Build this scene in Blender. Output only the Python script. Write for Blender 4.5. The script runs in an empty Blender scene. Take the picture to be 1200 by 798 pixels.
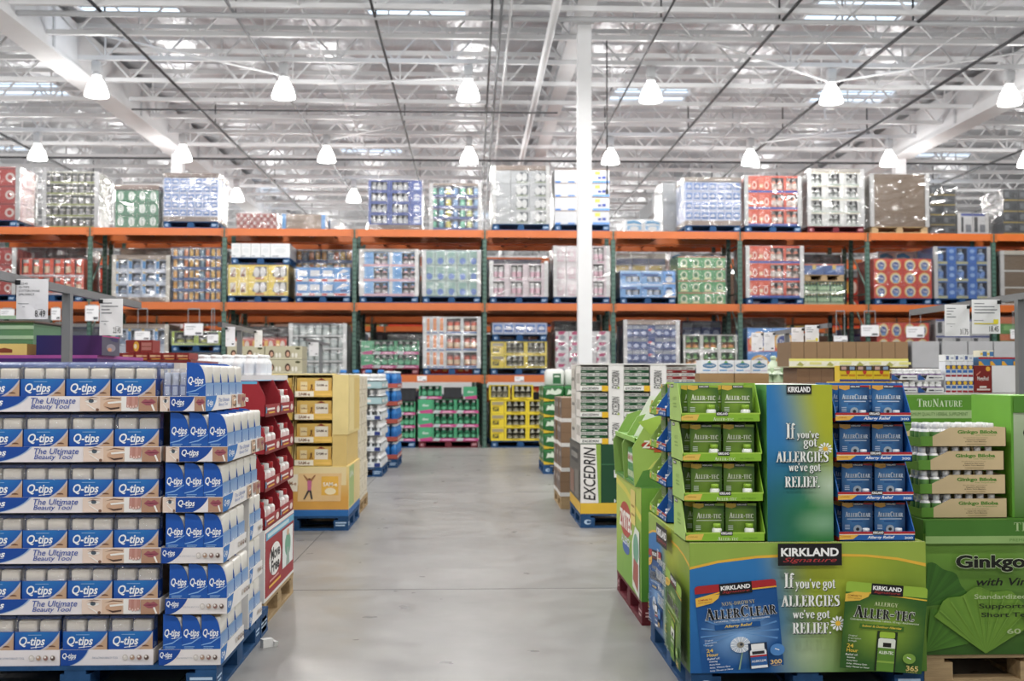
import bpy, math, random
from mathutils import Vector, Matrix
random.seed(7)
SC = bpy.context.scene
COL = SC.collection
PI = math.pi

# ------------------------------------------------------------------ camera, light, exposure
FPX = 1305.0                                   # focal length in pixels of the 1200 px wide frame
H_EYE = 1.5
YAW, PITCH = math.radians(2.06), math.radians(1.89)
cam_d = bpy.data.cameras.new('camera')
cam_d.sensor_width = 36.0
cam_d.lens = FPX / 1200.0 * 36.0
cam_d.clip_end = 300
cam_d.dof.use_dof = True
cam_d.dof.focus_distance = 5.6
cam_d.dof.aperture_fstop = 3.2
cam = bpy.data.objects.new('camera', cam_d)
COL.objects.link(cam)
cam.location = (0, 0, H_EYE)
cam.rotation_euler = (PI / 2 + PITCH, 0, -YAW)
SC.camera = cam
CAM_R = cam.rotation_euler.to_matrix()

def ray(px, py):
    d = CAM_R @ Vector(((px - 600.0) / FPX, -(py - 399.0) / FPX, -1.0))
    return d
def at(px, py, Y):
    """the world point on the plane of depth Y seen at a pixel"""
    d = ray(px, py); t = Y / d.y
    return Vector((d.x * t, Y, H_EYE + d.z * t))
def X_at(px, Y, py=442): return at(px, py, Y).x
def Z_at(py, Y, px=553): return at(px, py, Y).z

world = bpy.data.worlds.new('world'); SC.world = world
world.use_nodes = True
world.node_tree.nodes['Background'].inputs[0].default_value = (0.85, 0.92, 1.0, 1)
world.node_tree.nodes['Background'].inputs[1].default_value = 0.6
SC.view_settings.view_transform = 'Standard'
SC.view_settings.look = 'None'
SC.view_settings.gamma = 1.0
SC.view_settings.use_curve_mapping = False
SC.view_settings.exposure = 0.24
LAMP_W = 185.0
UP_W = 85.0
BELL_EMIT = 6.0
SKY_EMIT = 1.6
SC.cycles.use_denoising = True
SC.cycles.max_bounces = 7
SC.cycles.diffuse_bounces = 4
SC.cycles.glossy_bounces = 3
SC.cycles.transmission_bounces = 4
SC.cycles.transparent_max_bounces = 12
SC.cycles.sample_clamp_indirect = 6.0
SC.cycles.caustics_reflective = False
SC.cycles.caustics_refractive = False

# ------------------------------------------------------------------ colour and materials
def lin(c):
    c = c / 255.0
    return c / 12.92 if c <= 0.04045 else ((c + 0.055) / 1.055) ** 2.4
_cc = {}
def K(h):
    """'#rrggbb' -> linear rgba"""
    if not isinstance(h, str): return h
    if h not in _cc:
        s = h.lstrip('#'); _cc[h] = tuple(lin(int(s[i:i + 2], 16)) for i in (0, 2, 4)) + (1.0,)
    return _cc[h]
def mixc(a, b, t):
    a, b = K(a), K(b); t = max(0.0, min(1.0, t))
    return tuple(a[i] * (1 - t) + b[i] * t for i in range(3)) + (1.0,)

MATS = {}
def new_mat(key, name):
    m = bpy.data.materials.new(name); m.use_nodes = True
    MATS[key] = m
    nt = m.node_tree; nt.nodes.clear()
    out = nt.nodes.new('ShaderNodeOutputMaterial')
    return m, nt, out
def col_mat(key, name, rough, metal=0.0, noise=0.0, scale=6.0, spec=0.4, coat=0.0, bump=0.0, bscale=40.0, stretch=(1, 1, 1)):
    m, nt, out = new_mat(key, name)
    b = nt.nodes.new('ShaderNodeBsdfPrincipled')
    at_ = nt.nodes.new('ShaderNodeAttribute'); at_.attribute_name = 'Col'
    b.inputs['Roughness'].default_value = rough
    b.inputs['Metallic'].default_value = metal
    b.inputs['Specular IOR Level'].default_value = spec
    b.inputs['Coat Weight'].default_value = coat
    tc = nt.nodes.new('ShaderNodeTexCoord')
    mp = nt.nodes.new('ShaderNodeMapping'); mp.inputs['Scale'].default_value = stretch
    nt.links.new(tc.outputs['Object'], mp.inputs['Vector'])
    if noise:
        n = nt.nodes.new('ShaderNodeTexNoise'); n.inputs['Scale'].default_value = scale; n.inputs['Detail'].default_value = 3
        nt.links.new(mp.outputs['Vector'], n.inputs['Vector'])
        r = nt.nodes.new('ShaderNodeMapRange')
        r.inputs[1].default_value = 0.3; r.inputs[2].default_value = 0.7
        r.inputs[3].default_value = 1 - noise; r.inputs[4].default_value = 1 + noise * 0.4
        nt.links.new(n.outputs['Fac'], r.inputs[0])
        mx = nt.nodes.new('ShaderNodeVectorMath'); mx.operation = 'SCALE'
        nt.links.new(at_.outputs['Color'], mx.inputs[0]); nt.links.new(r.outputs[0], mx.inputs['Scale'])
        nt.links.new(mx.outputs[0], b.inputs['Base Color'])
    else:
        nt.links.new(at_.outputs['Color'], b.inputs['Base Color'])
    if bump:
        n2 = nt.nodes.new('ShaderNodeTexNoise'); n2.inputs['Scale'].default_value = bscale; n2.inputs['Detail'].default_value = 3
        nt.links.new(mp.outputs['Vector'], n2.inputs['Vector'])
        bp = nt.nodes.new('ShaderNodeBump'); bp.inputs['Strength'].default_value = bump; bp.inputs['Distance'].default_value = 0.01
        nt.links.new(n2.outputs['Fac'], bp.inputs['Height']); nt.links.new(bp.outputs[0], b.inputs['Normal'])
    nt.links.new(b.outputs[0], out.inputs[0])
    return m
col_mat('card', 'printed_card', 0.5, noise=0.05, scale=9, spec=0.35)
col_mat('gloss', 'glossy_print', 0.28, spec=0.45, noise=0.03, scale=8)
col_mat('plastic', 'moulded_plastic', 0.3, spec=0.5, noise=0.02)
col_mat('metal', 'painted_steel', 0.38, spec=0.5, noise=0.08, scale=3)
col_mat('dark', 'matt_dark', 0.7, noise=0.1, spec=0.2)
col_mat('wood', 'rough_pallet_wood', 0.75, noise=0.32, scale=14, spec=0.2, stretch=(0.25, 1.6, 1.6), bump=0.25)
col_mat('paint', 'worn_pallet_paint', 0.6, noise=0.28, scale=11, spec=0.25, bump=0.15)
col_mat('steel', 'white_painted_roof_steel', 0.45, noise=0.05, scale=2)

def film_mat(key, name, body, tint, bscale, bstr, stretch, rough=0.12, gl=1.0, det=4.0):
    m, nt, out = new_mat(key, name)
    tr = nt.nodes.new('ShaderNodeBsdfTransparent')
    df = nt.nodes.new('ShaderNodeBsdfDiffuse'); df.inputs[0].default_value = tint
    gs = nt.nodes.new('ShaderNodeBsdfGlossy'); gs.inputs['Roughness'].default_value = rough
    lw = nt.nodes.new('ShaderNodeLayerWeight'); lw.inputs[0].default_value = 0.3
    tc = nt.nodes.new('ShaderNodeTexCoord'); mp = nt.nodes.new('ShaderNodeMapping'); mp.inputs['Scale'].default_value = stretch
    n = nt.nodes.new('ShaderNodeTexNoise'); n.inputs['Scale'].default_value = bscale; n.inputs['Detail'].default_value = det; n.inputs['Distortion'].default_value = 0.6
    bp = nt.nodes.new('ShaderNodeBump'); bp.inputs['Strength'].default_value = bstr; bp.inputs['Distance'].default_value = 0.1
    oi = nt.nodes.new('ShaderNodeObjectInfo'); sc_ = nt.nodes.new('ShaderNodeMath'); sc_.operation = 'MULTIPLY'; sc_.inputs[1].default_value = 40.0
    nt.links.new(oi.outputs['Random'], sc_.inputs[0]); nt.links.new(sc_.outputs[0], mp.inputs['Location'])
    nt.links.new(tc.outputs['Object'], mp.inputs[0]); nt.links.new(mp.outputs[0], n.inputs[0])
    nt.links.new(n.outputs['Fac'], bp.inputs['Height']); nt.links.new(bp.outputs[0], gs.inputs['Normal']); nt.links.new(bp.outputs[0], lw.inputs['Normal'])
    m1 = nt.nodes.new('ShaderNodeMixShader'); m1.inputs[0].default_value = body
    nt.links.new(tr.outputs[0], m1.inputs[1]); nt.links.new(df.outputs[0], m1.inputs[2])
    mr = nt.nodes.new('ShaderNodeMapRange'); mr.inputs[1].default_value = 0; mr.inputs[2].default_value = 1
    mr.inputs[3].default_value = 0.1 * gl; mr.inputs[4].default_value = 0.45 * gl
    nt.links.new(lw.outputs['Fresnel'], mr.inputs[0])
    m2 = nt.nodes.new('ShaderNodeMixShader')
    nt.links.new(mr.outputs[0], m2.inputs[0]); nt.links.new(m1.outputs[0], m2.inputs[1]); nt.links.new(gs.outputs[0], m2.inputs[2])
    nt.links.new(m2.outputs[0], out.inputs[0])
    return m
film_mat('film', 'stretch_film', 0.035, (0.9, 0.92, 0.95, 1), 1.7, 1.0, (1, 1, 2.4), rough=0.11, gl=1.1, det=2.2)
film_mat('wrap', 'thin_clear_wrap', 0.05, (0.95, 0.96, 1, 1), 30, 0.5, (1, 1, 1), gl=0.8)

def emit_mat(key, name, color, strength):
    m, nt, out = new_mat(key, name)
    e = nt.nodes.new('ShaderNodeEmission'); e.inputs[0].default_value = color; e.inputs[1].default_value = strength
    nt.links.new(e.outputs[0], out.inputs[0]); return m
emit_mat('bell', 'glowing_acrylic_bell', (1, 0.985, 0.95, 1), BELL_EMIT)
emit_mat('sky', 'daylight_through_skylight', (0.72, 0.85, 1, 1), SKY_EMIT)

# ------------------------------------------------------------------ mesh builder
class MB:
    def __init__(s):
        s.v = []; s.f = []; s.c = []; s.m = []; s.sm = []
    def add(s, verts, faces, col, mat='card', smooth=False):
        b = len(s.v); s.v.extend(tuple(p) for p in verts)
        for k, f in enumerate(faces):
            s.f.append(tuple(b + i for i in f)); s.m.append(mat); s.sm.append(smooth)
            s.c.append(K(col))
    def addv(s, verts, faces, vcols, mat='card'):
        b = len(s.v); s.v.extend(tuple(p) for p in verts)
        for f in faces:
            s.f.append(tuple(b + i for i in f)); s.m.append(mat); s.sm.append(False)
            s.c.append([vcols[i] for i in f])
    def box(s, x0, x1, y0, y1, z0, z1, col, mat='card', cols=None):
        """cols: dict face -> colour for '-x','+x','-y','+y','-z','+z'"""
        v = [(x0, y0, z0), (x1, y0, z0), (x1, y1, z0), (x0, y1, z0), (x0, y0, z1), (x1, y0, z1), (x1, y1, z1), (x0, y1, z1)]
        F = {'-z': (0, 3, 2, 1), '+z': (4, 5, 6, 7), '-y': (0, 1, 5, 4), '+y': (2, 3, 7, 6), '-x': (3, 0, 4, 7), '+x': (1, 2, 6, 5)}
        b = len(s.v); s.v.extend(v)
        for k, f in F.items():
            s.f.append(tuple(b + i for i in f)); s.m.append(mat); s.sm.append(False)
            s.c.append(K(cols[k]) if cols and k in cols else K(col))
    def rbox(s, x0, x1, y0, y1, z0, z1, r, col, mat='card', n=3):
        """box with vertical edges and top edge rounded"""
        pts = []
        for cx, cy, a0 in ((x1 - r, y1 - r, 0), (x0 + r, y1 - r, PI / 2), (x0 + r, y0 + r, PI), (x1 - r, y0 + r, 1.5 * PI)):
            for k in range(n + 1):
                a = a0 + k / n * PI / 2
                pts.append((cx, cy, math.cos(a), math.sin(a)))
        rings = [(z0 + r * 0.3, 1.0)] if False else []
        rings = [(z0, 0.75), (z0 + r * 0.3, 1.0), (z1 - r, 1.0), (z1 - r * 0.35, 0.75), (z1, 0.3)]
        N = len(pts); vs = []
        for z, q in rings:
            for cx, cy, dx, dy in pts: vs.append((cx + dx * r * q, cy + dy * r * q, z))
        fs = []
        for j in range(len(rings) - 1):
            for i in range(N):
                i2 = (i + 1) % N
                fs.append((j * N + i, j * N + i2, (j + 1) * N + i2, (j + 1) * N + i))
        fs.append(tuple(reversed(range(N)))); fs.append(tuple((len(rings) - 1) * N + i for i in range(N)))
        s.add(vs, fs, col, mat, True)
    def prism(s, pts, axis, a0, a1, col, mat='card', capcol=None):
        """extrude a 2-D outline (counter-clockwise) along axis 'x','y' or 'z'"""
        def P3(p, a):
            return {'x': (a, p[0], p[1]), 'y': (p[0], a, p[1]), 'z': (p[0], p[1], a)}[axis]
        n = len(pts)
        vs = [P3(p, a0) for p in pts] + [P3(p, a1) for p in pts]
        fs = [tuple(range(n)), tuple(n + i for i in reversed(range(n)))]
        fs += [(i, n + i, n + (i + 1) % n, (i + 1) % n) for i in range(n)]
        if axis != 'y': fs = [tuple(reversed(f)) for f in fs]
        s.add(vs, fs, col, mat)
    def lathe(s, prof, x, y, z, col, mat='plastic', n=10, cols=None, sx=1.0, sy=1.0):
        """prof: list of (r, z); cols: list of colours per band"""
        vs = []
        for r, h in prof:
            for i in range(n):
                a = 2 * PI * i / n + PI / n
                vs.append((x + r * math.cos(a) * sx, y + r * math.sin(a) * sy, z + h))
        b = len(s.v); s.v.extend(vs)
        for j in range(len(prof) - 1):
            c = K(cols[j]) if cols else K(col)
            for i in range(n):
                i2 = (i + 1) % n
                s.f.append((b + j * n + i, b + j * n + i2, b + (j + 1) * n + i2, b + (j + 1) * n + i)); s.m.append(mat); s.sm.append(True); s.c.append(c)
        for j, rev in ((0, True), (len(prof) - 1, False)):
            if prof[j][0] > 1e-5:
                f = [b + j * n + i for i in range(n)]
                s.f.append(tuple(reversed(f) if rev else f)); s.m.append(mat); s.sm.append(False)
                s.c.append(K(cols[0 if rev else -1]) if cols else K(col))
    def tube(s, p0, p1, r, col, mat='metal', n=6):
        p0, p1 = Vector(p0), Vector(p1); d = (p1 - p0).normalized()
        u = d.cross(Vector((0, 0, 1)) if abs(d.z) < 0.9 else Vector((1, 0, 0))).normalized(); w = d.cross(u)
        vs = []
        for p in (p0, p1):
            for i in range(n):
                a = 2 * PI * i / n + PI / n
                vs.append(p + u * (r * math.cos(a)) + w * (r * math.sin(a)))
        fs = [(i, (i + 1) % n, n + (i + 1) % n, n + i) for i in range(n)]
        fs += [tuple(reversed(range(n))), tuple(range(n, 2 * n))]
        s.add(vs, fs, col, mat, n > 5)
    def path(s, pts, r, col, mat='metal', n=6):
        for a, b in zip(pts, pts[1:]): s.tube(a, b, r, col, mat, n)
    def mesh(s, name):
        me = bpy.data.meshes.new(name)
        me.from_pydata(s.v, [], s.f)
        keys = []
        for k in s.m:
            if k not in keys: keys.append(k)
        for k in keys: me.materials.append(MATS[k])
        idx = {k: i for i, k in enumerate(keys)}
        me.polygons.foreach_set('material_index', [idx[k] for k in s.m])
        me.polygons.foreach_set('use_smooth', s.sm)
        ca = me.color_attributes.new('Col', 'FLOAT_COLOR', 'CORNER')
        buf = []
        for f, c in zip(s.f, s.c):
            if isinstance(c, list):
                for q in c: buf.extend(q)
            else:
                buf.extend(c * len(f))
        ca.data.foreach_set('color', buf)
        me.update()
        return me
    def build(s, name, parent=None, loc=(0, 0, 0), rz=0.0):
        return obj(name, s.mesh(name), parent, loc, rz)

def obj(name, me, parent=None, loc=(0, 0, 0), rz=0.0):
    o = bpy.data.objects.new(name, me); COL.objects.link(o)
    o.location = loc
    if rz: o.rotation_euler = (0, 0, rz)
    if parent is not None: o.parent = parent
    return o
def tag(o, label=None, cat=None, group=None, kind=None):
    if label: o['label'] = label
    if cat: o['category'] = cat
    if group: o['group'] = group
    if kind: o['kind'] = kind
    return o
def thing(name, label, cat, loc=(0, 0, 0), rz=0.0, group=None):
    o = obj(name, None, None, loc, rz)
    o.empty_display_size = 0.1
    return tag(o, label, cat, group)
def dup(o, loc=None, rz=None, label=None, group=None):
    """copy a thing with its parts and their sub-parts"""
    def cp(q, par):
        c = q.copy(); COL.objects.link(c)
        if par is not None: c.parent = par
        for ch in KIDS.get(q.name, ()): 
            d = cp(ch, c); KIDS.setdefault(c.name, []).append(d)
        return c
    r = cp(o, None)
    if loc is not None: r.location = loc
    if rz is not None: r.rotation_euler = (0, 0, rz)
    if label: r['label'] = label
    if group: r['group'] = group
    return r
KIDS = {}
def part(name, me, parent, loc=(0, 0, 0), rz=0.0, label=None):
    o = obj(name, me.mesh(name) if isinstance(me, MB) else me, parent, loc, rz)
    KIDS.setdefault(parent.name, []).append(o)
    if label: o['label'] = label
    return o
NTH = ['zeroth', 'first', 'second', 'third', 'fourth', 'fifth', 'sixth', 'seventh', 'eighth', 'ninth', 'tenth', 'eleventh', 'twelfth', 'thirteenth', 'fourteenth']
TIER6 = ['topmost', 'second from top', 'third from top', 'fourth from top', 'second lowest', 'lowest']
TIER4 = ['topmost', 'second highest', 'second lowest', 'lowest']

# ------------------------------------------------------------------ lettering
_tc = {}
def sans(s, bold=0.0, shear=0.0):
    key = (s, bold, shear)
    if key not in _tc:
        cu = bpy.data.curves.new('t', 'FONT'); cu.body = s; cu.size = 1.0
        cu.offset = bold; cu.resolution_u = 3; cu.fill_mode = 'FRONT'
        o = bpy.data.objects.new('t', cu)
        me = bpy.data.meshes.new_from_object(o)
        vs = [(v.co.x + shear * v.co.y, v.co.y) for v in me.vertices]; fs = [tuple(p.vertices) for p in me.polygons]
        bpy.data.objects.remove(o); bpy.data.meshes.remove(me); bpy.data.curves.remove(cu)
        _tc[key] = norm(vs, fs)
    return _tc[key]
def norm(vs, fs):
    x0 = min(p[0] for p in vs); y0 = min(p[1] for p in vs)
    x1 = max(p[0] for p in vs); y1 = max(p[1] for p in vs)
    return [(x - x0, y - y0) for x, y in vs], fs, x1 - x0, y1 - y0

# a small roman (serifed) alphabet drawn from strokes; cap height 1
TH, TN, SV, OV = 0.17, 0.06, 0.05, 0.085
class G:
    def __init__(s, w): s.p = []; s.w = w
    def q(s, *pts): s.p.append(list(pts)); return s
    def bar(s, x0, x1, y0, y1): return s.q((x0, y0), (x1, y0), (x1, y1), (x0, y1))
    def stem(s, x, y0=0, y1=1, w=TH, b=True, t=True):
        s.bar(x - w / 2, x + w / 2, y0, y1)
        if b: s.serif(x, y0, w)
        if t: s.serif(x, y1 - SV, w)
        return s
    def serif(s, x, y, w=TH, l=OV, r=OV): return s.bar(x - w / 2 - l, x + w / 2 + r, y, y + SV)
    def diag(s, x0, y0, x1, y1, w): return s.q((x0 - w / 2, y0), (x0 + w / 2, y0), (x1 + w / 2, y1), (x1 - w / 2, y1))
    def ring(s, cx, cy, rx, ry, a0, a1, th=TH, tn=TN, n=18):
        a0, a1 = math.radians(a0), math.radians(a1)
        P = []
        for i in range(n + 1):
            a = a0 + (a1 - a0) * i / n
            c, q = math.cos(a), math.sin(a)
            P.append(((cx + rx * c, cy + ry * q), (cx + (rx - th) * c, cy + (ry - tn) * q)))
        for (o0, i0), (o1, i1) in zip(P, P[1:]): s.q(o0, o1, i1, i0)
        return s
    def stroke(s, pts, ws):
        n = len(pts); L = []
        for i in range(n):
            a = pts[max(0, i - 1)]; b = pts[min(n - 1, i + 1)]
            dx, dy = b[0] - a[0], b[1] - a[1]; l = math.hypot(dx, dy) or 1
            w = ws[i] / 2
            L.append(((pts[i][0] - dy / l * w, pts[i][1] + dx / l * w), (pts[i][0] + dy / l * w, pts[i][1] - dx / l * w)))
        for (a, b), (c, d) in zip(L, L[1:]): s.q(b, d, c, a)
        return s
def _glyphs():
    g = {}
    g['I'] = G(.42).stem(.21)
    g['L'] = G(.66).stem(.2).bar(.12, .6, 0, TN).q((.56, 0), (.62, 0), (.62, .28), (.58, .28))
    e = G(.68).stem(.2).bar(.12, .6, 0, TN).q((.56, 0), (.62, 0), (.63, .27), (.59, .27)).bar(.12, .58, 1 - TN, 1).q((.54, .75), (.58, .75), (.59, 1), (.54, 1)).bar(.2, .45, .49, .49 + TN).bar(.43, .48, .4, .64); g['E'] = e
    g['F'] = G(.62).stem(.2).bar(.12, .58, 1 - TN, 1).q((.54, .73), (.58, .73), (.59, 1), (.54, 1)).bar(.2, .45, .48, .48 + TN).bar(.43, .48, .38, .64)
    g['T'] = G(.72).stem(.36, t=False).bar(.05, .67, 1 - TN, 1).q((.04, .74), (.08, .74), (.11, 1), (.05, 1)).q((.64, .74), (.68, .74), (.67, 1), (.61, 1))
    g['A'] = G(.8).diag(.13, 0, .4, 1, TN + .02).diag(.66, 0, .4, 1, TH + .02).bar(.22, .56, .33, .33 + TN).serif(.13, 0, .05).serif(.66, 0, .15)
    g['V'] = G(.78).diag(.39, 0, .14, 1, TH + .02).diag(.39, 0, .66, 1, TN + .01).serif(.14, 1 - SV, .12).serif(.66, 1 - SV, .05)
    g['W'] = G(1.1).diag(.34, 0, .12, 1, TH).diag(.34, 0, .56, 1, TN).diag(.76, 0, .54, 1, TH).diag(.76, 0, .98, 1, TN).serif(.12, 1 - SV, .12).serif(.98, 1 - SV, .05)
    g['X'] = G(.8).diag(.64, 0, .16, 1, TH + .03).diag(.14, 0, .64, 1, TN + .01).serif(.14, 0, .05).serif(.65, 0, .12).serif(.15, 1 - SV, .12).serif(.64, 1 - SV, .05)
    g['Y'] = G(.76).stem(.38, 0, .5, t=False).diag(.38, .42, .14, 1, TH).diag(.4, .42, .64, 1, TN).serif(.14, 1 - SV, .12).serif(.64, 1 - SV, .05)
    g['Z'] = G(.7).diag(.13, 0, .55, 1, TH).bar(.06, .62, 0, TN).bar(.08, .62, 1 - TN, 1).bar(.58, .63, 0, .26).bar(.07, .12, .74, 1)
    g['N'] = G(.86).stem(.16, w=TN).stem(.7, w=TN).diag(.66, 0, .18, 1, TH)
    g['U'] = G(.8).stem(.18, .3, b=False).stem(.64, .3, w=TN, b=False).ring(.385, .32, .285, .33, 180, 360, TH * .8, TN)
    g['R'] = G(.78).stem(.19).ring(.36, .74, .28, .26, -90, 90).bar(.19, .37, 1 - TN, 1).bar(.19, .37, .48, .48 + TN).diag(.66, 0, .4, .5, TH).serif(.67, 0, .12, .0)
    g['P'] = G(.7).stem(.19).ring(.36, .73, .28, .27, -90, 90).bar(.19, .37, 1 - TN, 1).bar(.19, .37, .46, .46 + TN)
    g['D'] = G(.82).stem(.19).ring(.36, .5, .4, .5, -90, 90).bar(.12, .37, 1 - TN, 1).bar(.12, .37, 0, TN)
    g['B'] = G(.74).stem(.19).ring(.36, .745, .25, .255, -90, 90).ring(.36, .26, .3, .26, -90, 90).bar(.12, .37, 1 - TN, 1).bar(.12, .37, 0, TN).bar(.19, .37, .47, .47 + TN)
    g['C'] = G(.78).ring(.42, .5, .36, .52, 48, 318).q((.62, .72), (.67, .66), (.7, 1), (.65, 1))
    g['G'] = G(.84).ring(.42, .5, .36, .52, 48, 322).q((.62, .72), (.67, .66), (.7, 1), (.65, 1)).bar(.6, .77 - .04, .05, .42).bar(.5, .8, .4, .4 + SV)
    g['O'] = G(.84).ring(.42, .5, .37, .52, 0, 360, n=28)
    pts = [(.55, .77), (.52, .9), (.4, .96), (.25, .94), (.15, .83), (.17, .68), (.32, .57), (.45, .48), (.54, .36), (.53, .17), (.4, .06), (.25, .05), (.14, .13), (.1, .27)]
    g['S'] = G(.66).stroke(pts, [.05, .06, .06, .09, .14, .17, .2, .2, .17, .14, .09, .06, .06, .05]).bar(.53, .57, .7, 1).bar(.08, .12, 0, .3)
    g['-'] = G(.4).bar(.05, .35, .3, .42)
    g['.'] = G(.26).ring(.13, .07, .08, .08, 0, 360, .08, .08)
    g["'"] = G(.22).ring(.1, .92, .07, .08, 0, 360, .07, .08).diag(.07, .72, .13, .9, .05)
    g[' '] = G(.3)
    x = .68   # lower case
    g['o'] = G(.62).ring(.31, x / 2, .28, x / 2 + .02, 0, 360, .14, .05, 22)
    g['e'] = G(.58).ring(.31, x / 2, .27, x / 2 + .02, 0, 320, .14, .05, 22).bar(.1, .55, x / 2, x / 2 + .05)
    g['v'] = G(.6).diag(.31, 0, .12, x, .15).diag(.31, 0, .49, x, .05).serif(.12, x - SV, .1, .06, .06).serif(.49, x - SV, .04, .06, .06)
    g['w'] = G(.86).diag(.26, 0, .1, x, .14).diag(.26, 0, .43, x, .05).diag(.58, 0, .42, x, .14).diag(.58, 0, .75, x, .05).serif(.1, x - SV, .1, .06, .06).serif(.75, x - SV, .04, .06, .06)
    g['y'] = G(.6).diag(.33, 0, .12, x, .15).diag(.16, -.28, .5, x, .05).serif(.12, x - SV, .1, .06, .06).serif(.5, x - SV, .04, .06, .06).ring(.12, -.24, .08, .07, 0, 360, .08, .07)
    g['u'] = G(.68).bar(.12, .26, .12, x).bar(.04, .26, x - SV, x).bar(.46, .6, 0, x).bar(.38, .6, x - SV, x).bar(.5, .68, 0, SV).ring(.32, .18, .2, .2, 180, 330, .13, .05)
    g['t'] = G(.4).bar(.12, .26, .1, .86).bar(.03, .38, x - SV, x).ring(.28, .14, .16, .16, 180, 330, .13, .05)
    g['f'] = G(.42).bar(.12, .27, 0, .85).bar(.03, .4, x - SV, x).bar(.04, .36, 0, SV).ring(.3, .82, .18, .2, 20, 180, .14, .06)
    g['g'] = G(.62).ring(.28, .43, .25, .26, 0, 360, .13, .05, 20).ring(.29, -.08, .28, .19, 0, 360, .1, .06, 20).diag(.14, .06, .2, .22, .1).bar(.44, .6, .6, .66)
    g['r'] = G(.48).bar(.1, .24, 0, x).bar(.02, .24, x - SV, x).bar(.03, .34, 0, SV).ring(.38, x - .14, .1, .1, 0, 360, .1, .1)
    return g
GL = _glyphs()
def roman(s):
    """upper case letters marked with a following ^ are drawn as small capitals"""
    key = ('roman', s)
    if key not in _tc:
        vs, fs, x, i = [], [], 0.0, 0
        while i < len(s):
            ch = s[i]; sc = 1.0
            if i + 1 < len(s) and s[i + 1] == '^': sc = .78; i += 1
            gl = GL[ch]
            for poly in gl.p:
                b = len(vs); vs.extend((x + px * sc, py * sc) for px, py in poly); fs.append(tuple(range(b, b + len(poly))))
            x += (gl.w + .03) * sc; i += 1
        # make every polygon counter-clockwise
        out = []
        for f in fs:
            A = sum(vs[f[k]][0] * vs[f[(k + 1) % len(f)]][1] - vs[f[(k + 1) % len(f)]][0] * vs[f[k]][1] for k in range(len(f)))
            out.append(f if A > 0 else tuple(reversed(f)))
        _tc[key] = norm(vs, out)
    return _tc[key]
def small(s): return ''.join(c + '^' if c.isalpha() else c for c in s)

# ------------------------------------------------------------------ print on a face
class PR:
    """a printed face: origin o (lower-left seen from outside), u across, v up; coordinates are fractions of w and h"""
    def __init__(s, mb, o, u, v, w, h, e=0.0005, mat='card'):
        s.mb = mb; s.o = Vector(o); s.u = Vector(u).normalized(); s.v = Vector(v).normalized(); s.n = s.u.cross(s.v)
        s.w = w; s.h = h; s.e = e; s.k = 0; s.mat = mat
    def _p(s, x, y): return s.o + s.u * (x * s.w) + s.v * (y * s.h) + s.n * (s.e * s.k)
    def poly(s, pts, col):
        s.k += 1; s.mb.add([s._p(x, y) for x, y in pts], [tuple(range(len(pts)))], col, s.mat)
    def rect(s, x0, y0, x1, y1, col): s.poly([(x0, y0), (x1, y0), (x1, y1), (x0, y1)], col)
    def ell(s, cx, cy, rx, ry, col, n=16, a0=0, a1=360):
        s.poly([(cx + rx * math.cos(math.radians(a0 + (a1 - a0) * i / n)), cy + ry * math.sin(math.radians(a0 + (a1 - a0) * i / n))) for i in range(n + (a1 - a0 < 360))], col)
    def field(s, x0, y0, x1, y1, fn, nx=8, ny=8, clip=None):
        """a patch whose printed colour varies: fn(tx, ty) -> colour"""
        s.k += 1
        vs, cs, fs = [], [], []
        for j in range(ny + 1):
            for i in range(nx + 1):
                tx, ty = i / nx, j / ny
                vs.append(s._p(x0 + (x1 - x0) * tx, y0 + (y1 - y0) * ty)); cs.append(K(fn(tx, ty)))
        for j in range(ny):
            for i in range(nx):
                a = j * (nx + 1) + i
                fs.append((a, a + 1, a + nx + 2, a + nx + 1))
        s.mb.addv(vs, fs, cs, s.mat)
    def text(s, t, x0, y0, x1, y1, col, font='sans', bold=0.0, shear=0.0, rot=0.0, fit=True):
        """fill the box x0..x1, y0..y1; x1 None keeps the natural width; rot turns about the lower-left corner"""
        vs, fs, w, h = roman(t) if font == 'roman' else sans(t, bold, shear)
        H = (y1 - y0) * s.h; sy = H / h
        sx = (x1 - x0) * s.w / w if x1 is not None else sy
        s.k += 1
        c, q = math.cos(rot), math.sin(rot)
        o = s._p(x0, y0)
        pts = []
        for x, y in vs:
            X, Y = x * sx, y * sy
            pts.append(o + s.u * (X * c - Y * q) + s.v * (X * q + Y * c))
        s.mb.add(pts, fs, col, s.mat)
    def ctext(s, t, cx, y0, y1, col, **kw):
        font = kw.get('font', 'sans')
        vs, fs, w, h = roman(t) if font == 'roman' else sans(t, kw.get('bold', 0.0), kw.get('shear', 0.0))
        W = w * (y1 - y0) * s.h / h / s.w * kw.pop('sq', 1.0)
        s.text(t, cx - W / 2, y0, cx + W / 2, y1, col, **kw)
    def turned(s, x, y, w, h, ang):
        """a sub-print: a w by h (fractions) patch turned by ang about its lower-left corner"""
        c, q = math.cos(ang), math.sin(ang)
        r = PR(s.mb, s._p(x, y), s.u * c + s.v * q, s.v * c - s.u * q, w * s.w, h * s.h, s.e, s.mat)
        r.k = 1
        return r
def front(mb, x0, x1, y, z0, z1, **k): return PR(mb, (x0, y, z0), (1, 0, 0), (0, 0, 1), x1 - x0, z1 - z0, **k)
def leftside(mb, x, y0, y1, z0, z1, **k): return PR(mb, (x, y1, z0), (0, -1, 0), (0, 0, 1), y1 - y0, z1 - z0, **k)
def rightside(mb, x, y0, y1, z0, z1, **k): return PR(mb, (x, y0, z0), (0, 1, 0), (0, 0, 1), y1 - y0, z1 - z0, **k)
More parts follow.
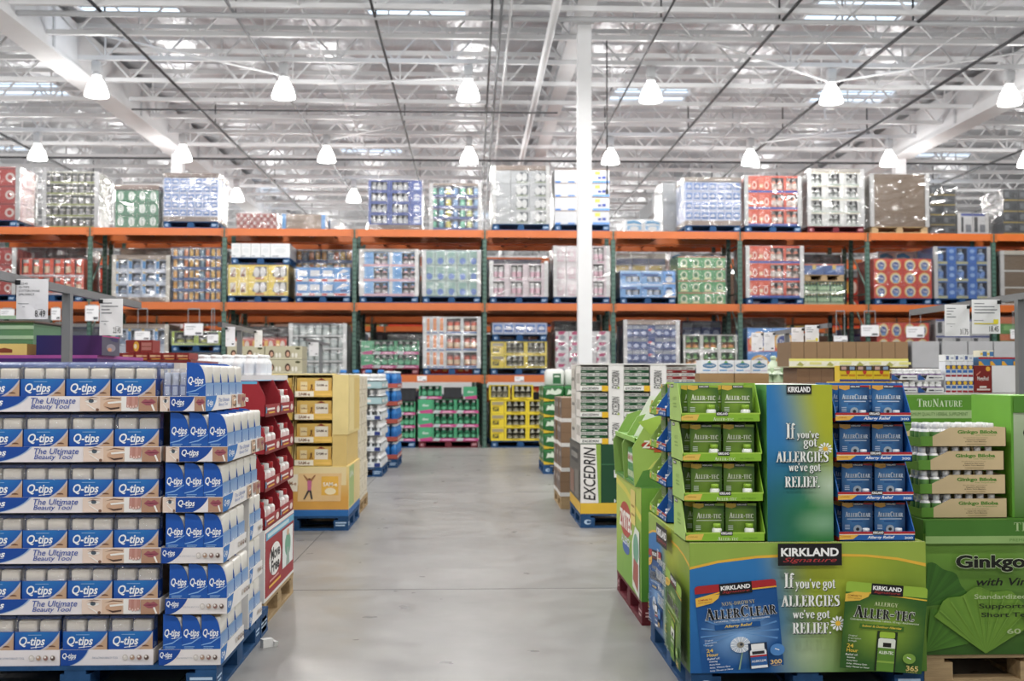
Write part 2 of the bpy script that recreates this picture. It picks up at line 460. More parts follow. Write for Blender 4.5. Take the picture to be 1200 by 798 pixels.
def backside(mb, x0, x1, y, z0, z1, **k): return PR(mb, (x1, y, z0), (-1, 0, 0), (0, 0, 1), x1 - x0, z1 - z0, **k)
def topside(mb, x0, x1, y0, y1, z, **k): return PR(mb, (x0, y0, z), (1, 0, 0), (0, 1, 0), x1 - x0, y1 - y0, **k)

def bottle_prof(r, h, cap=0.2, neck=0.5, shoulder=0.62):
    return [(r * .92, 0), (r, h * .03), (r, h * shoulder), (r * .85, h * (shoulder + .08)), (r * neck, h * (1 - cap - .04)), (r * neck, h * (1 - cap)), (r * neck * 1.15, h * (1 - cap)), (r * neck * 1.1, h * .985), (r * neck * .8, h)]
def bottle_cols(body, label, capc): return [body, label, body, body, body, capc, capc, capc]
# ================================================================== THE SETTING
def struct(name, mb, mats=None): 
    o = mb.build(name) if isinstance(mb, MB) else obj(name, mb)
    o['kind'] = 'structure'
    return o
CEIL = 8.75
XL, XR, YB, YF = -42.0, 46.0, -14.0, 76.0

# polished concrete floor
m, nt, out = new_mat('floor', 'polished_concrete')
b = nt.nodes.new('ShaderNodeBsdfPrincipled')
tc = nt.nodes.new('ShaderNodeTexCoord')
n1 = nt.nodes.new('ShaderNodeTexNoise'); n1.inputs['Scale'].default_value = 0.55; n1.inputs['Detail'].default_value = 8; n1.inputs['Roughness'].default_value = 0.62
n2 = nt.nodes.new('ShaderNodeTexNoise'); n2.inputs['Scale'].default_value = 4.0; n2.inputs['Detail'].default_value = 6
n3 = nt.nodes.new('ShaderNodeTexNoise'); n3.inputs['Scale'].default_value = 90.0; n3.inputs['Detail'].default_value = 2
for n in (n1, n2, n3): nt.links.new(tc.outputs['Object'], n.inputs['Vector'])
cr = nt.nodes.new('ShaderNodeValToRGB')
cr.color_ramp.elements[0].position = 0.3; cr.color_ramp.elements[0].color = K('#8d8c8b')
cr.color_ramp.elements[1].position = 0.7; cr.color_ramp.elements[1].color = K('#a7a6a4')
nt.links.new(n1.outputs['Fac'], cr.inputs[0])
mx = nt.nodes.new('ShaderNodeMix'); mx.data_type = 'RGBA'; mx.blend_type = 'MULTIPLY'; mx.inputs[0].default_value = 0.22
nt.links.new(cr.outputs[0], mx.inputs[6]); nt.links.new(n2.outputs['Fac'], mx.inputs[7])
mx2 = nt.nodes.new('ShaderNodeMix'); mx2.data_type = 'RGBA'; mx2.blend_type = 'MULTIPLY'; mx2.inputs[0].default_value = 0.0
nt.links.new(mx.outputs[2], mx2.inputs[6]); nt.links.new(n3.outputs['Fac'], mx2.inputs[7])
nt.links.new(mx2.outputs[2], b.inputs['Base Color'])
rr = nt.nodes.new('ShaderNodeMapRange'); rr.inputs[1].default_value = 0.3; rr.inputs[2].default_value = 0.7; rr.inputs[3].default_value = 0.27; rr.inputs[4].default_value = 0.42
nt.links.new(n2.outputs['Fac'], rr.inputs[0]); nt.links.new(rr.outputs[0], b.inputs['Roughness'])
b.inputs['Specular IOR Level'].default_value = 0.5
nt.links.new(b.outputs[0], out.inputs[0])
mb = MB(); mb.add([(XL, YB, 0), (XR, YB, 0), (XR, YF, 0), (XL, YF, 0)], [(0, 1, 2, 3)], '#bbbbbb', 'floor')
struct('floor', mb)
mb = MB()      # sawn joints of the slab
for y in (7.95, 14.6, 21.4): mb.box(XL, XR, y - .004, y + .004, .0003, .0012, '#6d6b69', 'dark')
for x in (-7.5, -1.44, 4.8, 11): mb.box(x - .004, x + .004, YB, YF, .0003, .0012, '#6d6b69', 'dark')
struct('floor_joint_lines', mb)

# foil faced roof deck
m, nt, out = new_mat('foil', 'white_foil_roof_insulation')
b = nt.nodes.new('ShaderNodeBsdfPrincipled'); b.inputs['Base Color'].default_value = K('#c3c5c9'); b.inputs['Roughness'].default_value = 0.36; b.inputs['Metallic'].default_value = 0.55
tc = nt.nodes.new('ShaderNodeTexCoord'); mp = nt.nodes.new('ShaderNodeMapping'); mp.inputs['Scale'].default_value = (0.8, 0.35, 1)
n1 = nt.nodes.new('ShaderNodeTexNoise'); n1.inputs['Scale'].default_value = 1.1; n1.inputs['Detail'].default_value = 5
bp = nt.nodes.new('ShaderNodeBump'); bp.inputs['Strength'].default_value = 0.8; bp.inputs['Distance'].default_value = 0.3
nt.links.new(tc.outputs['Object'], mp.inputs[0]); nt.links.new(mp.outputs[0], n1.inputs[0]); nt.links.new(n1.outputs['Fac'], bp.inputs['Height']); nt.links.new(bp.outputs[0], b.inputs['Normal'])
nt.links.new(b.outputs[0], out.inputs[0])
mb = MB(); mb.box(XL, XR, YB, YF, CEIL, CEIL + .15, '#e4e6e8', 'foil')
struct('ceiling', mb)

# outer walls
m, nt, out = new_mat('wall', 'painted_wall_panel')
b = nt.nodes.new('ShaderNodeBsdfPrincipled'); b.inputs['Base Color'].default_value = K('#d9dadb'); b.inputs['Roughness'].default_value = 0.6
wv = nt.nodes.new('ShaderNodeTexWave'); wv.inputs['Scale'].default_value = 1.2
bp = nt.nodes.new('ShaderNodeBump'); bp.inputs['Strength'].default_value = 0.15
nt.links.new(wv.outputs['Fac'], bp.inputs['Height']); nt.links.new(bp.outputs[0], b.inputs['Normal']); nt.links.new(b.outputs[0], out.inputs[0])
for nm, bx in (('wall_far', (XL, XR, YF, YF + .2)), ('wall_near', (XL, XR, YB - .2, YB)), ('wall_left', (XL - .2, XL, YB, YF)), ('wall_right', (XR, XR + .2, YB, YF))):
    mb = MB(); mb.box(bx[0], bx[1], bx[2], bx[3], 0, CEIL, '#d9dadb', 'wall'); struct(nm, mb)

# deep white girders along the depth of the hall
WH, WG = '#e2e3e5', '#c4c6c9'
for gx in (-8.15, 12.1):
    mb = MB()
    mb.box(gx - .2, gx + .2, YB, YF, 7.72, 8.62, WH, 'steel')
    mb.box(gx - .27, gx + .27, YB, YF, 7.66, 7.72, WH, 'steel')
    for k in range(12):
        y = 10 + k * 5.6
        mb.box(gx - .23, gx + .23, y, y + .08, 7.72, 8.62, WG, 'steel')
    struct('ceiling_girder', mb)
mb = MB()       # the I section over the column line
mb.box(1.92, 2.08, YB, YF, 8.05, 8.6, WG, 'steel'); mb.box(1.83, 2.17, YB, YF, 8.0, 8.05, WH, 'steel'); mb.box(1.83, 2.17, YB, YF, 8.56, 8.6, WH, 'steel')
struct('ceiling_girder', mb)

# open web joists running across
JB, JT = 7.95, 8.6
def joist(y, k):
    mb = MB()
    x0, x1 = -8.15 - 24.4, 12.1 + 24.4
    if y < 26: x0, x1 = -22, 27
    for z, r in ((JB, .045), (JT, .045)):
        mb.box(x0, x1, y - r, y + r, z - r, z + r, WH, 'steel')
    n = int((x1 - x0) / 1.15); st = (x1 - x0) / n
    for i in range(n):
        xa = x0 + i * st
        mb.tube((xa, y, JT), (xa + st / 2, y, JB), .024, WH, 'steel', 4)
        mb.tube((xa + st / 2, y, JB), (xa + st, y, JT), .024, WH, 'steel', 4)
        if i % 2 == k % 2: mb.tube((xa + st / 2, y, JB), (xa + st / 2, y, JT), .02, WH, 'steel', 4)
    struct('ceiling_joist', mb)
k = 0; y = 2.5
while y < 74:
    joist(y, k); k += 1
    y += 3.35 if y < 15.8 or y > 42 else 1.675

# bridging rods, sprinkler pipes and conduits under the deck, running with the depth
def run(name, x, z, r, col, y0=YB + 4, y1=YF - 1, mat='steel'):
    mb = MB(); mb.tube((x, y0, z), (x, y1, z), r, col, mat, 8)
    for i in range(10):
        y = y0 + (y1 - y0) * (i + .5) / 10
        mb.box(x - .012, x + .012, y - .02, y + .02, z, JT, col, mat)
    struct(name, mb)
run('ceiling_trim_pipe', 1.42, 7.78, .075, WH)
for x, z, r, c in ((-6.5, 7.9, .032, '#2c2d30'), (-4.2, 7.92, .028, '#8a8c90'), (-1.72, 7.86, .026, '#26272a'), (.5, 7.8, .03, '#6d6f73'), (.66, 7.8, .022, '#d5d6d8'), (.34, 7.84, .022, '#2b2c2f'),
                   (5.55, 7.88, .03, '#2c2d30'), (8.0, 7.88, .034, '#2c2d30'), (10.2, 7.88, .034, '#34363a'), (3.4, 7.84, .02, '#3a3b3f'), (6.7, 7.9, .018, '#aeb0b4'), (-12.4, 7.9, .034, '#34363a'), (-16.5, 7.9, .03, '#34363a'), (15.5, 7.9, .034, '#34363a'), (19.5, 7.9, .034, '#34363a'), (-3.0, 7.95, .016, '#d5d6d8'), (9.1, 7.93, .016, '#d5d6d8')):
    run('ceiling_trim_pipe', x, z, r, c)
def cross(name, y, z, r, col, x0=-24, x1=30):
    mb = MB(); mb.tube((x0, y, z), (x1, y, z), r, col, 'steel', 8); struct(name, mb)
cross('ceiling_trim_pipe', 19.55, 7.86, .05, '#b9bbbe')
cross('ceiling_trim_pipe', 31.2, 7.6, .03, '#3c3d40')
cross('ceiling_trim_pipe', 25.9, 7.7, .02, '#55575b', -8, 2)
# slanted white conduits feeding the lamps
for a, c in (((-3.7, 22.6, 7.6), (-7.6, 21.2, 8.1)), ((-3.8, 29.3, 7.75), (-.4, 27.6, 8.05)), ((7.5, 22.6, 7.62), (12.0, 21.4, 8.1)), ((7.4, 22.6, 7.6), (3.8, 20.6, 8.0)), ((-.2, 22.6, 7.62), (-3.4, 24.6, 7.98)), ((7.6, 29.3, 7.75), (11.0, 28.2, 8.0))):
    mb = MB(); mb.tube(a, c, .022, WH, 'steel', 6); struct('ceiling_trim_conduit', mb)

# skylights
SKYL = [(-6.7, 21.45), (-1.1, 21.45), (7.6, 21.45), (-11.2, 28.0), (4.5, 28.0), (9.7, 28.0), (15.2, 35.0), (-3.2, 35.0), (-15, 35), (2.6, 14.8), (-5, 14.8), (8.6, 42), (-8, 42), (0, 49), (12, 49)]
for i, (x, y) in enumerate(SKYL):
    mb = MB()
    mb.box(x - .95, x + .95, y - .62, y + .62, CEIL - .012, CEIL - .004, '#dde6f5', 'sky')
    o = struct('window_%d' % (i + 1), mb)
    fr = MB()
    for bx in ((x - 1.02, x + 1.02, y - .69, y - .62), (x - 1.02, x + 1.02, y + .62, y + .69), (x - 1.02, x - .95, y - .62, y + .62), (x + .95, x + 1.02, y - .62, y + .62)):
        fr.box(bx[0], bx[1], bx[2], bx[3], CEIL - .07, CEIL, WH, 'steel')
    for q in range(1, 4): fr.box(x - .95, x + .95, y - .62 + q * .31 - .012, y - .62 + q * .31 + .012, CEIL - .04, CEIL - .014, '#8f979f', 'steel')
    f = obj('skylight_frame', fr.mesh('skylight_frame'), o); f['kind'] = 'structure'

# the white column
mb = MB()
cx, cy = X_at(684.7, 20.2, 230), 20.2
mb.box(cx - .125, cx + .125, cy - .125, cy + .125, 0, 7.94, '#e6e7e9', 'steel')
mb.box(cx - .17, cx + .17, cy - .17, cy + .17, 7.94, 8.0, WH, 'steel')
mb.box(cx - .2, cx + .2, cy - .2, cy + .2, 0, .02, WG, 'steel')
struct('column', mb)
for qx in (-8.15, 12.1):
    for qy in (31.0, 44.0):
        mb = MB(); mb.box(qx - .15, qx + .15, qy - .15, qy + .15, 0, 7.66, WH, 'steel'); struct('column', mb)

# ------------------------------------------------------------------ high-bay lamps
def bell_mesh():
    mb = MB()
    prof = [(.235, 0), (.24, .03), (.215, .12), (.18, .22), (.125, .32), (.085, .38), (.08, .41)]
    n = 20; vs = []
    for r, h in prof:
        for i in range(n):
            a = 2 * PI * i / n; vs.append((r * math.cos(a), r * math.sin(a), h))
    fs = [(j * n + i, j * n + (i + 1) % n, (j + 1) * n + (i + 1) % n, (j + 1) * n + i) for j in range(len(prof) - 1) for i in range(n)]
    fs.append(tuple((len(prof) - 1) * n + i for i in range(n)))
    mb.add(vs, fs, '#ffffff', 'bell', True)
    return mb.mesh('bell')
def build_lamp():
    t = thing('high_bay_lamp', 'glowing white bell lamp hung from the roof joists', 'lamp')
    part('bell', bell_mesh(), t)
    mb = MB(); mb.lathe([(.1, .41), (.1, .45), (.075, .47), (.075, .5)], 0, 0, 0, '#dfe0e2', 'steel', 16)
    part('socket_collar', mb, t)
    mb = MB(); mb.rbox(-.09, .09, -.09, .09, .49, .7, .02, '#c9cbce', 'steel')
    part('ballast_housing', mb, t)
    mb = MB(); mb.path([(0, 0, .69), (0, 0, .78)], .012, '#aaacaf', 'steel', 6)
    pts = [(.09 + .1 * math.cos(a) , 0, .72 + .09 * math.sin(a)) for a in [i / 10 * 2 * PI for i in range(11)]]
    mb.path(pts, .008, '#d0d2d4', 'steel', 5)
    part('hook_and_cord', mb, t)
    ld = bpy.data.lights.new('lamp_glow', 'SPOT'); ld.energy = LAMP_W; ld.color = (1, .975, .94); ld.shadow_soft_size = .18
    ld.spot_size = math.radians(178); ld.spot_blend = 0.2
    lo = obj('lamp_glow', ld, t, (0, 0, -.03)); KIDS[t.name].append(lo)
    ld = bpy.data.lights.new('lamp_uplight', 'POINT'); ld.energy = UP_W; ld.color = (1, .98, .95); ld.shadow_soft_size = .24
    lo = obj('lamp_uplight', ld, t, (0, 0, -.3)); KIDS[t.name].append(lo)
    return t
LAMP = build_lamp()
lamp_rows = [22.6, 29.3, 36.0, 42.7, 49.4, 56.1, 62.8]
rowname = ['nearest row over the rack', 'second row of roof lamps', 'third row of roof lamps', 'fourth row of roof lamps', 'fifth row of roof lamps', 'sixth row of roof lamps', 'farthest row of roof lamps']
first = True
for r, y in enumerate([-4.2, 2.5, 9.2, 15.9] + lamp_rows):
    inview = y > 20
    n = 0
    for k in range(-5, 6):
        x = -.08 + 3.75 * k
        if not inview and abs(k) > 3 or r < 5 and abs(k) > 4: continue
        n += 1
        if inview:
            lb = 'glowing white bell lamp, %s from the side wall in the %s' % (NTH[n], rowname[r - 4])
            g = None
        else:
            lb = 'white bell lamp hung above the aisle in front of the rack'; g = 'lamps above the near aisle'
        z = JB - .78
        if first: o = LAMP; first = False; o['label'] = lb; o.location = (x, y, z)
        else: o = dup(LAMP, (x, y, z), 0, lb)
        if g: o['group'] = g
        elif 'group' in o: del o['group']

# black cord hanging from the roof beside the column
mb = MB(); p = at(711.5, 224, 20.925); mb.path([(p.x, 20.925, JB), (p.x, 20.925, p.z + .1), (p.x - .01, 20.925, p.z)], .013, '#17181a', 'plastic', 8)
mb.box(p.x - .03, p.x + .02, 20.9, 20.95, p.z - .06, p.z + .03, '#1d1e20', 'plastic')
tag(mb.build('hanging_power_cord'), 'thin black cord hanging from the roof beside the white column', 'cord')
# grey duct high up behind the rack
mb = MB(); mb.box(6.3, 9.0, 38, 41.6, 7.2, 7.75, '#9da0a4', 'steel'); mb.box(6.2, 9.1, 37.9, 38.05, 7.15, 7.8, '#b4b7ba', 'steel')
for xx in (6.5, 8.8):
    for yy in (38.3, 41.2): mb.box(xx - .01, xx + .01, yy - .01, yy + .01, 7.7, CEIL, '#b4b7ba', 'steel')
tag(mb.build('air_duct'), 'flat grey air duct hung under the roof far behind the rack', 'duct')
# ================================================================== PALLETS AND CARTONS
_pm = {}
def pallet_parts(w, d, col, logo=None, mat='paint'):
    """meshes of a block pallet, origin at the middle of its front edge on the ground, front facing -y"""
    key = (round(w, 3), round(d, 3), col)
    if key in _pm: return _pm[key]
    top = MB(); dk = mixc(col, '#000000', .25)
    n = 7; bw = d / (n + (n - 1) * .28)
    for i in range(n):
        y = i * bw * 1.28
        top.box(-w / 2, w / 2, y, y + bw, .122, .14, col, mat)
    for x in (-w / 2, -.05, w / 2 - .1): top.box(x, x + .1, .002, d - .002, .102, .122, col, mat)
    bot = MB()
    for x in (-w / 2, -.05, w / 2 - .1): bot.box(x, x + .1, 0, d, 0, .018, col, mat)
    for y in (0, d / 2 - .05, d - .1): bot.box(-w / 2 + .1, -.05, y, y + .1, 0, .018, col, mat); bot.box(.05, w / 2 - .1, y, y + .1, 0, .018, col, mat)
    bl = []
    for j, y in enumerate((.002, d / 2 - .07, d - .142)):
        for i, x in enumerate((-w / 2 + .002, -.07, w / 2 - .142)):
            b = MB(); b.box(x, x + .14, y, y + .14, .018, .102, col, mat)
            if logo and j == 0 and i != 1:
                P = front(b, x, x + .14, y, .018, .102)
                for k in range(2): P.rect(.12, .62 - .3 * k, .88 - .1 * k, .78 - .3 * k, logo) if i == 2 else None
                if i == 0: P.ell(.5, .5, .26, .3, logo, 14); P.ell(.55, .5, .13, .15, col, 10); P.rect(.6, .4, .8, .6, col)
            if logo and i == 2 and j != 1:
                P = rightside(b, x + .14, y, y + .14, .018, .102)
                P.rect(.15, .6, .85, .72, logo); P.rect(.15, .36, .75, .48, logo)
            bl.append(b.mesh('block'))
    _pm[key] = (top.mesh('top_deck'), bot.mesh('bottom_deck'), bl)
    return _pm[key]
BLUE, MAROON, WOOD = '#264f7c', '#6a2631', '#b39a76'
PCOL = {'blue': (BLUE, '#b8cfe6', 'paint'), 'red': (MAROON, '#caa0a5', 'paint'), 'wood': (WOOD, None, 'wood')}
def pallet(kind, label, loc, w=1.22, d=1.05, rz=0.0, group=None):
    c, lg, mat = PCOL[kind]
    t = thing('pallet', label, 'pallet', loc, rz, group)
    top, bot, bl = pallet_parts(w, d, c, lg, mat)
    part('top_deck', top, t); part('bottom_deck', bot, t)
    for b in bl: part('block', b, t)
    return t

# ---- a carton front described by a list of marks in unit coordinates
def calm(c):
    c = K(c)
    return tuple(v * .8 for v in c[:3]) + (1.0,) if min(c[:3]) > .58 else c
def marks(P, el):
    for e in el:
        e = tuple(calm(v) if isinstance(v, str) and v.startswith('#') else v for v in e)
        k = e[0]
        if k == 'r': P.rect(*e[1:])
        elif k == 'e': P.ell(e[1], e[2], e[3], e[4], e[5], 14)
        elif k == 'p': P.poly(e[1], e[2])
        elif k == 't': P.text(e[1], e[2], e[3], e[4], e[5], e[6], bold=.02, shear=e[7] if len(e) > 7 else 0)
        elif k == 'R': P.text(e[1], e[2], e[3], e[4], e[5], e[6], font='roman')
_cm = {}
def carton_mesh(key, w, h, d, col, el=(), win=None, side=None, mat='gloss', side_el=(), seam=True):
    """win = (x0, y0, x1, y1, inner colour): an opening cut in the front, .22 deep"""
    kk = (key, round(w, 3), round(h, 3), round(d, 3))
    if kk in _cm: return _cm[kk]
    mb = MB(); g = .004; col = calm(col); side = calm(side) if side else side
    x0, x1 = -w / 2 + g, w / 2 - g; z1 = h - g
    sc = side or col
    if not win:
        mb.box(x0, x1, 0, d, 0, z1, col, mat, {'-x': sc, '+x': sc})
    else:
        a, b, c, e, ic = win
        X0, X1, Z0, Z1 = x0 + a * (x1 - x0), x0 + c * (x1 - x0), b * z1, e * z1
        dp = min(.24, d * .6)
        mb.box(x0, x1, dp, d, 0, z1, col, mat, {'-y': ic, '-x': sc, '+x': sc})
        mb.box(x0, X0, 0, dp, 0, z1, col, mat, {'+x': ic, '-x': sc}) if a > 0 else None
        mb.box(X1, x1, 0, dp, 0, z1, col, mat, {'-x': ic, '+x': sc}) if c < 1 else None
        if b > 0: mb.box(X0, X1, 0, dp, 0, Z0, col, mat, {'+z': ic})
        if e < 1: mb.box(X0, X1, 0, dp, Z1, z1, col, mat, {'-z': ic})
    P = front(mb, x0, x1, 0, 0, z1, e=.0012, mat=mat); marks(P, el)
    if side_el:
        marks(leftside(mb, x0, 0, d, 0, z1, e=.0012, mat=mat), side_el); marks(rightside(mb, x1, 0, d, 0, z1, e=.0012, mat=mat), side_el)
    _cm[kk] = mb.mesh('carton')
    return _cm[kk]
_bm = {}
def bottle_mesh(key, r, h, body='#f2f2f2', label='#4a78b8', cap='#ffffff', kind='round', sx=1.0, capf=.2, lab=(.1, .55), n=10, mat='plastic', neck=.42):
    kk = (key, round(r, 4), round(h, 4))
    if kk in _bm: return _bm[kk]
    mb = MB()
    if kind == 'jar':
        prof = [(r * .95, 0), (r, .03 * h), (r, lab[0] * h), (r, lab[1] * h), (r, h * (1 - capf)), (r * .86, h * (1 - capf)), (r * .98, h * (1 - capf + .01)), (r * .98, h * .97), (r * .86, h)]
        cols = [body, body, label, body, body, cap, cap, cap]
    else:
        s0 = 1 - capf - .26
        prof = [(r * .93, 0), (r, .03 * h), (r, lab[0] * h), (r, lab[1] * h), (r, s0 * h), (r * .82, (s0 + .1) * h), (r * neck, (1 - capf - .03) * h), (r * neck, (1 - capf) * h), (r * neck * 1.25, (1 - capf) * h), (r * neck * 1.15, .97 * h), (r * neck * .8, h)]
        cols = [body, body, label, body, body, body, body, cap, cap, cap]
    mb.lathe(prof, 0, 0, 0, body, mat, n, cols, sx=sx)
    _bm[kk] = mb.mesh('bottle')
    return _bm[kk]

# ================================================================== THE RACK
RY, RTH = 23.8, math.radians(1.1)
def rw(xl, yl, z=0.0):
    c, s = math.cos(RTH), math.sin(RTH)
    return Vector((xl * c - yl * s, RY + xl * s + yl * c, z))
def rk(px, py, yl=0.0):
    """rack coordinates (along, height) of the point of the plane yl behind the rack face seen at a pixel"""
    d = ray(px, py); c, s = math.cos(RTH), math.sin(RTH)
    # local depth = -(X)*s + (Y-RY)*c = yl
    t = (yl + RY * c) / (-d.x * s + d.y * c)
    X, Y = d.x * t, d.y * t
    return X * c + (Y - RY) * s, H_EYE + d.z * t
GREEN, ORANGE = '#4c6b60', '#c4672f'
UP_PX = [-48, 104, 262, 415, 568, 719, 868, 1018, 1166, 1314]
UPX = [rk(p, 400)[0] for p in UP_PX]
ZL, ZM, ZT = rk(580, 439.3)[1], rk(580, 355.3)[1], rk(580, 269.8)[1]
BH = .155
RD = 1.08
def upright_mesh(top):
    posts = []
    for y0 in (0, RD - .08):
        mb = MB(); w = .045
        mb.box(-w, w, y0, y0 + .008, 0, top, GREEN, 'metal'); mb.box(-w, -w + .006, y0, y0 + .07, 0, top, GREEN, 'metal'); mb.box(w - .006, w, y0, y0 + .07, 0, top, GREEN, 'metal')
        z = .15
        while z < top - .1:
            for sx in (-.02, .02): mb.box(sx - .009, sx + .009, y0 - .0015, y0 + .0005, z, z + .038, '#22332f', 'dark')
            z += .1
        mb.box(-.07, .07, y0 - .03, y0 + .1, 0, .012, GREEN, 'metal')
        posts.append(mb)
    br = []
    z = .25; up = True
    while z + 1.0 < top:
        mb = MB(); a, b = (z, z + .95)
        mb.tube((0, .05, a), (0, RD - .05, b), .018, '#7d968c', 'metal', 4); br.append(mb)
        mb = MB(); mb.tube((0, .05, b + .03), (0, RD - .05, b + .03), .016, GREEN, 'metal', 4); br.append(mb)
        z += 1.05
    return posts, br
def beam_mesh(L):
    mb = MB()
    mb.box(-L / 2, L / 2, 0, .05, -BH, 0, ORANGE, 'metal'); mb.box(-L / 2, L / 2, .05, .075, -BH, -.045, ORANGE, 'metal')
    for s in (-1, 1):
        mb.box(s * L / 2 - .025, s * L / 2 + .025, -.012, .06, -BH - .03, 0, '#b0612f', 'metal')
        mb.box(s * L / 2 - .008, s * L / 2 + .008, -.015, -.012, -BH / 2 - .008, -BH / 2 + .008, '#7a3a17', 'dark')
    return mb.mesh('beam')
def build_rack(name, label, yl0, top, group=None):
    t = thing(name, label, 'pallet rack', rw(0, yl0), RTH)
    posts, br = upright_mesh(top)
    posts = [p.mesh('post') for p in posts]; br = [b.mesh('brace') for b in br]
    for x in UPX:
        f = part('upright_frame', posts[0], t, (x, 0, 0))
        part('rear_post', posts[1], f); 
        for b in br: part('brace', b, f)
    bars = MB(); bars.box(-.03, .03, .05, RD - .05, -.07, -.02, '#9c5427', 'metal'); bars = bars.mesh('support_bar')
    for a, b in zip(UPX, UPX[1:]):
        L = b - a - .09; me = beam_mesh(L)
        for z in (ZL, ZM, ZT):
            o1 = part('beam', me, t, ((a + b) / 2, -.01, z))
            o2 = part('beam', me, t, ((a + b) / 2, RD + .01, z), PI)
            for q in (.17, .37, .63, .83):
                part('support_bar', bars, o1, ((q - .5) * L, .01, 0))
    return t
build_rack('pallet_rack', 'long orange and green steel pallet rack across the end of the aisle', 0.0, ZT)
build_rack('pallet_rack', 'second orange pallet rack standing back to back behind the long front rack', RD + .35, ZT)

# ================================================================== LOADS IN THE RACK
LEV = {'T': ZT + .003, 'M': ZM + .003, 'L': ZL + .003, 'F': 0.002}
def load(label, cat, x0, x1, ytop, lev, cols, rows, base='blue', d=1.0, posts=None, cap=None, capw=.09, foot=None, film=True, yl=0.02, z0=None, name='wrapped_pallet_load', plabel=None, sag=False, inset=.0):
    """x0, x1, ytop: pixels of the load's front; cols: list of (share of the width, carton kind key) ; rows: number of tiers.
    A carton kind is a dict with col, el, win, side, b (bottles)"""
    a, _ = rk(x0, 400, yl); b, _ = rk(x1, 400, yl); _, zt = rk(580 if True else x0, ytop, yl)
    # heights are read along the load's own column of pixels
    zt = rk((x0 + x1) / 2, ytop, yl)[1]
    if lev != 'T':
        for ux in UPX:       # keep clear of the posts
            if a < ux + .075 and b > ux - .075:
                if (a + b) / 2 > ux: a = ux + .075
                else: b = ux - .075
    w = b - a; xc = (a + b) / 2
    z = LEV[lev] if z0 is None else z0
    if base:
        pallet(base, plabel or ' '.join(('%s pallet under the %s' % ({'blue': 'blue', 'red': 'dark red', 'wood': 'bare wooden'}[base], label)).split()[:16]), rw(xc, yl, z), w=min(1.25, max(w - .01, .6)), d=d, rz=RTH)
        z += .142
    t = thing(name, label, cat, rw(xc, yl, z), RTH)
    h = zt - z; q = 0.0
    ft = .0
    if foot:
        mb = MB(); mb.box(-w / 2, w / 2, 0, d, 0, .1, foot, 'card'); part('foot_board', mb, t); ft = .1
    ch = capw if cap else 0
    hc = (h - ft - ch - (.004 if film else 0)) / rows
    pw = .075 if posts else 0.0
    iw = w - 2 * pw * .35 - 2 * inset
    tot = sum(c[0] for c in cols)
    for r in range(rows):
        x = -iw / 2
        for share, kd in cols:
            cw = iw * share / tot
            me = carton_mesh(kd['key'], cw, hc, d - .02, kd['col'], kd.get('el', ()), kd.get('win'), kd.get('side'), kd.get('mat', 'gloss'), kd.get('side_el', ()))
            c = part('carton', me, t, (x + cw / 2, .01, ft + r * hc))
            bt = kd.get('b')
            if bt:
                n = bt['n']; wi = kd['win']
                ww = (wi[2] - wi[0]) * cw; bh = min(bt.get('h', .8) * hc, (1.0 - wi[1]) * hc - .012)
                rr = min(ww / n * .47, .085)
                bm = bottle_mesh(bt['key'], rr, bh, calm(bt.get('body', '#f2f2f2')), calm(bt.get('label', '#dddddd')), calm(bt.get('cap', '#ffffff')), bt.get('kind', 'round'), capf=bt.get('capf', .2), n=8, lab=bt.get('lab', (.1, .55)))
                for i in range(n):
                    part('bottle', bm, c, (-cw / 2 + wi[0] * cw + ww * (i + .5) / n, .02 + rr, wi[1] * hc + .006))
            x += cw
    if cap:
        mb = MB(); mb.box(-w / 2 - .005, w / 2 + .005, -.005, d + .005, h - ch, h, cap, 'card'); part('cap_board', mb, t)
    if posts:
        posts = calm(posts)
        for s in (-1, 1):
            for yy in (-.012, d - .05):
                mb = MB(); mb.box(s * w / 2 - (pw if s > 0 else 0), s * w / 2 + (0 if s > 0 else pw), yy, yy + .008, 0, h + (.06 if sag else 0), posts, 'card')
                xo = s * w / 2 + (.0 if s > 0 else -.006)
                mb.box(xo, xo + .006, yy, yy + pw, 0, h + (.06 if sag else 0), posts, 'card')
                part('corner_board', mb, t)
    if film:
        mb = MB()
        e = .012
        pts = [(-w / 2 - e, -e - .012), (w / 2 + e, -e - .012), (w / 2 + e, d + e), (-w / 2 - e, d + e)]
        n = 5
        vs, fs = [], []
        for k in range(n + 1):
            zz = k / n * (h + .004); bul = .004 * ((k * 7) % 3)
            vs += [(px_ + (bul if px_ > 0 else -bul), py_ - (bul if py_ < 0 else 0), zz) for px_, py_ in pts]
        for k in range(n):
            for i in range(4): fs.append((k * 4 + i, k * 4 + (i + 1) % 4, k * 4 + 4 + (i + 1) % 4, k * 4 + 4 + i))
        fs.append(tuple(n * 4 + i for i in range(4)))
        mb.add(vs, fs, '#ffffff', 'film')
        part('stretch_film', mb, t)
    return t, zt
def kd(key, col, el=(), win=None, b=None, side=None, mat='gloss', side_el=()):
    return dict(key=key, col=col, el=el, win=win, b=b, side=side, mat=mat, side_el=side_el)
W_ = '#eceef0'
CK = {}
def defk(key, *a, **k): CK[key] = kd(key, *a, **k); return CK[key]
defk('redbox', '#a8332f', [('r', 0, .86, 1, .95, '#7c2226'), ('e', .27, .42, .15, .26, '#e8d5cf'), ('e', .27, .42, .08, .14, '#a8332f'), ('e', .74, .42, .15, .26, '#e8d5cf'), ('e', .74, .42, .08, .14, '#a8332f'), ('r', .05, .7, .45, .78, '#e3b6ae')], side_el=[('r', .05, .1, .22, .9, '#c5675c'), ('r', .3, .1, .47, .9, '#c5675c'), ('r', .55, .1, .72, .9, '#c5675c'), ('r', .8, .1, .95, .9, '#c5675c')])
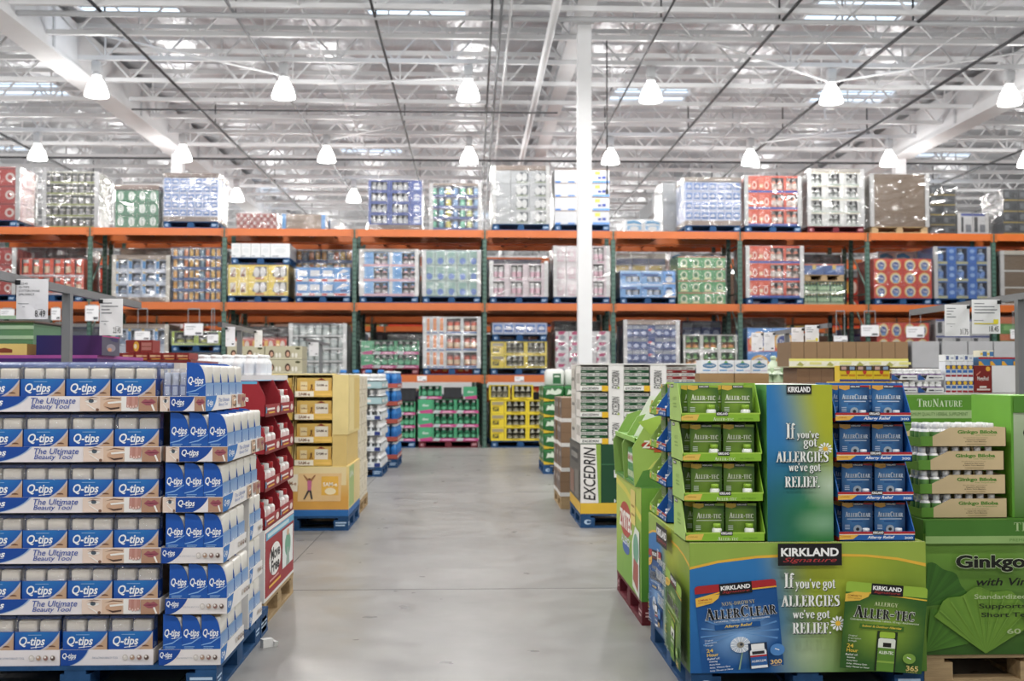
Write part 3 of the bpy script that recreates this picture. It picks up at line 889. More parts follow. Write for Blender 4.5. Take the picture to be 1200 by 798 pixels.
defk('greyjar', '#a6a699', [('r', 0, 0, 1, .1, '#8f9a4a')], (0.03, .12, .97, .9, '#55564f'), dict(key='gj', n=1, h=.74, body='#b9b8b4', label='#8f8d92', cap='#6d6f78', kind='jar', capf=.3))
defk('greencircle', '#3f7a5a', [('e', .5, .5, .3, .36, '#dfe9e2'), ('r', .47, .2, .53, .8, '#3f7a5a'), ('r', 0, .93, 1, 1, '#2d5a42')])
defk('tissue', '#a9b6d8', [('r', .12, .2, .88, .85, '#4a76bc'), ('e', .5, .5, .3, .22, '#d5dcec'), ('r', .0, .0, 1, .12, '#ccd3e4'), ('r', .2, .3, .8, .38, '#2c4d94')])
defk('smallred', '#a4645e', [('r', .08, .12, .45, .45, '#c9b0ac'), ('r', .55, .55, .92, .9, '#e6dcda'), ('r', .1, .6, .4, .85, '#8e3a38'), ('r', .6, .1, .9, .4, '#8e3a38')])
defk('brown', '#8a7666', [('r', 0, .48, 1, .5, '#6f5d4f')])
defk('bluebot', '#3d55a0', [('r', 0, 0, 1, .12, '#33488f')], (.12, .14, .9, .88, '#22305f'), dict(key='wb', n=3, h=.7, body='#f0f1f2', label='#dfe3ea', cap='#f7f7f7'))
defk('blueend', '#3d55a0', [('e', .55, .5, .3, .3, '#dfe5f2'), ('r', .2, .15, .9, .25, '#9fb0da'), ('r', .25, .45, .85, .55, '#3d55a0')])
for i, c in enumerate(('#74c4a4', '#6aa9b8', '#d8cf72', '#8fb0d8', '#86cfae', '#c7cf8a', '#9dc0e4')):
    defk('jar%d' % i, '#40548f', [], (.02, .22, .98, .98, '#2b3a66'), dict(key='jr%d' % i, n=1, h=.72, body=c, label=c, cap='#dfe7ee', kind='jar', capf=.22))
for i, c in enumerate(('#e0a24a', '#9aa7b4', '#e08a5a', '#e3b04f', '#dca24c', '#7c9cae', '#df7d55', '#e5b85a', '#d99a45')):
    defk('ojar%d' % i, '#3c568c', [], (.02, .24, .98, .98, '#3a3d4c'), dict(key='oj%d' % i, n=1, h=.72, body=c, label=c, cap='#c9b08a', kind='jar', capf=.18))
defk('whitefull', '#ccd0d4', [('r', .46, .1, .475, .95, '#c7ccd2'), ('r', .3, .06, .55, .1, '#a9b0b4')])
def fan(bg, dark, acc): return [('r', .0, .0, .2, 1, bg), ('p', [(.25, .3), (.5, .9), (.95, .9), (.95, .2), (.5, .15)], dark), ('e', .45, .5, .16, .3, '#f3f4f5'), ('e', .74, .52, .14, .32, '#eceeef'), ('r', .3, .08, .9, .16, acc)]
defk('fanwhite', '#ccd0d4', fan('#ccd0d4', '#60666c', '#8c9a78'))
defk('flatwhite', '#d0d2d7', [('r', .02, .0, .18, .12, '#3d78c4'), ('r', .4, .02, .6, .12, '#3d78c4'), ('r', .1, .5, .3, .56, '#d2d6dd'), ('r', .0, .95, 1, 1, '#8a7468')])
defk('flatend', '#d0d2d7', [('r', .3, .6, .55, .85, '#e0c24e'), ('r', .45, .3, .6, .46, '#36489a'), ('r', .65, .3, .82, .5, '#36489a'), ('r', .2, .02, 1, .16, '#5a8fd2'), ('r', .0, .95, 1, 1, '#8a7468')])
defk('lowblue', '#e8edf2', [('p', [(.1, .85), (.5, .95), (.9, .75), (.9, .55), (.5, .7), (.1, .62)], '#3d88b8'), ('r', .1, .1, .9, .5, '#8fb6d8'), ('e', .5, .25, .25, .18, '#f1f4f7')])
defk('orangebox', '#d8502f', [('r', 0, 0, 1, .13, '#2f4fa8'), ('r', .05, .2, .45, .9, '#e2735a'), ('e', .7, .45, .2, .25, '#f0d5c4'), ('e', .7, .45, .12, .15, '#c9402a'), ('r', .1, .3, .4, .5, '#e9d5b0')])
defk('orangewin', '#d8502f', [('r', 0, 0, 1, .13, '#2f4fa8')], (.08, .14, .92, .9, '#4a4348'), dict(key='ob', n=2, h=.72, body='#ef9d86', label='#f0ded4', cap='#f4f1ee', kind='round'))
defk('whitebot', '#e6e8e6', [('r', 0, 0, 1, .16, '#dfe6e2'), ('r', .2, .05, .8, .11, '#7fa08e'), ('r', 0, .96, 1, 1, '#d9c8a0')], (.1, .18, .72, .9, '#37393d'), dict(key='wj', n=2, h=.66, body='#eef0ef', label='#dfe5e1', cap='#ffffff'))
defk('bigbrown', '#7d6a58', [('r', 0, .16, 1, .166, '#66564a'), ('r', 0, .93, 1, .936, '#66564a'), ('r', .52, 0, .525, 1, '#6d5c4e')])
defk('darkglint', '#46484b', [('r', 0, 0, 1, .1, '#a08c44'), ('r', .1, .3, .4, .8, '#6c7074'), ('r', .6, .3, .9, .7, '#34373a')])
defk('redwhite', '#d9502d', [('r', 0, 0, 1, .12, '#c4b4b8')], (.12, .13, .8, .97, '#5b4048'), dict(key='rb', n=1, h=.82, body='#dd4b2b', label='#e9c9a8', cap='#f2efec', kind='jar', capf=.25))
defk('bluewhite', '#b9c6dc', [('r', 0, 0, 1, .24, '#cfd8e8'), ('r', .08, .3, .3, .95, '#2f7cb8'), ('r', .1, .9, .3, 1, '#d9b64a')], (.32, .26, .95, .95, '#3b4254'), dict(key='bw', n=1, h=.6, body='#c7cfdd', label='#8c9ab4', cap='#5c6c8c', kind='round'))
defk('yelfan', '#ecd056', [('r', 0, 0, .14, 1, '#e9cb40'), ('p', [(.2, .3), (.35, .9), (.95, .9), (.95, .3), (.5, .14)], '#6f6a5f'), ('e', .42, .52, .15, .32, '#f3f1ea'), ('e', .74, .54, .14, .34, '#eeece6'), ('r', .35, .05, .8, .16, '#c77a3a')])
defk('yelend', '#ecd056', [('r', .2, .2, .8, .85, '#efe6cf'), ('p', [(.25, .25), (.7, .8), (.75, .7), (.35, .2)], '#b98a6a'), ('r', .3, .22, .7, .4, '#8c5a3a')])
defk('whiteplain', '#eceef0', [('r', .08, .06, .42, .13, '#8b9096'), ('r', .12, .78, .8, .86, '#c4c9ce'), ('e', .5, .5, .3, .18, '#dfe3e6')])
defk('bluepanel', '#4d8acb', [('r', .12, .38, .9, .8, '#e9eef4'), ('r', 0, 0, 1, .2, '#dfe3ea'), ('r', .05, .02, .5, .17, '#cf4a45')])
defk('bluepanelend', '#5b95d2', [('p', [(.1, .5), (.6, .9), (.95, .75), (.5, .6)], '#e9eef4'), ('r', 0, 0, 1, .2, '#dfe3ea'), ('r', .0, .02, .8, .17, '#cf4a45'), ('r', .4, .3, .8, .45, '#2a4a86')])
defk('ltblue', '#7fb2e2', [('r', 0, 0, 1, .16, '#d7a9b4'), ('r', 0, .16, .12, 1, '#e9edf2'), ('r', .2, .3, .42, .96, '#5d9bd8')], (.46, .18, .97, .95, '#4b525c'), dict(key='lb', n=2, h=.66, body='#e6b8bd', label='#f2eef0', cap='#6fa9df'))
defk('tealbot', '#9fb8b4', [('r', .2, .3, .8, .9, '#86aaa2'), ('e', .5, .3, .28, .22, '#5a7cc0'), ('r', 0, 0, 1, .06, '#7f9690')])
defk('pinkwin', '#eedfe6', [('r', .3, .03, .7, .1, '#c98aa4')], (.06, .12, .72, .94, '#4c4a4f'), dict(key='pk', n=2, h=.7, body='#f1eef0', label='#e3b8c8', cap='#f7f7f7', kind='jar', capf=.35))
defk('pinkplain', '#ece4e8', [('r', .15, .25, .85, .7, '#ecd3dd'), ('r', .2, .1, .8, .16, '#d8a9bc'), ('e', .5, .5, .2, .16, '#f4f0f2')])
defk('blueday', '#6ea3dc', [('r', 0, .86, 1, 1, '#a9c8ea'), ('r', 0, .5, .1, .86, '#5687c8'), ('r', .1, .62, .8, .76, '#2f4d90')], (.26, .18, .92, .58, '#2a3556'), dict(key='bd', n=2, h=.42, body='#e9eef4', label='#b9cbe4', cap='#4f78bc', kind='jar'))
defk('bluedayend', '#5c9ade', [('e', .5, .35, .3, .22, '#e6edf5'), ('r', .25, .62, .75, .74, '#2a3556'), ('r', 0, 0, 1, .1, '#c9b6a8')])
defk('greenwin', '#4d9a5e', [('r', 0, .9, 1, 1, '#b0694a'), ('e', .5, .45, .3, .32, '#b6c9a4'), ('e', .5, .45, .18, .2, '#3c7a4a'), ('r', .2, .08, .8, .18, '#d6d59a')])
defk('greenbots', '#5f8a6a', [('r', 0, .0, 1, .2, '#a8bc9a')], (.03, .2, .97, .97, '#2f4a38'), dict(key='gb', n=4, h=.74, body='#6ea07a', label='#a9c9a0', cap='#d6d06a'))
defk('blueor', '#41609a', [('r', 0, .88, 1, 1, '#c76a45'), ('p', [(.1, .2), (.8, .75), (.9, .65), (.3, .15)], '#6f8cc0'), ('r', .42, .5, .6, .9, '#c9b25a')])
def bullseye(bg): return [('e', .5, .52, .4, .45, '#e8c46a'), ('e', .5, .52, .34, .38, '#f0e6d0'), ('e', .5, .5, .24, .26, '#3a4f98'), ('t', 'Tide', .33, .42, .68, .62, '#f4f4f6', .2), ('p', [(.3, .16), (.7, .16), (.6, .36), (.4, .36)], '#6f9acc')]
defk('bullseye', '#cf4536', bullseye(0))
defk('waterblue', '#5b83c4', [('r', 0, 0, 1, .14, '#b5b590')], (.06, .16, .94, .94, '#2c4474'), dict(key='wt', n=1, h=.72, body='#9fbbe0', label='#5c86c8', cap='#d6e2f0'))
defk('bluecol', '#3f6fbf', [('e', .5, .75, .3, .12, '#8fb0e0'), ('e', .5, .35, .3, .12, '#8fb0e0')])
defk('brownbar', '#75634f', [('r', 0, .0, 1, .1, '#e2e2de')])
defk('limewin', '#a9c24a', [('r', 0, .0, 1, .12, '#c9d88a')], (.1, .14, .92, .96, '#3d3f3a'), dict(key='lm', n=2, h=.6, body='#b9bdb0', label='#c9d070', cap='#e6e6e0'))
defk('redorange', '#c8452f', [('r', .1, .2, .4, .8, '#e0b45a'), ('e', .65, .5, .2, .3, '#e7d6c8'), ('r', 0, .9, 1, 1, '#7d2a22')])
defk('glassjar', '#dfe5e6', [('r', 0, 0, 1, .12, '#f0f2f2')], (.0, .12, 1, .98, '#97a4a6'), dict(key='gl', n=1, h=.74, body='#a9b6b6', label='#d2dcda', cap='#eef2f2', kind='jar', capf=.2))
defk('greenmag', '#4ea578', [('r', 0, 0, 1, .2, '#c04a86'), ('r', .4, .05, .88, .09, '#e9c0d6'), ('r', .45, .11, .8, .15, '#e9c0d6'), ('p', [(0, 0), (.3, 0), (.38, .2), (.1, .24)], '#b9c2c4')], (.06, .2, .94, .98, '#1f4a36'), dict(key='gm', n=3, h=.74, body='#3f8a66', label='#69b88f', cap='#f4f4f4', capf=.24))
defk('greenmagend', '#4ea578', [('r', 0, 0, 1, .16, '#c04a86'), ('p', [(0, .16), (1, .16), (1, .3), (.3, .2)], '#c04a86'), ('r', .3, .5, .75, .62, '#cfe8da'), ('r', .36, .62, .46, .68, '#cfe8da'), ('p', [(.0, .0), (.16, .0), (.0, .3)], '#d6d8d8')])
defk('orangetall', '#eceef0', [('r', .25, .2, .75, .92, '#e07b3c'), ('r', .35, .3, .65, .8, '#e9a06a'), ('r', .1, .03, .9, .1, '#3d64a8')])
defk('orangecook', '#eceef0', [('r', .03, .03, .97, .12, '#3d64a8')], (.08, .15, .92, .94, '#54464a'), dict(key='ck', n=2, h=.6, body='#c9543c', label='#e6c9a8', cap='#8a3328', kind='jar', capf=.15))
defk('yelbot', '#ead23e', [('r', .3, .05, .7, .11, '#9a7c1c')], (.08, .16, .92, .94, '#6a6448'), dict(key='yb', n=3, h=.72, body='#c9c7b4', label='#8a8670', cap='#f1f1ee', capf=.22))
defk('yelbotend', '#ead23e', [('r', .1, .66, .95, .9, '#a2977a'), ('r', .15, .2, .6, .5, '#4a4630'), ('t', 'JIF', .2, .24, .56, .46, '#ead23e', .2), ('r', .15, .56, .8, .62, '#b89a24')])
defk('magwhite', '#ebe9ec', [('p', [(0, .1), (.25, .5), (0, .6)], '#b8356e'), ('p', [(.2, 1), (.75, 1), (.55, .7), (.2, .7)], '#b8356e'), ('e', .5, .42, .26, .26, '#b9bcc4'), ('e', .5, .42, .18, .18, '#8f949c')])
defk('tin', '#3e5490', [('r', 0, .66, 1, .95, '#8c94a4'), ('r', .1, .1, .9, .55, '#33488a'), ('e', .5, .35, .34, .16, '#a9b6d6'), ('r', 0, 0, 1, .06, '#24305c')])
defk('tinmid', '#3e5490', [('e', .35, .6, .3, .1, '#d65a68'), ('e', .65, .5, .28, .12, '#d9dfe9')])
defk('kernel', '#eceee6', [('r', .05, .02, .95, .12, '#d0d6cc')], (.1, .14, .92, .96, '#3c6a3c'), dict(key='kr', n=2, h=.74, body='#8fc27a', label='#e6a05a', cap='#4c9a50'))
defk('bigorange', '#4f8fd6', [('r', 0, 0, 1, .55, '#d65a3c'), ('e', .5, .44, .42, .42, '#e8b04a'), ('e', .5, .43, .32, .34, '#f2efe6'), ('e', .5, .42, .25, .26, '#2f4490'), ('t', 'Tide', .32, .34, .68, .5, '#f4f4f6', .2)])
defk('greyfilm', '#4e5054', [('r', .1, .1, .9, .9, '#63666a')])  # greys darkened to stand in for shade in the rack gaps
defk('greenfilm', '#5c8a6a', [('r', .0, .1, 1, .3, '#a9c4b0'), ('r', 0, .55, 1, .75, '#9ab8a4')])
defk('bwbox', '#dfe0e2', [('r', .1, .15, .35, .85, '#46484c'), ('r', .5, .15, .9, .5, '#7a7d84'), ('r', 0, .9, 1, 1, '#4c5a9c')])
defk('greenor', '#5f9a52', [('r', 0, .6, 1, 1, '#cf7a52'), ('r', .2, .2, .8, .5, '#8abf74')])
defk('yelrear', '#d8d2c4', [('r', 0, 0, .8, .5, '#e0c14a'), ('r', 0, .55, 1, .8, '#7d86a8')])
def c_(*ks): return [(1, CK[k]) for k in ks]
def cw_(*ks): return [(s, CK[k]) for s, k in ks]

# --- top of the rack
load('shrink wrapped red cartons with pale grey corner post on the rack top', 'pallet load', -57, 20, 195, 'T', c_('redbox', 'redbox'), 3, posts='#c9c9cb', name='wrapped_pallet_load')
load('wrapped block of grey jars with five yellow lined tiers on the rack top', 'pallet load', 48, 113, 201, 'T', c_(*['greyjar'] * 8), 5, base=None, posts='#bcbcbe')
load('wrapped green cartons printed with white rings on the rack top', 'pallet load', 133, 184, 217, 'T', c_(*['greencircle'] * 4), 3, base=None, cap='#7d6a62')
load('wrapped blue and white tissue packs with green tag on the rack top', 'pallet load', 190, 254, 203, 'T', c_(*['tissue'] * 7), 5, cap='#80706a', foot='#8f8078')
load('low red and white cartons two tiers high on the rack top', 'pallet load', 276, 323, 250, 'T', c_(*['smallred'] * 6), 2, base=None)
load('low brown carton with blue corner strip on the rack top', 'pallet load', 330, 380, 251, 'T', c_('brown'), 1, base=None, posts='#5c97d2')
load('dark blue trays of white bottles under a clear plastic bag on the rack top', 'pallet load', 431, 494, 211, 'T', cw_((1, 'bluebot'), (1, 'bluebot'), (.55, 'blueend')), 4, base=None, foot='#7a6a62')
load('wrapped trays of teal and yellow lidded jars on the rack top', 'pallet load', 503, 564, 215, 'T', c_(*['jar%d' % i for i in range(7)]), 4, base=None, posts='#c6c6c8', cap='#8d8078', capw=.05)
load('white cartons picturing white fans in four tiers on the rack top', 'pallet load', 577, 644, 194, 'T', cw_((1, 'whitefull'), (1.1, 'fanwhite'), (1.1, 'fanwhite')), 4, posts='#eceded', cap='#8a7a70', capw=.1)
load('flat white cartons with blue marks stacked behind the white column', 'pallet load', 650, 715, 198, 'T', cw_((1.6, 'flatwhite'), (1, 'flatend')), 4, film=False)
load('low pair of blue and white packs on the rack top', 'pallet load', 733, 776, 257, 'T', c_('lowblue', 'lowblue'), 1, base=None)
load('wrapped blue and white tissue packs on brown foot board on the rack top', 'pallet load', 804, 869, 208, 'T', c_(*['tissue'] * 7), 4, cap='#a0958c', foot='#9a8a80')
load('orange cartons with blue bands and white corner posts on the rack top', 'pallet load', 874, 940, 206, 'T', cw_((1, 'orangebox'), (1, 'orangebox'), (1.2, 'orangewin'), (1.2, 'orangewin')), 3, posts='#e2e3e4')
load('white trays of white jugs in four tiers on a dark red pallet', 'pallet load', 948, 1014, 198, 'T', c_('whitebot', 'whitebot', 'whitebot'), 4, base='red', posts='#e8e9ea', cap='#a9a49e', capw=.07)
load('one tall plain brown carton with white corner posts on the rack top', 'pallet load', 1022, 1090, 204, 'T', c_('bigbrown'), 1, base='wood', posts='#dcdcdc')
load('dark glinting wrapped trays beside the tall brown carton on the rack top', 'pallet load', 1092, 1122, 217, 'T', c_('darkglint', 'darkglint'), 5, base=None, yl=.3, d=.75)
load('grey boxed goods low at the far end of the rack top', 'pallet load', 1124, 1160, 250, 'T', c_('bwbox', 'bwbox'), 1, base=None, posts='#e2e2e2', yl=.3, d=.75)
load('dark wrapped load at the far end of the rack top', 'pallet load', 1178, 1250, 222, 'T', c_(*['darkglint'] * 4), 4, base=None)
# --- middle level
load('dark red cartons behind white post on the middle beam', 'pallet load', -57, 17, 290, 'M', c_('redbox', 'redbox'), 3, posts='#e4e5e6')
load('two tiers of orange red jugs on the middle beam', 'pallet load', 22, 97, 303, 'M', c_(*['redwhite'] * 6), 2)
load('blue and white gift cartons between beige posts on the middle beam', 'pallet load', 131, 198, 299, 'M', c_(*['bluewhite'] * 4), 3, base=None, posts='#d9d4ca', cap='#8a7a6e', foot='#7a6a5e')
load('blue trays of orange and yellow jars in five tiers on the middle beam', 'pallet load', 201, 259, 290, 'M', c_(*['ojar%d' % i for i in range(9)]), 5, base=None)
t_, zt = load('yellow cartons picturing white fans on the middle beam', 'pallet load', 266, 337, 310, 'M', cw_((.5, 'yelend'), (.5, 'yelend'), (1, 'yelfan'), (1, 'yelfan')), 2)
load('plain white cartons stacked over the yellow fan cartons', 'pallet load', 270, 339, 285, 'M', cw_((.8, 'whiteplain'), (.8, 'whiteplain'), (.8, 'whiteplain'), (.8, 'whiteplain'), (1.6, 'whiteplain')), 1, z0=zt + .012, film=False)
load('two tiers of blue cartons with white panels and red strip', 'pallet load', 346, 410, 313, 'M', cw_((1, 'bluepanel'), (1, 'bluepanel'), (1, 'bluepanel'), (1.3, 'bluepanelend')), 2)
load('light blue trays with pink lips between white posts on the middle beam', 'pallet load', 421, 490, 292, 'M', c_('ltblue', 'ltblue'), 3, posts='#f0f0f1', cap='#a9a6a4', capw=.05)
load('pale teal bottles under mirror bright wrap on the middle beam', 'pallet load', 495, 563, 293, 'M', c_(*['tealbot'] * 5), 3, posts='#eeeeef')
load('two tiers of white and pink jar cartons between tall white posts', 'pallet load', 574, 642, 309, 'M', c_('pinkwin', 'pinkwin', 'pinkwin'), 2, posts='#f1f1f2', sag=True)
load('three tiers of white and pink cartons behind the white column', 'pallet load', 649, 717, 288, 'M', cw_((.75, 'pinkplain'), (.75, 'pinkplain'), (1, 'pinkwin'), (1.1, 'pinkwin')), 3, posts='#efeff0')
load('two tiers of bright blue jar cartons on the middle beam', 'pallet load', 727, 792, 317, 'M', cw_((1, 'blueday'), (1, 'blueday'), (.6, 'bluedayend')), 2)
load('green cartons with rust bands and white tag on the middle beam', 'pallet load', 795, 851, 300, 'M', c_(*['greenwin'] * 4), 4, base=None, yl=.14, d=.9)
load('orange and white jug cartons between white posts on the middle beam', 'pallet load', 875, 942, 288, 'M', cw_((.7, 'orangebox'), (.7, 'orangebox'), (1, 'orangewin'), (1.1, 'orangewin')), 3, posts='#eeeeef')
t_, zt = load('two tiers of green bottles set deep on the middle beam', 'pallet load', 943, 990, 330, 'M', c_('greenbots', 'greenbots', 'greenbots'), 2, base=None, yl=.12, d=.9)
load('blue cartons with orange lids on a wooden pallet over green bottles', 'pallet load', 943, 990, 309, 'M', c_('blueor', 'blueor'), 1, base='wood', z0=zt + .012, yl=.12, d=.9)
load('red detergent cartons with yellow and blue bullseye emblem in three tiers', 'pallet load', 1025, 1093, 303, 'M', c_(*['bullseye'] * 4), 3)
load('blue bottled goods between grey posts on the middle beam', 'pallet load', 1096, 1162, 289, 'M', cw_((1, 'waterblue'), (.7, 'bluecol'), (1, 'waterblue'), (.7, 'bluecol'), (1, 'waterblue')), 3, posts='#d5d6d8')
load('brown cartons crossed by white bars at the far end of the middle beam', 'pallet load', 1174, 1245, 294, 'M', c_('brownbar', 'brownbar'), 3, base=None, posts='#dcdcdc', cap='#b9b4a8')
# --- low beam
load('green wrapped load with grey post low on the rack behind the sign', 'pallet load', -45, 22, 378, 'L', c_('greenfilm', 'greenfilm'), 2, posts='#cfd2d0', cap='#5c5650')
load('blue and white gift cartons low on the rack behind red boxes', 'pallet load', 131, 197, 380, 'L', c_(*['bluewhite'] * 4), 2, base=None, posts='#d9d4ca', cap='#8a7a6e')
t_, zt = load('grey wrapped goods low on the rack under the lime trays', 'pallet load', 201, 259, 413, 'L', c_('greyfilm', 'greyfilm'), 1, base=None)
load('lime green trays on a blue pallet low on the rack', 'pallet load', 201, 259, 388, 'L', c_('limewin', 'limewin'), 1, z0=zt + .012)
load('red and orange cartons low on the rack behind beige cartons', 'pallet load', 266, 336, 395, 'L', c_(*['redorange'] * 5), 2)
load('clear glass jars in white trays between white posts low on the rack', 'pallet load', 339, 406, 379, 'L', c_(*['glassjar'] * 7), 4, base=None, posts='#eef0f0')
load('green soap bottles with magenta lips on the low beam over a dark red pallet', 'pallet load', 423, 491, 399, 'L', cw_((.5, 'greenmagend'), (1, 'greenmag'), (1, 'greenmag')), 2, base='red')
load('white and orange cookware cartons in three tiers on the low beam', 'pallet load', 496, 563, 371, 'L', cw_((.5, 'orangetall'), (.5, 'orangetall'), (.5, 'orangetall'), (1.25, 'orangecook'), (1.25, 'orangecook')), 3, posts='#eff0f2')
t_, zt = load('two tiers of yellow bottle cartons on the low beam', 'pallet load', 575, 641, 400, 'L', cw_((.65, 'yelbotend'), (1, 'yelbot'), (1, 'yelbot')), 2)
load('blue and white bagged goods on the pallet over the yellow bottle cartons', 'pallet load', 577, 641, 378, 'L', c_(*['tissue'] * 5), 1, z0=zt + .012)
load('white and magenta cartons with round grey picture behind the white column', 'pallet load', 651, 719, 388, 'L', c_(*['magwhite'] * 4), 4, base=None, film=True)
load('blue tins in trays between white posts low on the rack', 'pallet load', 731, 796, 375, 'L', cw_((1, 'tin'), (1, 'tin'), (1, 'tin'), (1, 'tinmid'), (1, 'tin'), (1, 'tin'), (1, 'tin')), 4, base=None, posts='#e6e6e8', cap='#9c8c82', capw=.1)
load('white cartons of green bottles with orange labels low on the rack', 'pallet load', 801, 868, 392, 'L', c_('kernel', 'kernel', 'kernel'), 2)
load('large blue and orange detergent cartons low on the rack', 'pallet load', 876, 932, 384, 'L', c_('bigorange', 'bigorange'), 2, base=None)
load('red cartons with bullseye emblem low on the rack behind plain cartons', 'pallet load', 1028, 1089, 378, 'L', c_(*['bullseye'] * 4), 3)
load('black and white printed boxes low on the rack', 'pallet load', 1097, 1160, 374, 'L', c_('bwbox', 'bwbox', 'bwbox'), 3)
load('green and orange cartons at the far end of the low beam', 'pallet load', 1172, 1240, 371, 'L', c_('greenor', 'greenor', 'greenor'), 3)
load('grey wrapped goods low on the rack above the plain brown cartons', 'pallet load', 944, 1008, 405, 'L', c_('greyfilm', 'greyfilm'), 1)
# --- on the floor under the low beam
load('green soap bottle cartons on the floor beside the blue stack', 'pallet load', 424, 487, 471, 'F', c_('greenmag', 'greenmag', 'greenmag'), 3, base='blue', film=False, name='floor_pallet_load')
load('green soap bottle cartons on a dark red pallet at the aisle end', 'pallet load', 490, 561, 468, 'F', cw_((.62, 'greenmagend'), (1, 'greenmag'), (1, 'greenmag')), 3, base='red', film=False, name='floor_pallet_load')
load('yellow bottle cartons on a blue pallet at the aisle end', 'pallet load', 575, 645, 469, 'F', cw_((.6, 'yelbotend'), (1, 'yelbot'), (1, 'yelbot')), 3, base='blue', film=False, name='floor_pallet_load')
# opened trays on top of the floor loads
def top_tray(key, label, x0, x1, y0, y1, px_extra=0):
    a = rk(x0, 400, .05)[0]; b = rk(x1, 400, .05)[0]; z0 = rk(560, y1, .05)[1]; zt = rk(560, y0, .05)[1]
    k_ = CK[key]; w, h = b - a, zt - z0
    t = thing('bottle_tray', label, 'tray', rw((a + b) / 2, .05, z0), RTH)
    part('carton', carton_mesh(key, w, h, .42, k_['col'], k_['el'], k_['win']), t)
    bt = k_.get('b')
    if bt:
        wi = k_['win']; ww = (wi[2] - wi[0]) * w; rr = min(ww / bt['n'] * .47, .085)
        bm = bottle_mesh(bt['key'], rr, min(bt['h'] * h, (1 - wi[1]) * h - .012), bt['body'], bt['label'], bt['cap'], bt.get('kind', 'round'), capf=bt.get('capf', .2), n=8)
        for i in range(bt['n']): part('bottle', bm, t, (-w / 2 + wi[0] * w + ww * (i + .5) / bt['n'], .02 + rr, wi[1] * h + .006))
zf2 = 468
top_tray('greenmag', 'half empty green soap tray atop the cartons on the dark red pallet', 491, 518, 452, 467.5)
top_tray('greenmagend', 'lone green soap carton on the end nearest the yellow pallet', 543, 559, 453, 467.5)
top_tray('yelbot', 'yellow bottle tray atop the yellow floor cartons next to the post', 573, 598, 451, 468.5)
top_tray('yelbot', 'yellow bottle tray atop the yellow floor cartons away from the post', 600, 625, 451, 468.5)
def black_crate(x0, x1, y0, y1, label):
    a = rk(x0, 400, .06)[0]; b = rk(x1, 400, .06)[0]; z0 = rk(560, y1, .06)[1]; zt = rk(560, y0, .06)[1]; w = b - a
    mb = MB(); mb.box(-w / 2, w / 2, 0, .4, 0, zt - z0, '#1b1c20', 'plastic')
    P = front(mb, -w / 2, w / 2, 0, 0, zt - z0, e=.002)
    for i in range(3): P.rect(.06 + i * .31, .15, .32 + i * .31, .85, '#2c2e33')
    o = mb.build('black_crate', None, rw((a + b) / 2, .06, z0), RTH); tag(o, label, 'crate')
black_crate(520, 541, 454, 467.5, 'black crate between two green soap trays on the dark red pallet load')
black_crate(468, 487, 455, 470.5, 'black crate on the green soap cartons beside the blue stack')

# --- deep loads on the second rack seen through the gaps
R2 = RD + .37
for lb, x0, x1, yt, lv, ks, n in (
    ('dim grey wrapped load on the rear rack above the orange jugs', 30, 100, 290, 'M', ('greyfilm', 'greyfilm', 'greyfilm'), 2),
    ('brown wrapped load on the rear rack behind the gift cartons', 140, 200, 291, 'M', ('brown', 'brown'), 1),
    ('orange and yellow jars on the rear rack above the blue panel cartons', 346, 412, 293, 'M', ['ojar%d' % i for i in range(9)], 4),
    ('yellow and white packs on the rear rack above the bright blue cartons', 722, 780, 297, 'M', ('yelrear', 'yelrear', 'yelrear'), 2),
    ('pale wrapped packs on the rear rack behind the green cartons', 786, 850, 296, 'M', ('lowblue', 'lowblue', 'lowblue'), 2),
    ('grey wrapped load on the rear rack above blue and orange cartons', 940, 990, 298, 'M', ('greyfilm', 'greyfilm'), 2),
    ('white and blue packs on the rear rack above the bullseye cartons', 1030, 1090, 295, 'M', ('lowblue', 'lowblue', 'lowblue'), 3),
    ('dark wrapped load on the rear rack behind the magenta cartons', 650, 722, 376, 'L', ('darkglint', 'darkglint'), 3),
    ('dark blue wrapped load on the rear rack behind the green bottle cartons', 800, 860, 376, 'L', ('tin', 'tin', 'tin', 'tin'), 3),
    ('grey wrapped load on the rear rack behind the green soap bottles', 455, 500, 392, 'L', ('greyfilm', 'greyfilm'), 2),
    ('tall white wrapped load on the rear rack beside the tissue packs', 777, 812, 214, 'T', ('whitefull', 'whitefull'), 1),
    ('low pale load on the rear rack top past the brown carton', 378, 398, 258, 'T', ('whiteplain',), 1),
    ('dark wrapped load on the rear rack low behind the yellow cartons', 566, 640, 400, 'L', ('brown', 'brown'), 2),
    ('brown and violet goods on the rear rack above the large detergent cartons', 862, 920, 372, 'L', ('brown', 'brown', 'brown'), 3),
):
    load(lb, 'pallet load', x0, x1, yt, lv, c_(*ks), n, base='blue' if lv == 'M' else None, yl=R2, d=.95)

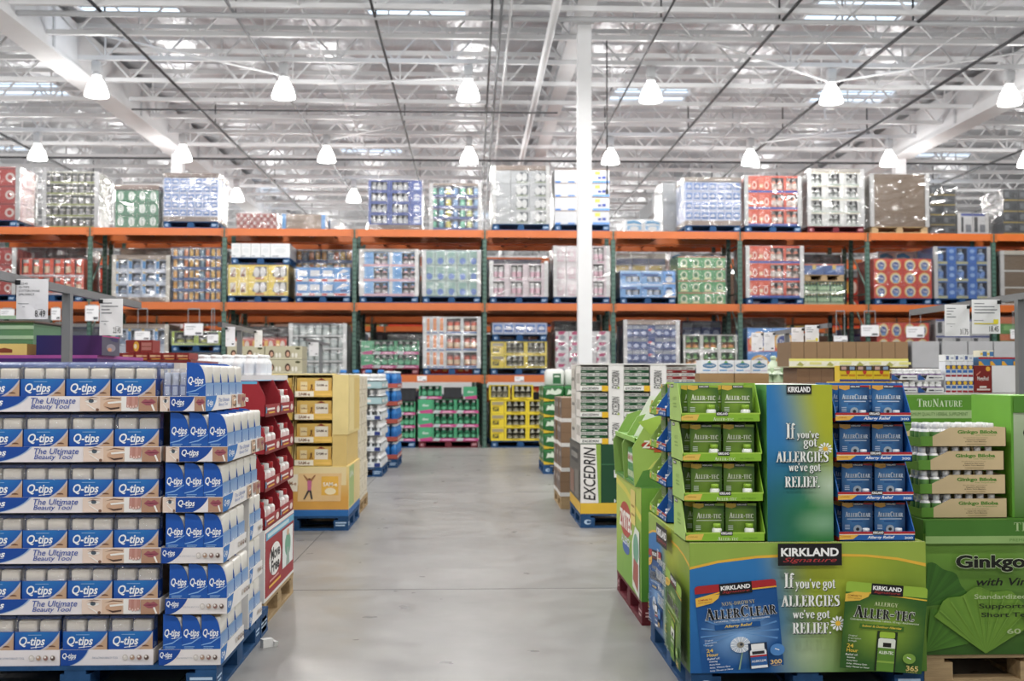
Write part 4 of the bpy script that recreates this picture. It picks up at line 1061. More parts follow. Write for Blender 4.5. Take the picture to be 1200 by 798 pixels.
# further loads filling the rear rack behind the gaps
BAYN = ['first', 'second', 'third', 'fourth', 'fifth', 'sixth', 'seventh', 'eighth', 'ninth']
taken = [(30, 100, 'M'), (140, 200, 'M'), (346, 412, 'M'), (722, 780, 'M'), (786, 850, 'M'), (940, 990, 'M'), (1030, 1090, 'M'), (640, 720, 'L'), (800, 860, 'L'), (455, 500, 'L'), (560, 640, 'L'), (862, 920, 'L')]
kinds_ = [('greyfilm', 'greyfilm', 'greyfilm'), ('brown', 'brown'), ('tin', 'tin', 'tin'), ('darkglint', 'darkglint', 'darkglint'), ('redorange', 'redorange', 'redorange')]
q = 0
for lv, yt in (('M', 304), ('L', 388), ('F', 470)):
    for bi in range(9):
        if lv == 'F' and bi not in (2, 3, 4, 5): continue
        for half in range(2):
            a = UPX[bi] + .1 + half * (UPX[bi + 1] - UPX[bi] - .2) / 2; b = a + (UPX[bi + 1] - UPX[bi] - .2) / 2 - .06
            # back to pixels for the shared builder
            def topx(xl): 
                v = rw(xl, R2, 2.0) - Vector((0, 0, H_EYE)); v = CAM_R.transposed() @ v
                return 600 + FPX * v.x / -v.z
            pa, pb = topx(a), topx(b)
            if any(lv == t[2] and pa < t[1] + 4 and pb > t[0] - 4 for t in taken): continue
            ks = kinds_[q % len(kinds_)]; q += 1
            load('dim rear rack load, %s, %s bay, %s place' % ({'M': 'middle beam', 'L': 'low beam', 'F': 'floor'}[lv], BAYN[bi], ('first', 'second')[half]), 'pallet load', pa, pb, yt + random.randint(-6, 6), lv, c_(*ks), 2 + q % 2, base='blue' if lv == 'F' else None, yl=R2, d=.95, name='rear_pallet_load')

# racks of the next aisles, seen through the gaps
for rn, yl0 in (('third', 5.4), ('fourth', 11.0)):
    build_rack('pallet_rack', 'distant orange pallet rack, %s back from the aisle, seen through the gaps' % rn, yl0, ZT)
    yl_ = yl0 + .03
    for lv, yt_z in (('M', ZT - BH - .12), ('L', ZM - BH - .14), ('F', ZL - BH - .12)):
        for bi in range(9):
            if lv == 'F' and bi not in (2, 3, 4, 5): continue
            for half in range(2):
                a = UPX[bi] + .1 + half * (UPX[bi + 1] - UPX[bi] - .2) / 2; b = a + (UPX[bi + 1] - UPX[bi] - .2) / 2 - .06
                def topx3(xl, z=2.0):
                    v = rw(xl, yl_, z) - Vector((0, 0, H_EYE)); v = CAM_R.transposed() @ v
                    return 600 + FPX * v.x / -v.z, 399 - FPX * v.y / -v.z
                ytop_ = topx3((a + b) / 2, yt_z - random.uniform(0, .35))[1]
                ks = kinds_[q % len(kinds_)]; q += 1
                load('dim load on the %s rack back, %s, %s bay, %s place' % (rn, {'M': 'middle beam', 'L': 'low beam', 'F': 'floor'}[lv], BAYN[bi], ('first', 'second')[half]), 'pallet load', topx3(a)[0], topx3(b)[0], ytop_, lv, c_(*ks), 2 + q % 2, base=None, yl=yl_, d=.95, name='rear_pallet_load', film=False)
# ================================================================== NEAR SIDE OF THE AISLE: COTTON SWABS
QB, QD, QL = '#16489c', '#123a82', '#2a72bd'
CREAM, TAN = '#eee6da', '#c2a185'
def q_logo(P, x0, y0, x1, y1, col='#f2f5fa'):
    P.text('Q-tips', x0, y0, x1, y1, col, bold=.022, shear=.22)
    P.poly([(x0 + (x1 - x0) * .45, y0 - .005), (x1 - (x1 - x0) * .05, y0 + (y1 - y0) * .12), (x1 - (x1 - x0) * .05, y0 + (y1 - y0) * .16), (x0 + (x1 - x0) * .45, y0 + (y1 - y0) * .05)], col)
def curve(x0, y0, x1, y1, cx, cy, n=8):
    return [((1 - t) ** 2 * x0 + 2 * t * (1 - t) * cx + t * t * x1, (1 - t) ** 2 * y0 + 2 * t * (1 - t) * cy + t * t * y1) for t in [i / n for i in range(n + 1)]]
def eye_tile(P, x0, x1, closed=False):
    w = x1 - x0
    P.rect(x0, 0.03, x1, .97, '#d9bda6' if closed else '#e6d2c4')
    if closed:
        P.poly([(x0 + .1 * w, .75), (x0 + .5 * w, .92), (x0 + .95 * w, .86), (x0 + .95 * w, .8), (x0 + .5 * w, .84)], '#6d4e40')
        P.ell(x0 + .55 * w, .42, .4 * w, .3, '#caa489'); P.poly([(x0 + .2 * w, .34), (x0 + .5 * w, .12), (x0 + .9 * w, .2), (x0 + .92 * w, .3), (x0 + .5 * w, .24)], '#4a3630')
        P.poly([(x0 + .35 * w, .62), (x0 + 1.0 * w, .7), (x0 + 1.0 * w, .58), (x0 + .38 * w, .5)], '#f2efe9')
    else:
        P.poly([(x0 + .2 * w, .86), (x0 + .6 * w, .96), (x0 + .95 * w, .88), (x0 + .6 * w, .9)], '#7d5c4c')
        P.ell(x0 + .55 * w, .68, .3 * w, .13, '#efe9e4'); P.ell(x0 + .55 * w, .69, .13 * w, .12, '#4c5a66'); P.poly([(x0 + .24 * w, .7), (x0 + .5 * w, .85), (x0 + .86 * w, .74), (x0 + .5 * w, .79)], '#5b4036')
        P.poly([(x0 + .3 * w, .5), (x0 + .34 * w, .52), (x0 + .85 * w, .1), (x0 + .8 * w, .06)], '#f4f1ec'); P.ell(x0 + .86 * w, .12, .08 * w, .1, '#7a5a4a')
def hand_tile(P, x0, x1):
    w = x1 - x0
    P.rect(x0, .03, x1, .97, '#eceae6')
    for i in range(4):
        a = x0 + w * (.3 + i * .16)
        P.poly([(a, .97), (a + .2 * w, .97), (a + .17 * w, .25 + .06 * abs(i - 1.5)), (a + .08 * w, .16 + .06 * abs(i - 1.5)), (a - .02 * w, .28)], ['#c08f86', '#b98378', '#c4958a', '#b88579'][i])
        P.ell(a + .07 * w, .27 + .06 * abs(i - 1.5), .05 * w, .08, '#e3c3bb', 10)
def lip_tile(P, x0, x1):
    w = x1 - x0
    P.rect(x0, .03, x1, .97, '#b08a72')
    P.poly([(x0 + .12 * w, .6), (x0 + .35 * w, .82), (x0 + .52 * w, .74), (x0 + .7 * w, .84), (x0 + .95 * w, .62), (x0 + .7 * w, .4), (x0 + .4 * w, .4)], '#9b5560')
    P.poly([(x0 + .14 * w, .6), (x0 + .5 * w, .64), (x0 + .93 * w, .62), (x0 + .5 * w, .57)], '#6d3040')
    P.poly([(x0 + .66 * w, .45), (x0 + .76 * w, .48), (x0 + .9 * w, .06), (x0 + .8 * w, .05)], '#f3f0eb')
def dots(P, x0, x1):
    for i in range(4):
        cx = x0 + (x1 - x0) * (i + .5) / 4; rx = (x1 - x0) * .1
        P.ell(cx, .5, rx, .2, '#c9c2bd', 14); P.ell(cx, .5, rx * .8, .15, ['#d9d4cf', '#a98a76', '#8d6a64', '#5d4a44'][i], 12); P.ell(cx - rx * .2, .56, rx * .4, .07, '#efe9e4', 8)
def long_front(P, plain=False):
    P.rect(0, 0, 1, 1, '#e9e4e6')
    P.poly([(0, 0)] + curve(.10, .0, .295, 1.0, .245, .25) + [(0, 1)], QB)
    P.poly(curve(.10, 0, .295, 1.0, .245, .25) + curve(.305, 1.0, .115, 0, .257, .25), '#9db6d8')
    if plain:
        q_logo(P, .02, .35, .17, .8)
        P.text('THE ULTIMATE BEAUTY TOOL', .34, .43, .62, .55, '#8d97ae'); dots(P, .66, .97)
    else:
        q_logo(P, .015, .3, .165, .85)
        P.text('The Ultimate', .315, .52, .555, .9, '#2d4fa4', bold=.005, shear=.25); P.text('Beauty Tool', .315, .1, .525, .5, '#2d4fa4', bold=.005, shear=.25)
        eye_tile(P, .58, .69); eye_tile(P, .69, .805, True); hand_tile(P, .805, .9); lip_tile(P, .9, 1.0)
def end_front(P, plain=False):
    P.rect(0, 0, 1, 1, '#e6e1e0')
    if plain:
        P.poly([(0, 0)] + curve(.08, 0, .36, 1, .28, .25) + [(0, 1)], QB); q_logo(P, .02, .4, .22, .85)
        P.text('THE ULTIMATE BEAUTY TOOL', .28, .42, .55, .5, '#a9acb8'); dots(P, .55, .97)
    else:
        eye_tile(P, 0, .22); P.rect(.22, .03, .76, .97, QB)
        P.poly(curve(.5, .03, .76, .97, .68, .3) + [(.77, .97), (.77, .03)], '#e9e4e6'); lip_tile(P, .76, 1.0); q_logo(P, .26, .3, .54, .82)
def side_print(P, plain=False):
    P.rect(0, 0, 1, 1, '#e9e6e6')
    P.poly([(0, 0)] + curve(.12, 0, .26, 1, .23, .3) + [(0, 1)], QL); q_logo(P, .03, .25, .17, .75)
    if plain: dots(P, .6, .95)
    else:
        P.text('The Ultimate', .3, .55, .58, .82, '#5a73b0', shear=.25); P.text('Beauty Tool', .3, .2, .54, .48, '#5a73b0', shear=.25)
        eye_tile(P, .64, .75, True); hand_tile(P, .76, .87); lip_tile(P, .87, 1)
def tray_thing(name, label, w, d, lip, loc, deco_front, deco_side, group=None, hb=None, plain=False):
    """an open cardboard display tray: base, front lip, side walls, back wall"""
    t = thing(name, label, 'tray', loc, 0, group)
    hb = hb or lip
    c = '#dcd4cc'; th = .004
    mb = MB(); mb.box(-w / 2, w / 2, 0, d, 0, th, '#b79c7e'); part('base', mb, t)
    mb = MB(); mb.box(-w / 2, w / 2, 0, th, 0, lip, c)
    P = front(mb, -w / 2, w / 2, 0, 0, lip)
    deco_front(P, plain); part('front_lip', mb, t)
    for s in (-1, 1):
        mb = MB(); x = s * w / 2
        mb.box(min(x, x - s * th), max(x, x - s * th), th, d, 0, hb, c)
        if deco_side:
            P = rightside(mb, x, 0, d, 0, hb) if s > 0 else leftside(mb, x, 0, d, 0, hb)
            deco_side(P, plain)
        part('side_wall', mb, t)
    mb = MB(); mb.box(-w / 2 + th, w / 2 - th, d - th, d, 0, hb, c); part('back_wall', mb, t)
    return t

# ---- the wide film packed double pack
def swab_pack():
    w, d, h = .207, .085, .23
    t = thing('cotton_swab_pack', 'blue twin pack of cotton swabs', 'swab pack')
    mb = MB(); hf = .15
    mb.box(-w / 2, w / 2, .002, d, 0, hf, QB)
    P = front(mb, -w / 2, w / 2, .002, 0, hf)
    P.field(0, 0, 1, 1, lambda x, y: mixc('#1d4fa6', '#2b86c8', max(0, y * 1.5 - .75) * (1 - abs(x - .5) * 1.3)), 8, 6)
    P.poly([(.5, 0), (.5, .4)] + curve(.5, .4, 1.0, .99, .8, .55) + [(1, 0)], '#c3bcc0'); P.poly([(.56, 0), (.56, .38)] + curve(.56, .38, 1.0, .9, .84, .52) + [(1, 0)], TAN)
    P.ell(.84, .53, .08, .05, '#6b4a3c', 10, 0, 180)
    q_logo(P, .1, .5, .68, .86); P.rect(.3, .9, .6, .92, '#8fb4de')
    P = rightside(mb, w / 2, .002, d, 0, hf); P.text('Q-tips', .25, .45, .75, .65, '#b9cdec', bold=.02, shear=.2)
    part('card_sleeve', mb, t)
    mb = MB()
    mb.prism([(d, hf), (d, h), (d - .012, h), (.03, h - .012), (.03, h - .024), (d - .012, h - .018), (d - .012, hf)], 'x', -w / 2, w / 2, '#2a55a4', 'gloss')
    for i in range(7):
        x = -w / 2 + .02 + i * .028; mb.add([(x - .003, .05, h - .0065), (x + .003, .05, h - .0065), (x + .003, .056, h - .0055), (x - .003, .056, h - .0055)], [(0, 1, 2, 3)], '#dfe7f4')
    part('back_card', mb, t)
    for s in (-1, 1):
        mb = MB(); mb.rbox(s * .05 - .043, s * .05 + .043, .012, .07, hf - .01, .2, .009, CREAM, 'plastic'); part('swab_box', mb, t)
    mb = MB()
    v = [(-w / 2, 0, hf), (w / 2, 0, hf), (w / 2, .004, .202), (-w / 2, .004, .202), (w / 2, .03, h - .004), (-w / 2, .03, h - .004), (w / 2, d, hf), (-w / 2, d, hf), (w / 2, d, h + .002), (-w / 2, d, h + .002)]
    mb.add(v, [(0, 1, 2, 3), (3, 2, 4, 5), (5, 4, 8, 9), (1, 6, 8, 4, 2), (0, 3, 5, 9, 7)], '#ffffff', 'wrap'); part('clear_wrap', mb, t)
    return t
SP = swab_pack()
# ---- the narrow single box seen end on
def swab_box():
    w, d, h = .089, .165, .23
    t = thing('cotton_swab_box', 'narrow blue box of cotton swabs', 'swab box')
    mb = MB(); x0 = -w / 2
    arc = [(x0 + w, h * .5)] + [(x0 + w * (.5 + .5 * math.cos(a)), h * (.5 + .47 * math.sin(a))) for a in [PI / 2 * i / 6 for i in range(1, 6)]] + [(x0 + w * .42, h * .985), (x0, h)]
    mb.prism([(x0, 0), (x0 + w, 0)] + arc, 'y', 0, .006, '#1b55ae')
    P = front(mb, x0, x0 + w, 0, 0, h)
    P.field(.0, .0, 1, .46, lambda x, y: mixc('#2a74c4', '#1a50a6', y), 2, 4)
    P.poly([(0, .36), (.5, .4), (1, .53), (1, .55), (.5, .425), (0, .375)], '#8db7e6')
    q_logo(P, .08, .5, .9, .7); P.rect(.12, .33, .66, .345, '#8fb8e4'); P.rect(.12, .3, .6, .312, '#8fb8e4')
    P.ell(.36, .09, .17, .075, '#b9a795', 12); P.ell(.34, .11, .1, .045, '#ddd2c4', 10)
    part('front_card', mb, t)
    mb = MB(); mb.box(-w / 2 + .001, w / 2 - .001, .006, d, 0, .13, '#8fa6c4', 'gloss')
    for s in (-1, 1):
        P = rightside(mb, w / 2 - .001, .006, d, 0, .13) if s > 0 else leftside(mb, -w / 2 + .001, .006, d, 0, .13)
        P.field(0, 0, 1, 1, lambda x, y: mixc('#b9c6da', '#6f96c9', y), 1, 5); P.text('Q-tips', .2, .25, .85, .6, '#e3ebf5', bold=.02, shear=.2)
    part('label_sleeve', mb, t)
    mb = MB(); mb.rbox(-w / 2 + .003, w / 2 - .003, .008, d - .002, .13, .216, .012, '#e9e6e0', 'plastic'); part('swab_box', mb, t)
    return t
SBX = swab_box()
QY = 5.37
qz = [Z_at(774, QY), Z_at(719, QY), Z_at(661, QY), Z_at(599.5, QY), Z_at(538.5, QY), Z_at(481.5, QY)]
LIP = .073
pallet('blue', 'blue pallet carrying the cotton swab stack beside the aisle', (-1.205 - .66, QY - .012, 0), w=1.32, d=1.1, rz=0)
qz = [.1415 + .2391 * k for k in range(6)]
used_sp = used_sb = False
tier_h = [qz[i + 1] - qz[i] for i in range(5)] + [.24]
def put(proto, flag, x, y, z, label):
    global used_sp, used_sb
    if flag == 'p':
        if not used_sp: used_sp = True; proto.location = (x, y, z); proto['label'] = label; return
    else:
        if not used_sb: used_sb = True; proto.location = (x, y, z); proto['label'] = label; return
    dup(proto, (x, y, z), None, label)
WP = .2135
rx_front = [262, 269, 264, 263, 268, 242]          # right front corner of the end-on trays, lowest tier first
lx_right = [183, 190.5, 190.5, 190, 190, 185.5]
SP['group'] = 'cotton swab packs'; SBX['group'] = 'cotton swab boxes'
for i in range(6):
    tn = TIER6[5 - i]; z = qz[i]
    xr = X_at(lx_right[i], QY)
    if i == 0:
        for q in range(2):
            tray_thing('display_tray', 'short white swab tray in the lowest tier, %s' % ('beside the end-on tray' if q == 0 else 'second from the end-on tray'), .432, .5, LIP, (xr - .216 - q * .436, QY, z), long_front, None, 'swab display trays', plain=True)
    else:
        tray_thing('display_tray', 'long printed swab tray with eye and lips pictures, %s tier of the stack' % tn, .87, .5, LIP, (xr - .435, QY, z), long_front, None, 'swab display trays')
    for k in range(4):
        jx = .0 if i else (-.004 if k > 1 else 0)
        for b in range(3 if i == 5 else 1):
            row = 'front row' if b == 0 else ('middle row' if b == 1 else 'back row')
            put(SP, 'p', (xr - .012 - WP * (k + .5) if i else xr - .0025 - (k // 2) * .436 - WP * (k % 2 + .5)) + jx * (i > 0) + random.uniform(-.001, .001), QY + .007 + b * .12 + random.uniform(0, .004), z + .0055, 'twin swab pack, %s from the end-on trays, %s, %s tier' % (NTH[k + 1], row, tn))
    mb = MB(); mb.box(xr - .87, xr - .03, QY + (.505 if i < 5 else .51), QY + 1.02, z, z + .2385, '#cfc6bd'); P = backside(mb, xr - .87, xr - .03, QY + 1.02, z, z + .2385); q_logo(P, .1, .3, .4, .7, QB)  # rear filler for the unseen boxes, added so no light leaks through the stack
    tag(mb.build('light_block_carton'), 'pale carton added to block light behind the swab packs in the %s tier' % tn, 'carton')
    # end-on tray beside it
    xf = X_at(rx_front[i], QY); wt = .29; deep = 5 if i >= 3 else 3; dl = deep * .172 + .02
    if i == 5: wt = .215
    if i == 3: wt = .282
    tray_thing('display_tray', 'swab tray set end-on to the aisle, %s tier of the stack' % tn, wt, dl, LIP, (xf - wt / 2, QY - .012, z), end_front, side_print, 'swab display trays', plain=i < 3)
    nc = 3 if i < 5 else 1
    for c in range(nc):
        for dd in range(deep):
            put(SBX, 'b', xf - .0045 - .0902 * (c + .5), QY + .0 + dd * .172 + random.uniform(0, .003), z + .0055, 'narrow swab box, %s tier, %s column from aisle, %s from front' % (tn, NTH[c + 1], NTH[dd + 1]))
    if False:
        for dd in range(5):
            put(SP, 'p', xf - .006 - .0925 - .1 - .01, QY + .02 + dd * .1, z + .0055, 'twin swab pack standing in the end-on top tray, %s from the front' % NTH[dd + 1]) if False else None
# film wrapped single packs standing between in the top end-on tray
def slim():
    t = thing('slim_swab_pack', 'slim film wrapped swab pack', 'swab pack')
    mb = MB(); mb.box(-.017, .017, 0, .2, 0, .12, '#6f7fb8', 'gloss'); P = front(mb, -.017, .017, 0, 0, .12); P.rect(.1, .1, .9, .5, '#8d9cd0'); P.rect(.2, .6, .8, .95, '#c9d2ea'); part('card_sleeve', mb, t)
    mb = MB(); mb.rbox(-.016, .016, .004, .196, .12, .18, .008, '#c6cfe6', 'plastic'); part('swab_box', mb, t)
    mb = MB(); mb.box(-.0175, .0175, -.001, .201, 0, .2, '#ffffff', 'wrap'); part('clear_wrap', mb, t)
    return t
SL = slim()
xf = X_at(rx_front[5], QY)
for k in range(3):
    o = SL if k == 0 else dup(SL)
    o.location = (xf - .1155 - k * .0375, QY + .02, qz[5] + .0055)
    o['label'] = 'slim film wrapped swab pack in the top end-on tray, %s from the blue box' % NTH[k + 1]
# ---- second swab stack behind, three tiers by the aisle
Y2 = 6.06
pallet('blue', 'blue pallet under the second swab stack behind the first', (-1.75, 6.5, 0), w=1.08, d=.22)
X2 = X_at(318, 6.62) 
for i, (zt, zb) in enumerate(((603, 575), (0, 0), (0, 0))):
    pass
for i in range(3):
    z = .1415 + i * .236; tn = ['lowest', 'middle', 'topmost'][i]
    tray_thing('display_tray', 'swab tray of the second stack by the red display, %s of its three tiers' % tn, .29, .36, LIP, (-1.205 - .145, 6.1 + .03, z), end_front, side_print, 'swab display trays', plain=True)
    for c in range(2):
        for dd in range(2):
            put(SBX, 'b', -1.211 - .0925 * (c + .5), 6.14 + dd * .172, z + .0055, 'swab box of second stack, %s tier, %s from aisle, %s from front' % (tn, NTH[c + 1], NTH[dd + 1]))
mb = MB(); mb.box(-1.5, -1.205, 6.1, 6.115, .1415, .86, '#e6e4e2')
tag(mb.build('white_board'), 'plain white cardboard sheet standing between the two swab stacks', 'cardboard sheet')
mb = MB(); mb.box(-.03, .03, -.02, .02, 0, .045, '#e8e8e6'); mb.prism([(-.03, .0), (.03, 0), (.045, .03), (-.04, .03)], 'x', .03, .05, '#dededc')
tag(mb.build('paper_scrap', None, (-1.14, 6.3, 0.0), .6), 'crumpled white paper scrap on the floor beside the blue pallet', 'litter')

# ================================================================== RED JOINT SUPPLEMENT DISPLAY
RED = '#9c2530'
RX, RYF, RYB = -1.245, 6.78, 7.88
pallet('wood', 'bare wooden pallet under the white and red joint supplement display', (RX, (RYF + RYB) / 2, 0), w=1.1, d=1.1, rz=PI / 2)
t = thing('display_box', 'white base box printed with a red joint supplement poster beside the aisle', 'display box')
mb = MB(); mb.box(RX - 1.08, RX, RYF, RYB, .142, .575, '#ebe9e7')
part('box', mb, t)
mb = MB(); mb.box(RX, RX + .004, RYF + .03, RYB - .03, .165, .555, RED)
P = rightside(mb, RX + .004, RYF + .03, RYB - .03, .165, .555)
P.rect(0, .88, 1, 1, '#5fa6c9'); P.rect(.05, .91, .8, .97, '#c9dfe8')
P.ell(.3, .5, .2, .26, '#f0eeec', 24); P.text('Move', .15, .5, .46, .7, '#242426', bold=.03); P.text('Free', .16, .3, .44, .5, '#242426', bold=.03)
P.rect(.55, .2, .95, .84, '#e7ecec'); P.ell(.75, .55, .11, .2, '#6fa58c', 14); P.poly([(.68, .2), (.82, .2), (.78, .5), (.72, .5)], '#9bb0a8'); P.ell(.75, .76, .05, .06, '#d9b79c', 10)
P.rect(.08, .11, .48, .15, '#e9b94a'); P.rect(.1, .2, .4, .23, '#d9a09a')
part('poster', mb, t)
_mf = {}
def white_jar(label, loc, r=.031, h=.135, cap='#b3222c', lab='#e9e7e6', group=None):
    k_ = (r, h, cap, lab)
    if k_ not in _mf:
        b = MB(); prof = [(r * .95, 0), (r, .006), (r, h * .62), (r * .85, h * .7), (r * .62, h * .74)]
        b.lathe(prof, 0, 0, 0, '#f1f0ef', 'plastic', 14, cols=['#f1f0ef', lab, '#f1f0ef', '#f1f0ef'])
        b2 = MB(); b2.lathe([(r * .66, h * .74), (r * .66, h * .97), (r * .58, h)], 0, 0, 0, cap, 'plastic', 14)
        _mf[k_] = (b.mesh('body'), b2.mesh('cap'))
    t = thing('supplement_bottle', label, 'bottle', loc, 0, group)
    part('body', _mf[k_][0], t); part('cap', _mf[k_][1], t)
    return t
for tr in range(4):
    z = .577 + tr * .227
    for c in range(2):
        y0 = RYF + .01 + c * .54
        tn = ['lowest', 'second lowest', 'second highest', 'topmost'][tr]; cn = 'nearer' if c == 0 else 'farther'
        t = thing('supplement_carton', 'red open fronted supplement carton, %s tier, %s column on the white base' % (tn, cn), 'carton', (RX - .002, y0, z))
        d, h, w = .53, .223, .34
        mb = MB(); mb.box(-w, 0, 0, d, 0, .004, '#6a2028'); part('base', mb, t)
        mb = MB(); mb.box(-.004, 0, 0, d, 0, .075, RED); P = rightside(mb, 0, 0, d, 0, .075)
        P.rect(0, .0, 1, .18, '#7a1b24'); P.rect(.12, .54, .6, .7, '#f0e6e4'); P.rect(.2, .26, .6, .38, '#e9b94a'); P.ell(.82, .5, .1, .3, '#e9d9d4'); P.rect(.02, .3, .08, .8, '#58a0c4')
        part('front_lip', mb, t)
        for yy, s in ((0, -1), (d - .004, 1)):
            mb = MB(); mb.prism([(-w, 0), (0, 0), (0, .12), (-.05, h), (-w, h)], 'y', yy, yy + .004, RED)
            if s < 0:
                P = front(mb, -w, 0, 0, 0, h); P.text('Move Free', .12, .42, .7, .6, '#f0eeec', bold=.02); P.rect(.0, .9, .85, .98, '#62a9d0')
            part('side_wall', mb, t)
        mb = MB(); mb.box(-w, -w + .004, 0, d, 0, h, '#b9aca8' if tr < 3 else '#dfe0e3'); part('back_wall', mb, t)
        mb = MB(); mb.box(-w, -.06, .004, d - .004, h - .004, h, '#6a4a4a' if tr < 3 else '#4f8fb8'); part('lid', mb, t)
        for b in range(3):
            for q in range(2):
                if (tr, c, b, q) in ((3, 0, 0, 0), (3, 0, 1, 0), (3, 0, 2, 0)): continue
                white_jar('white supplement bottle, %s row, %s along, %s %s red carton' % (('front', 'back')[q], NTH[b + 1], tn, cn), (RX - .05 - q * .085, y0 + .09 + b * .15, z + .005), r=.04, h=.155, cap='#f0eeee' if (b + q) % 2 else '#b3222c', lab='#e4d0cf', group='bottles in the red cartons')

# ================================================================== YELLOW SUPPLEMENT DISPLAY
YC, YC2, YD = '#e8d28e', '#e2b95c', '#d2a648'
YX, YYF, YYB = X_at(409, 11.0), 11.0, 12.1
yx0 = YX - 1.1
pallet('blue', 'blue pallet under the yellow supplement display', ((yx0 + YX) / 2, YYF, 0), w=1.1, d=1.1)
yz0, yz1 = .142, Z_at(546, YYF)
ytop = Z_at(439, YYF)
t = thing('display_box', 'yellow base box of the supplement display with a blue foot band', 'display box')
mb = MB(); mb.box(yx0, YX, YYF, YYB, yz0, yz1, YC)
P = front(mb, yx0, YX, YYF, yz0, yz1)
P.field(0, 0, 1, 1, lambda x, y: mixc('#d8a14e', '#ead592', max(0, y * 1.6 - .6)), 1, 8)
P.rect(0, 0, 1, .13, '#2e6cae'); P.rect(.02, .62, .98, .98, '#e6d2a0')
P.poly([(.55, .3), (.93, .3), (.94, .86), (.56, .86)], '#e4c08a'); P.rect(.76, .42, .91, .8, '#e9b54e'); P.text('SAM-e', .775, .6, .9, .68, '#f6efe0', bold=.02); P.ell(.84, .5, .05, .07, '#f3e2b8')
P.ell(.655, .74, .015, .025, '#7a4f34'); P.poly([(.64, .5), (.67, .5), (.675, .72), (.635, .72)], '#c06a8c'); P.poly([(.635, .7), (.6, .82), (.607, .83), (.65, .73)], '#9a6a48'); P.poly([(.675, .7), (.71, .82), (.7, .83), (.66, .73)], '#9a6a48'); P.poly([(.64, .52), (.6, .34), (.615, .34), (.655, .5), (.67, .34), (.685, .34), (.672, .52)], '#3d3a3c')
P.poly([(.42, .5), (.55, .5), (.55, .84), (.42, .84)], '#ece3d2'); P.text('SAM-e', .43, .62, .54, .7, '#9a6a44', bold=.02)
P = rightside(mb, YX, YYF, YYB, yz0, yz1)
P.rect(0, 0, 1, .13, '#2e6cae'); P.rect(.06, .16, .45, .98, '#a9bf7e'); P.rect(.5, .16, .98, .98, '#e3cf98'); P.text('SAM-e', .1, .75, .4, .88, '#e9efe0', bold=.02)
part('box', mb, t)
cw = .37; cell_h = (ytop - yz1) / 4
for tr in range(4):
    for c in range(2):
        xr = YX - .16 - c * (cw + .02)
        z = yz1 + .002 + tr * cell_h
        tn = ['lowest', 'second lowest', 'second highest', 'topmost'][tr]
        t = thing('supplement_tray', 'yellow supplement tray with picture of a jumping figure, %s tier, %s from the aisle' % (tn, NTH[c + 1]), 'tray', (xr - cw / 2, YYF + .01, z))
        mb = MB(); mb.box(-cw / 2, cw / 2, 0, .4, 0, .004, YD); part('base', mb, t)
        mb = MB(); mb.box(-cw / 2, cw / 2, 0, .004, 0, .065, YC2); P = front(mb, -cw / 2, cw / 2, 0, 0, .065)
        P.rect(.0, .1, .5, .92, '#efe7d4'); P.text('SAM-e', .1, .25, .4, .7, '#8a5a3a', bold=.02); P.rect(.55, .3, .95, .55, '#eec368'); part('front_lip', mb, t)
        for s in (-1, 1):
            mb = MB(); x = s * cw / 2; mb.prism([(0, 0), (.4, 0), (.4, cell_h - .006), (.06, cell_h - .006), (0, .07)], 'x', min(x, x - s * .004), max(x, x - s * .004), YC); part('side_wall', mb, t)
        mb = MB(); mb.box(-cw / 2, cw / 2, .396, .4, 0, cell_h - .006, YC); part('back_wall', mb, t)
        for b in range(1):
            p = thing('supplement_box', 'gold supplement box standing in the %s yellow tray %s from the aisle' % (tn, NTH[c + 1]), 'box', (xr - cw / 2, YYF + .05, z + .005))
            hh = cell_h - .04; ww = cw - .03
            mb = MB(); mb.box(-ww / 2, ww / 2, 0, .25, 0, hh, '#dcb458'); P = front(mb, -ww / 2, ww / 2, 0, 0, hh)
            P.field(0, 0, 1, 1, lambda x, y: mixc('#cf9a3c', '#e6c26a', y), 2, 4)
            P.rect(.52, .3, .9, .85, '#efe9da'); P.text('SAM-e', .56, .55, .87, .68, '#5d3a22', bold=.02); P.poly([(.58, .88), (.7, 1), (.83, .88)], '#8a2a24')
            P.rect(.1, .35, .3, .8, '#ecd9a8'); P.text('SAM-e', .12, .55, .29, .63, '#8a5a3a', bold=.02)
            P.ell(.42, .62, .02, .05, '#5d3a22'); P.poly([(.38, .75), (.41, .5), (.44, .5), (.46, .75), (.44, .6), (.40, .6)], '#5d3a22'); P.poly([(.4, .5), (.37, .3), (.39, .3), (.425, .48), (.45, .3), (.47, .3), (.44, .5)], '#5d3a22')
            part('box', mb, p)
mb = MB(); mb.box(YX - .16, YX - .004, YYF + .005, YYB - .02, Z_at(509, YYF), ytop, '#e3cf90'); 
P = rightside(mb, YX - .004, YYF + .005, YYB - .02, Z_at(509, YYF), ytop); P.rect(.5, .05, .96, .95, '#ddc27a'); P.rect(.05, .05, .45, .95, '#ead79a')
mb.box(YX - .16, YX - .02, YYF + .01, YYB - .02, yz1, Z_at(509, YYF), '#d9bd78')
tag(mb.build('side_box'), 'tall plain yellow carton closing the aisle end of the yellow supplement display', 'carton')
mb = MB(); mb.box(yx0, YX - .165, YYF + .42, YYB - .02, yz1 + .001, ytop, '#e6d496'); mb.box(yx0, YX - .17, YYF + .02, YYF + .42, ytop - .003, ytop + .012, '#ead9a0')
tag(mb.build('filler_box'), 'plain yellow carton body behind the supplement trays', 'carton')

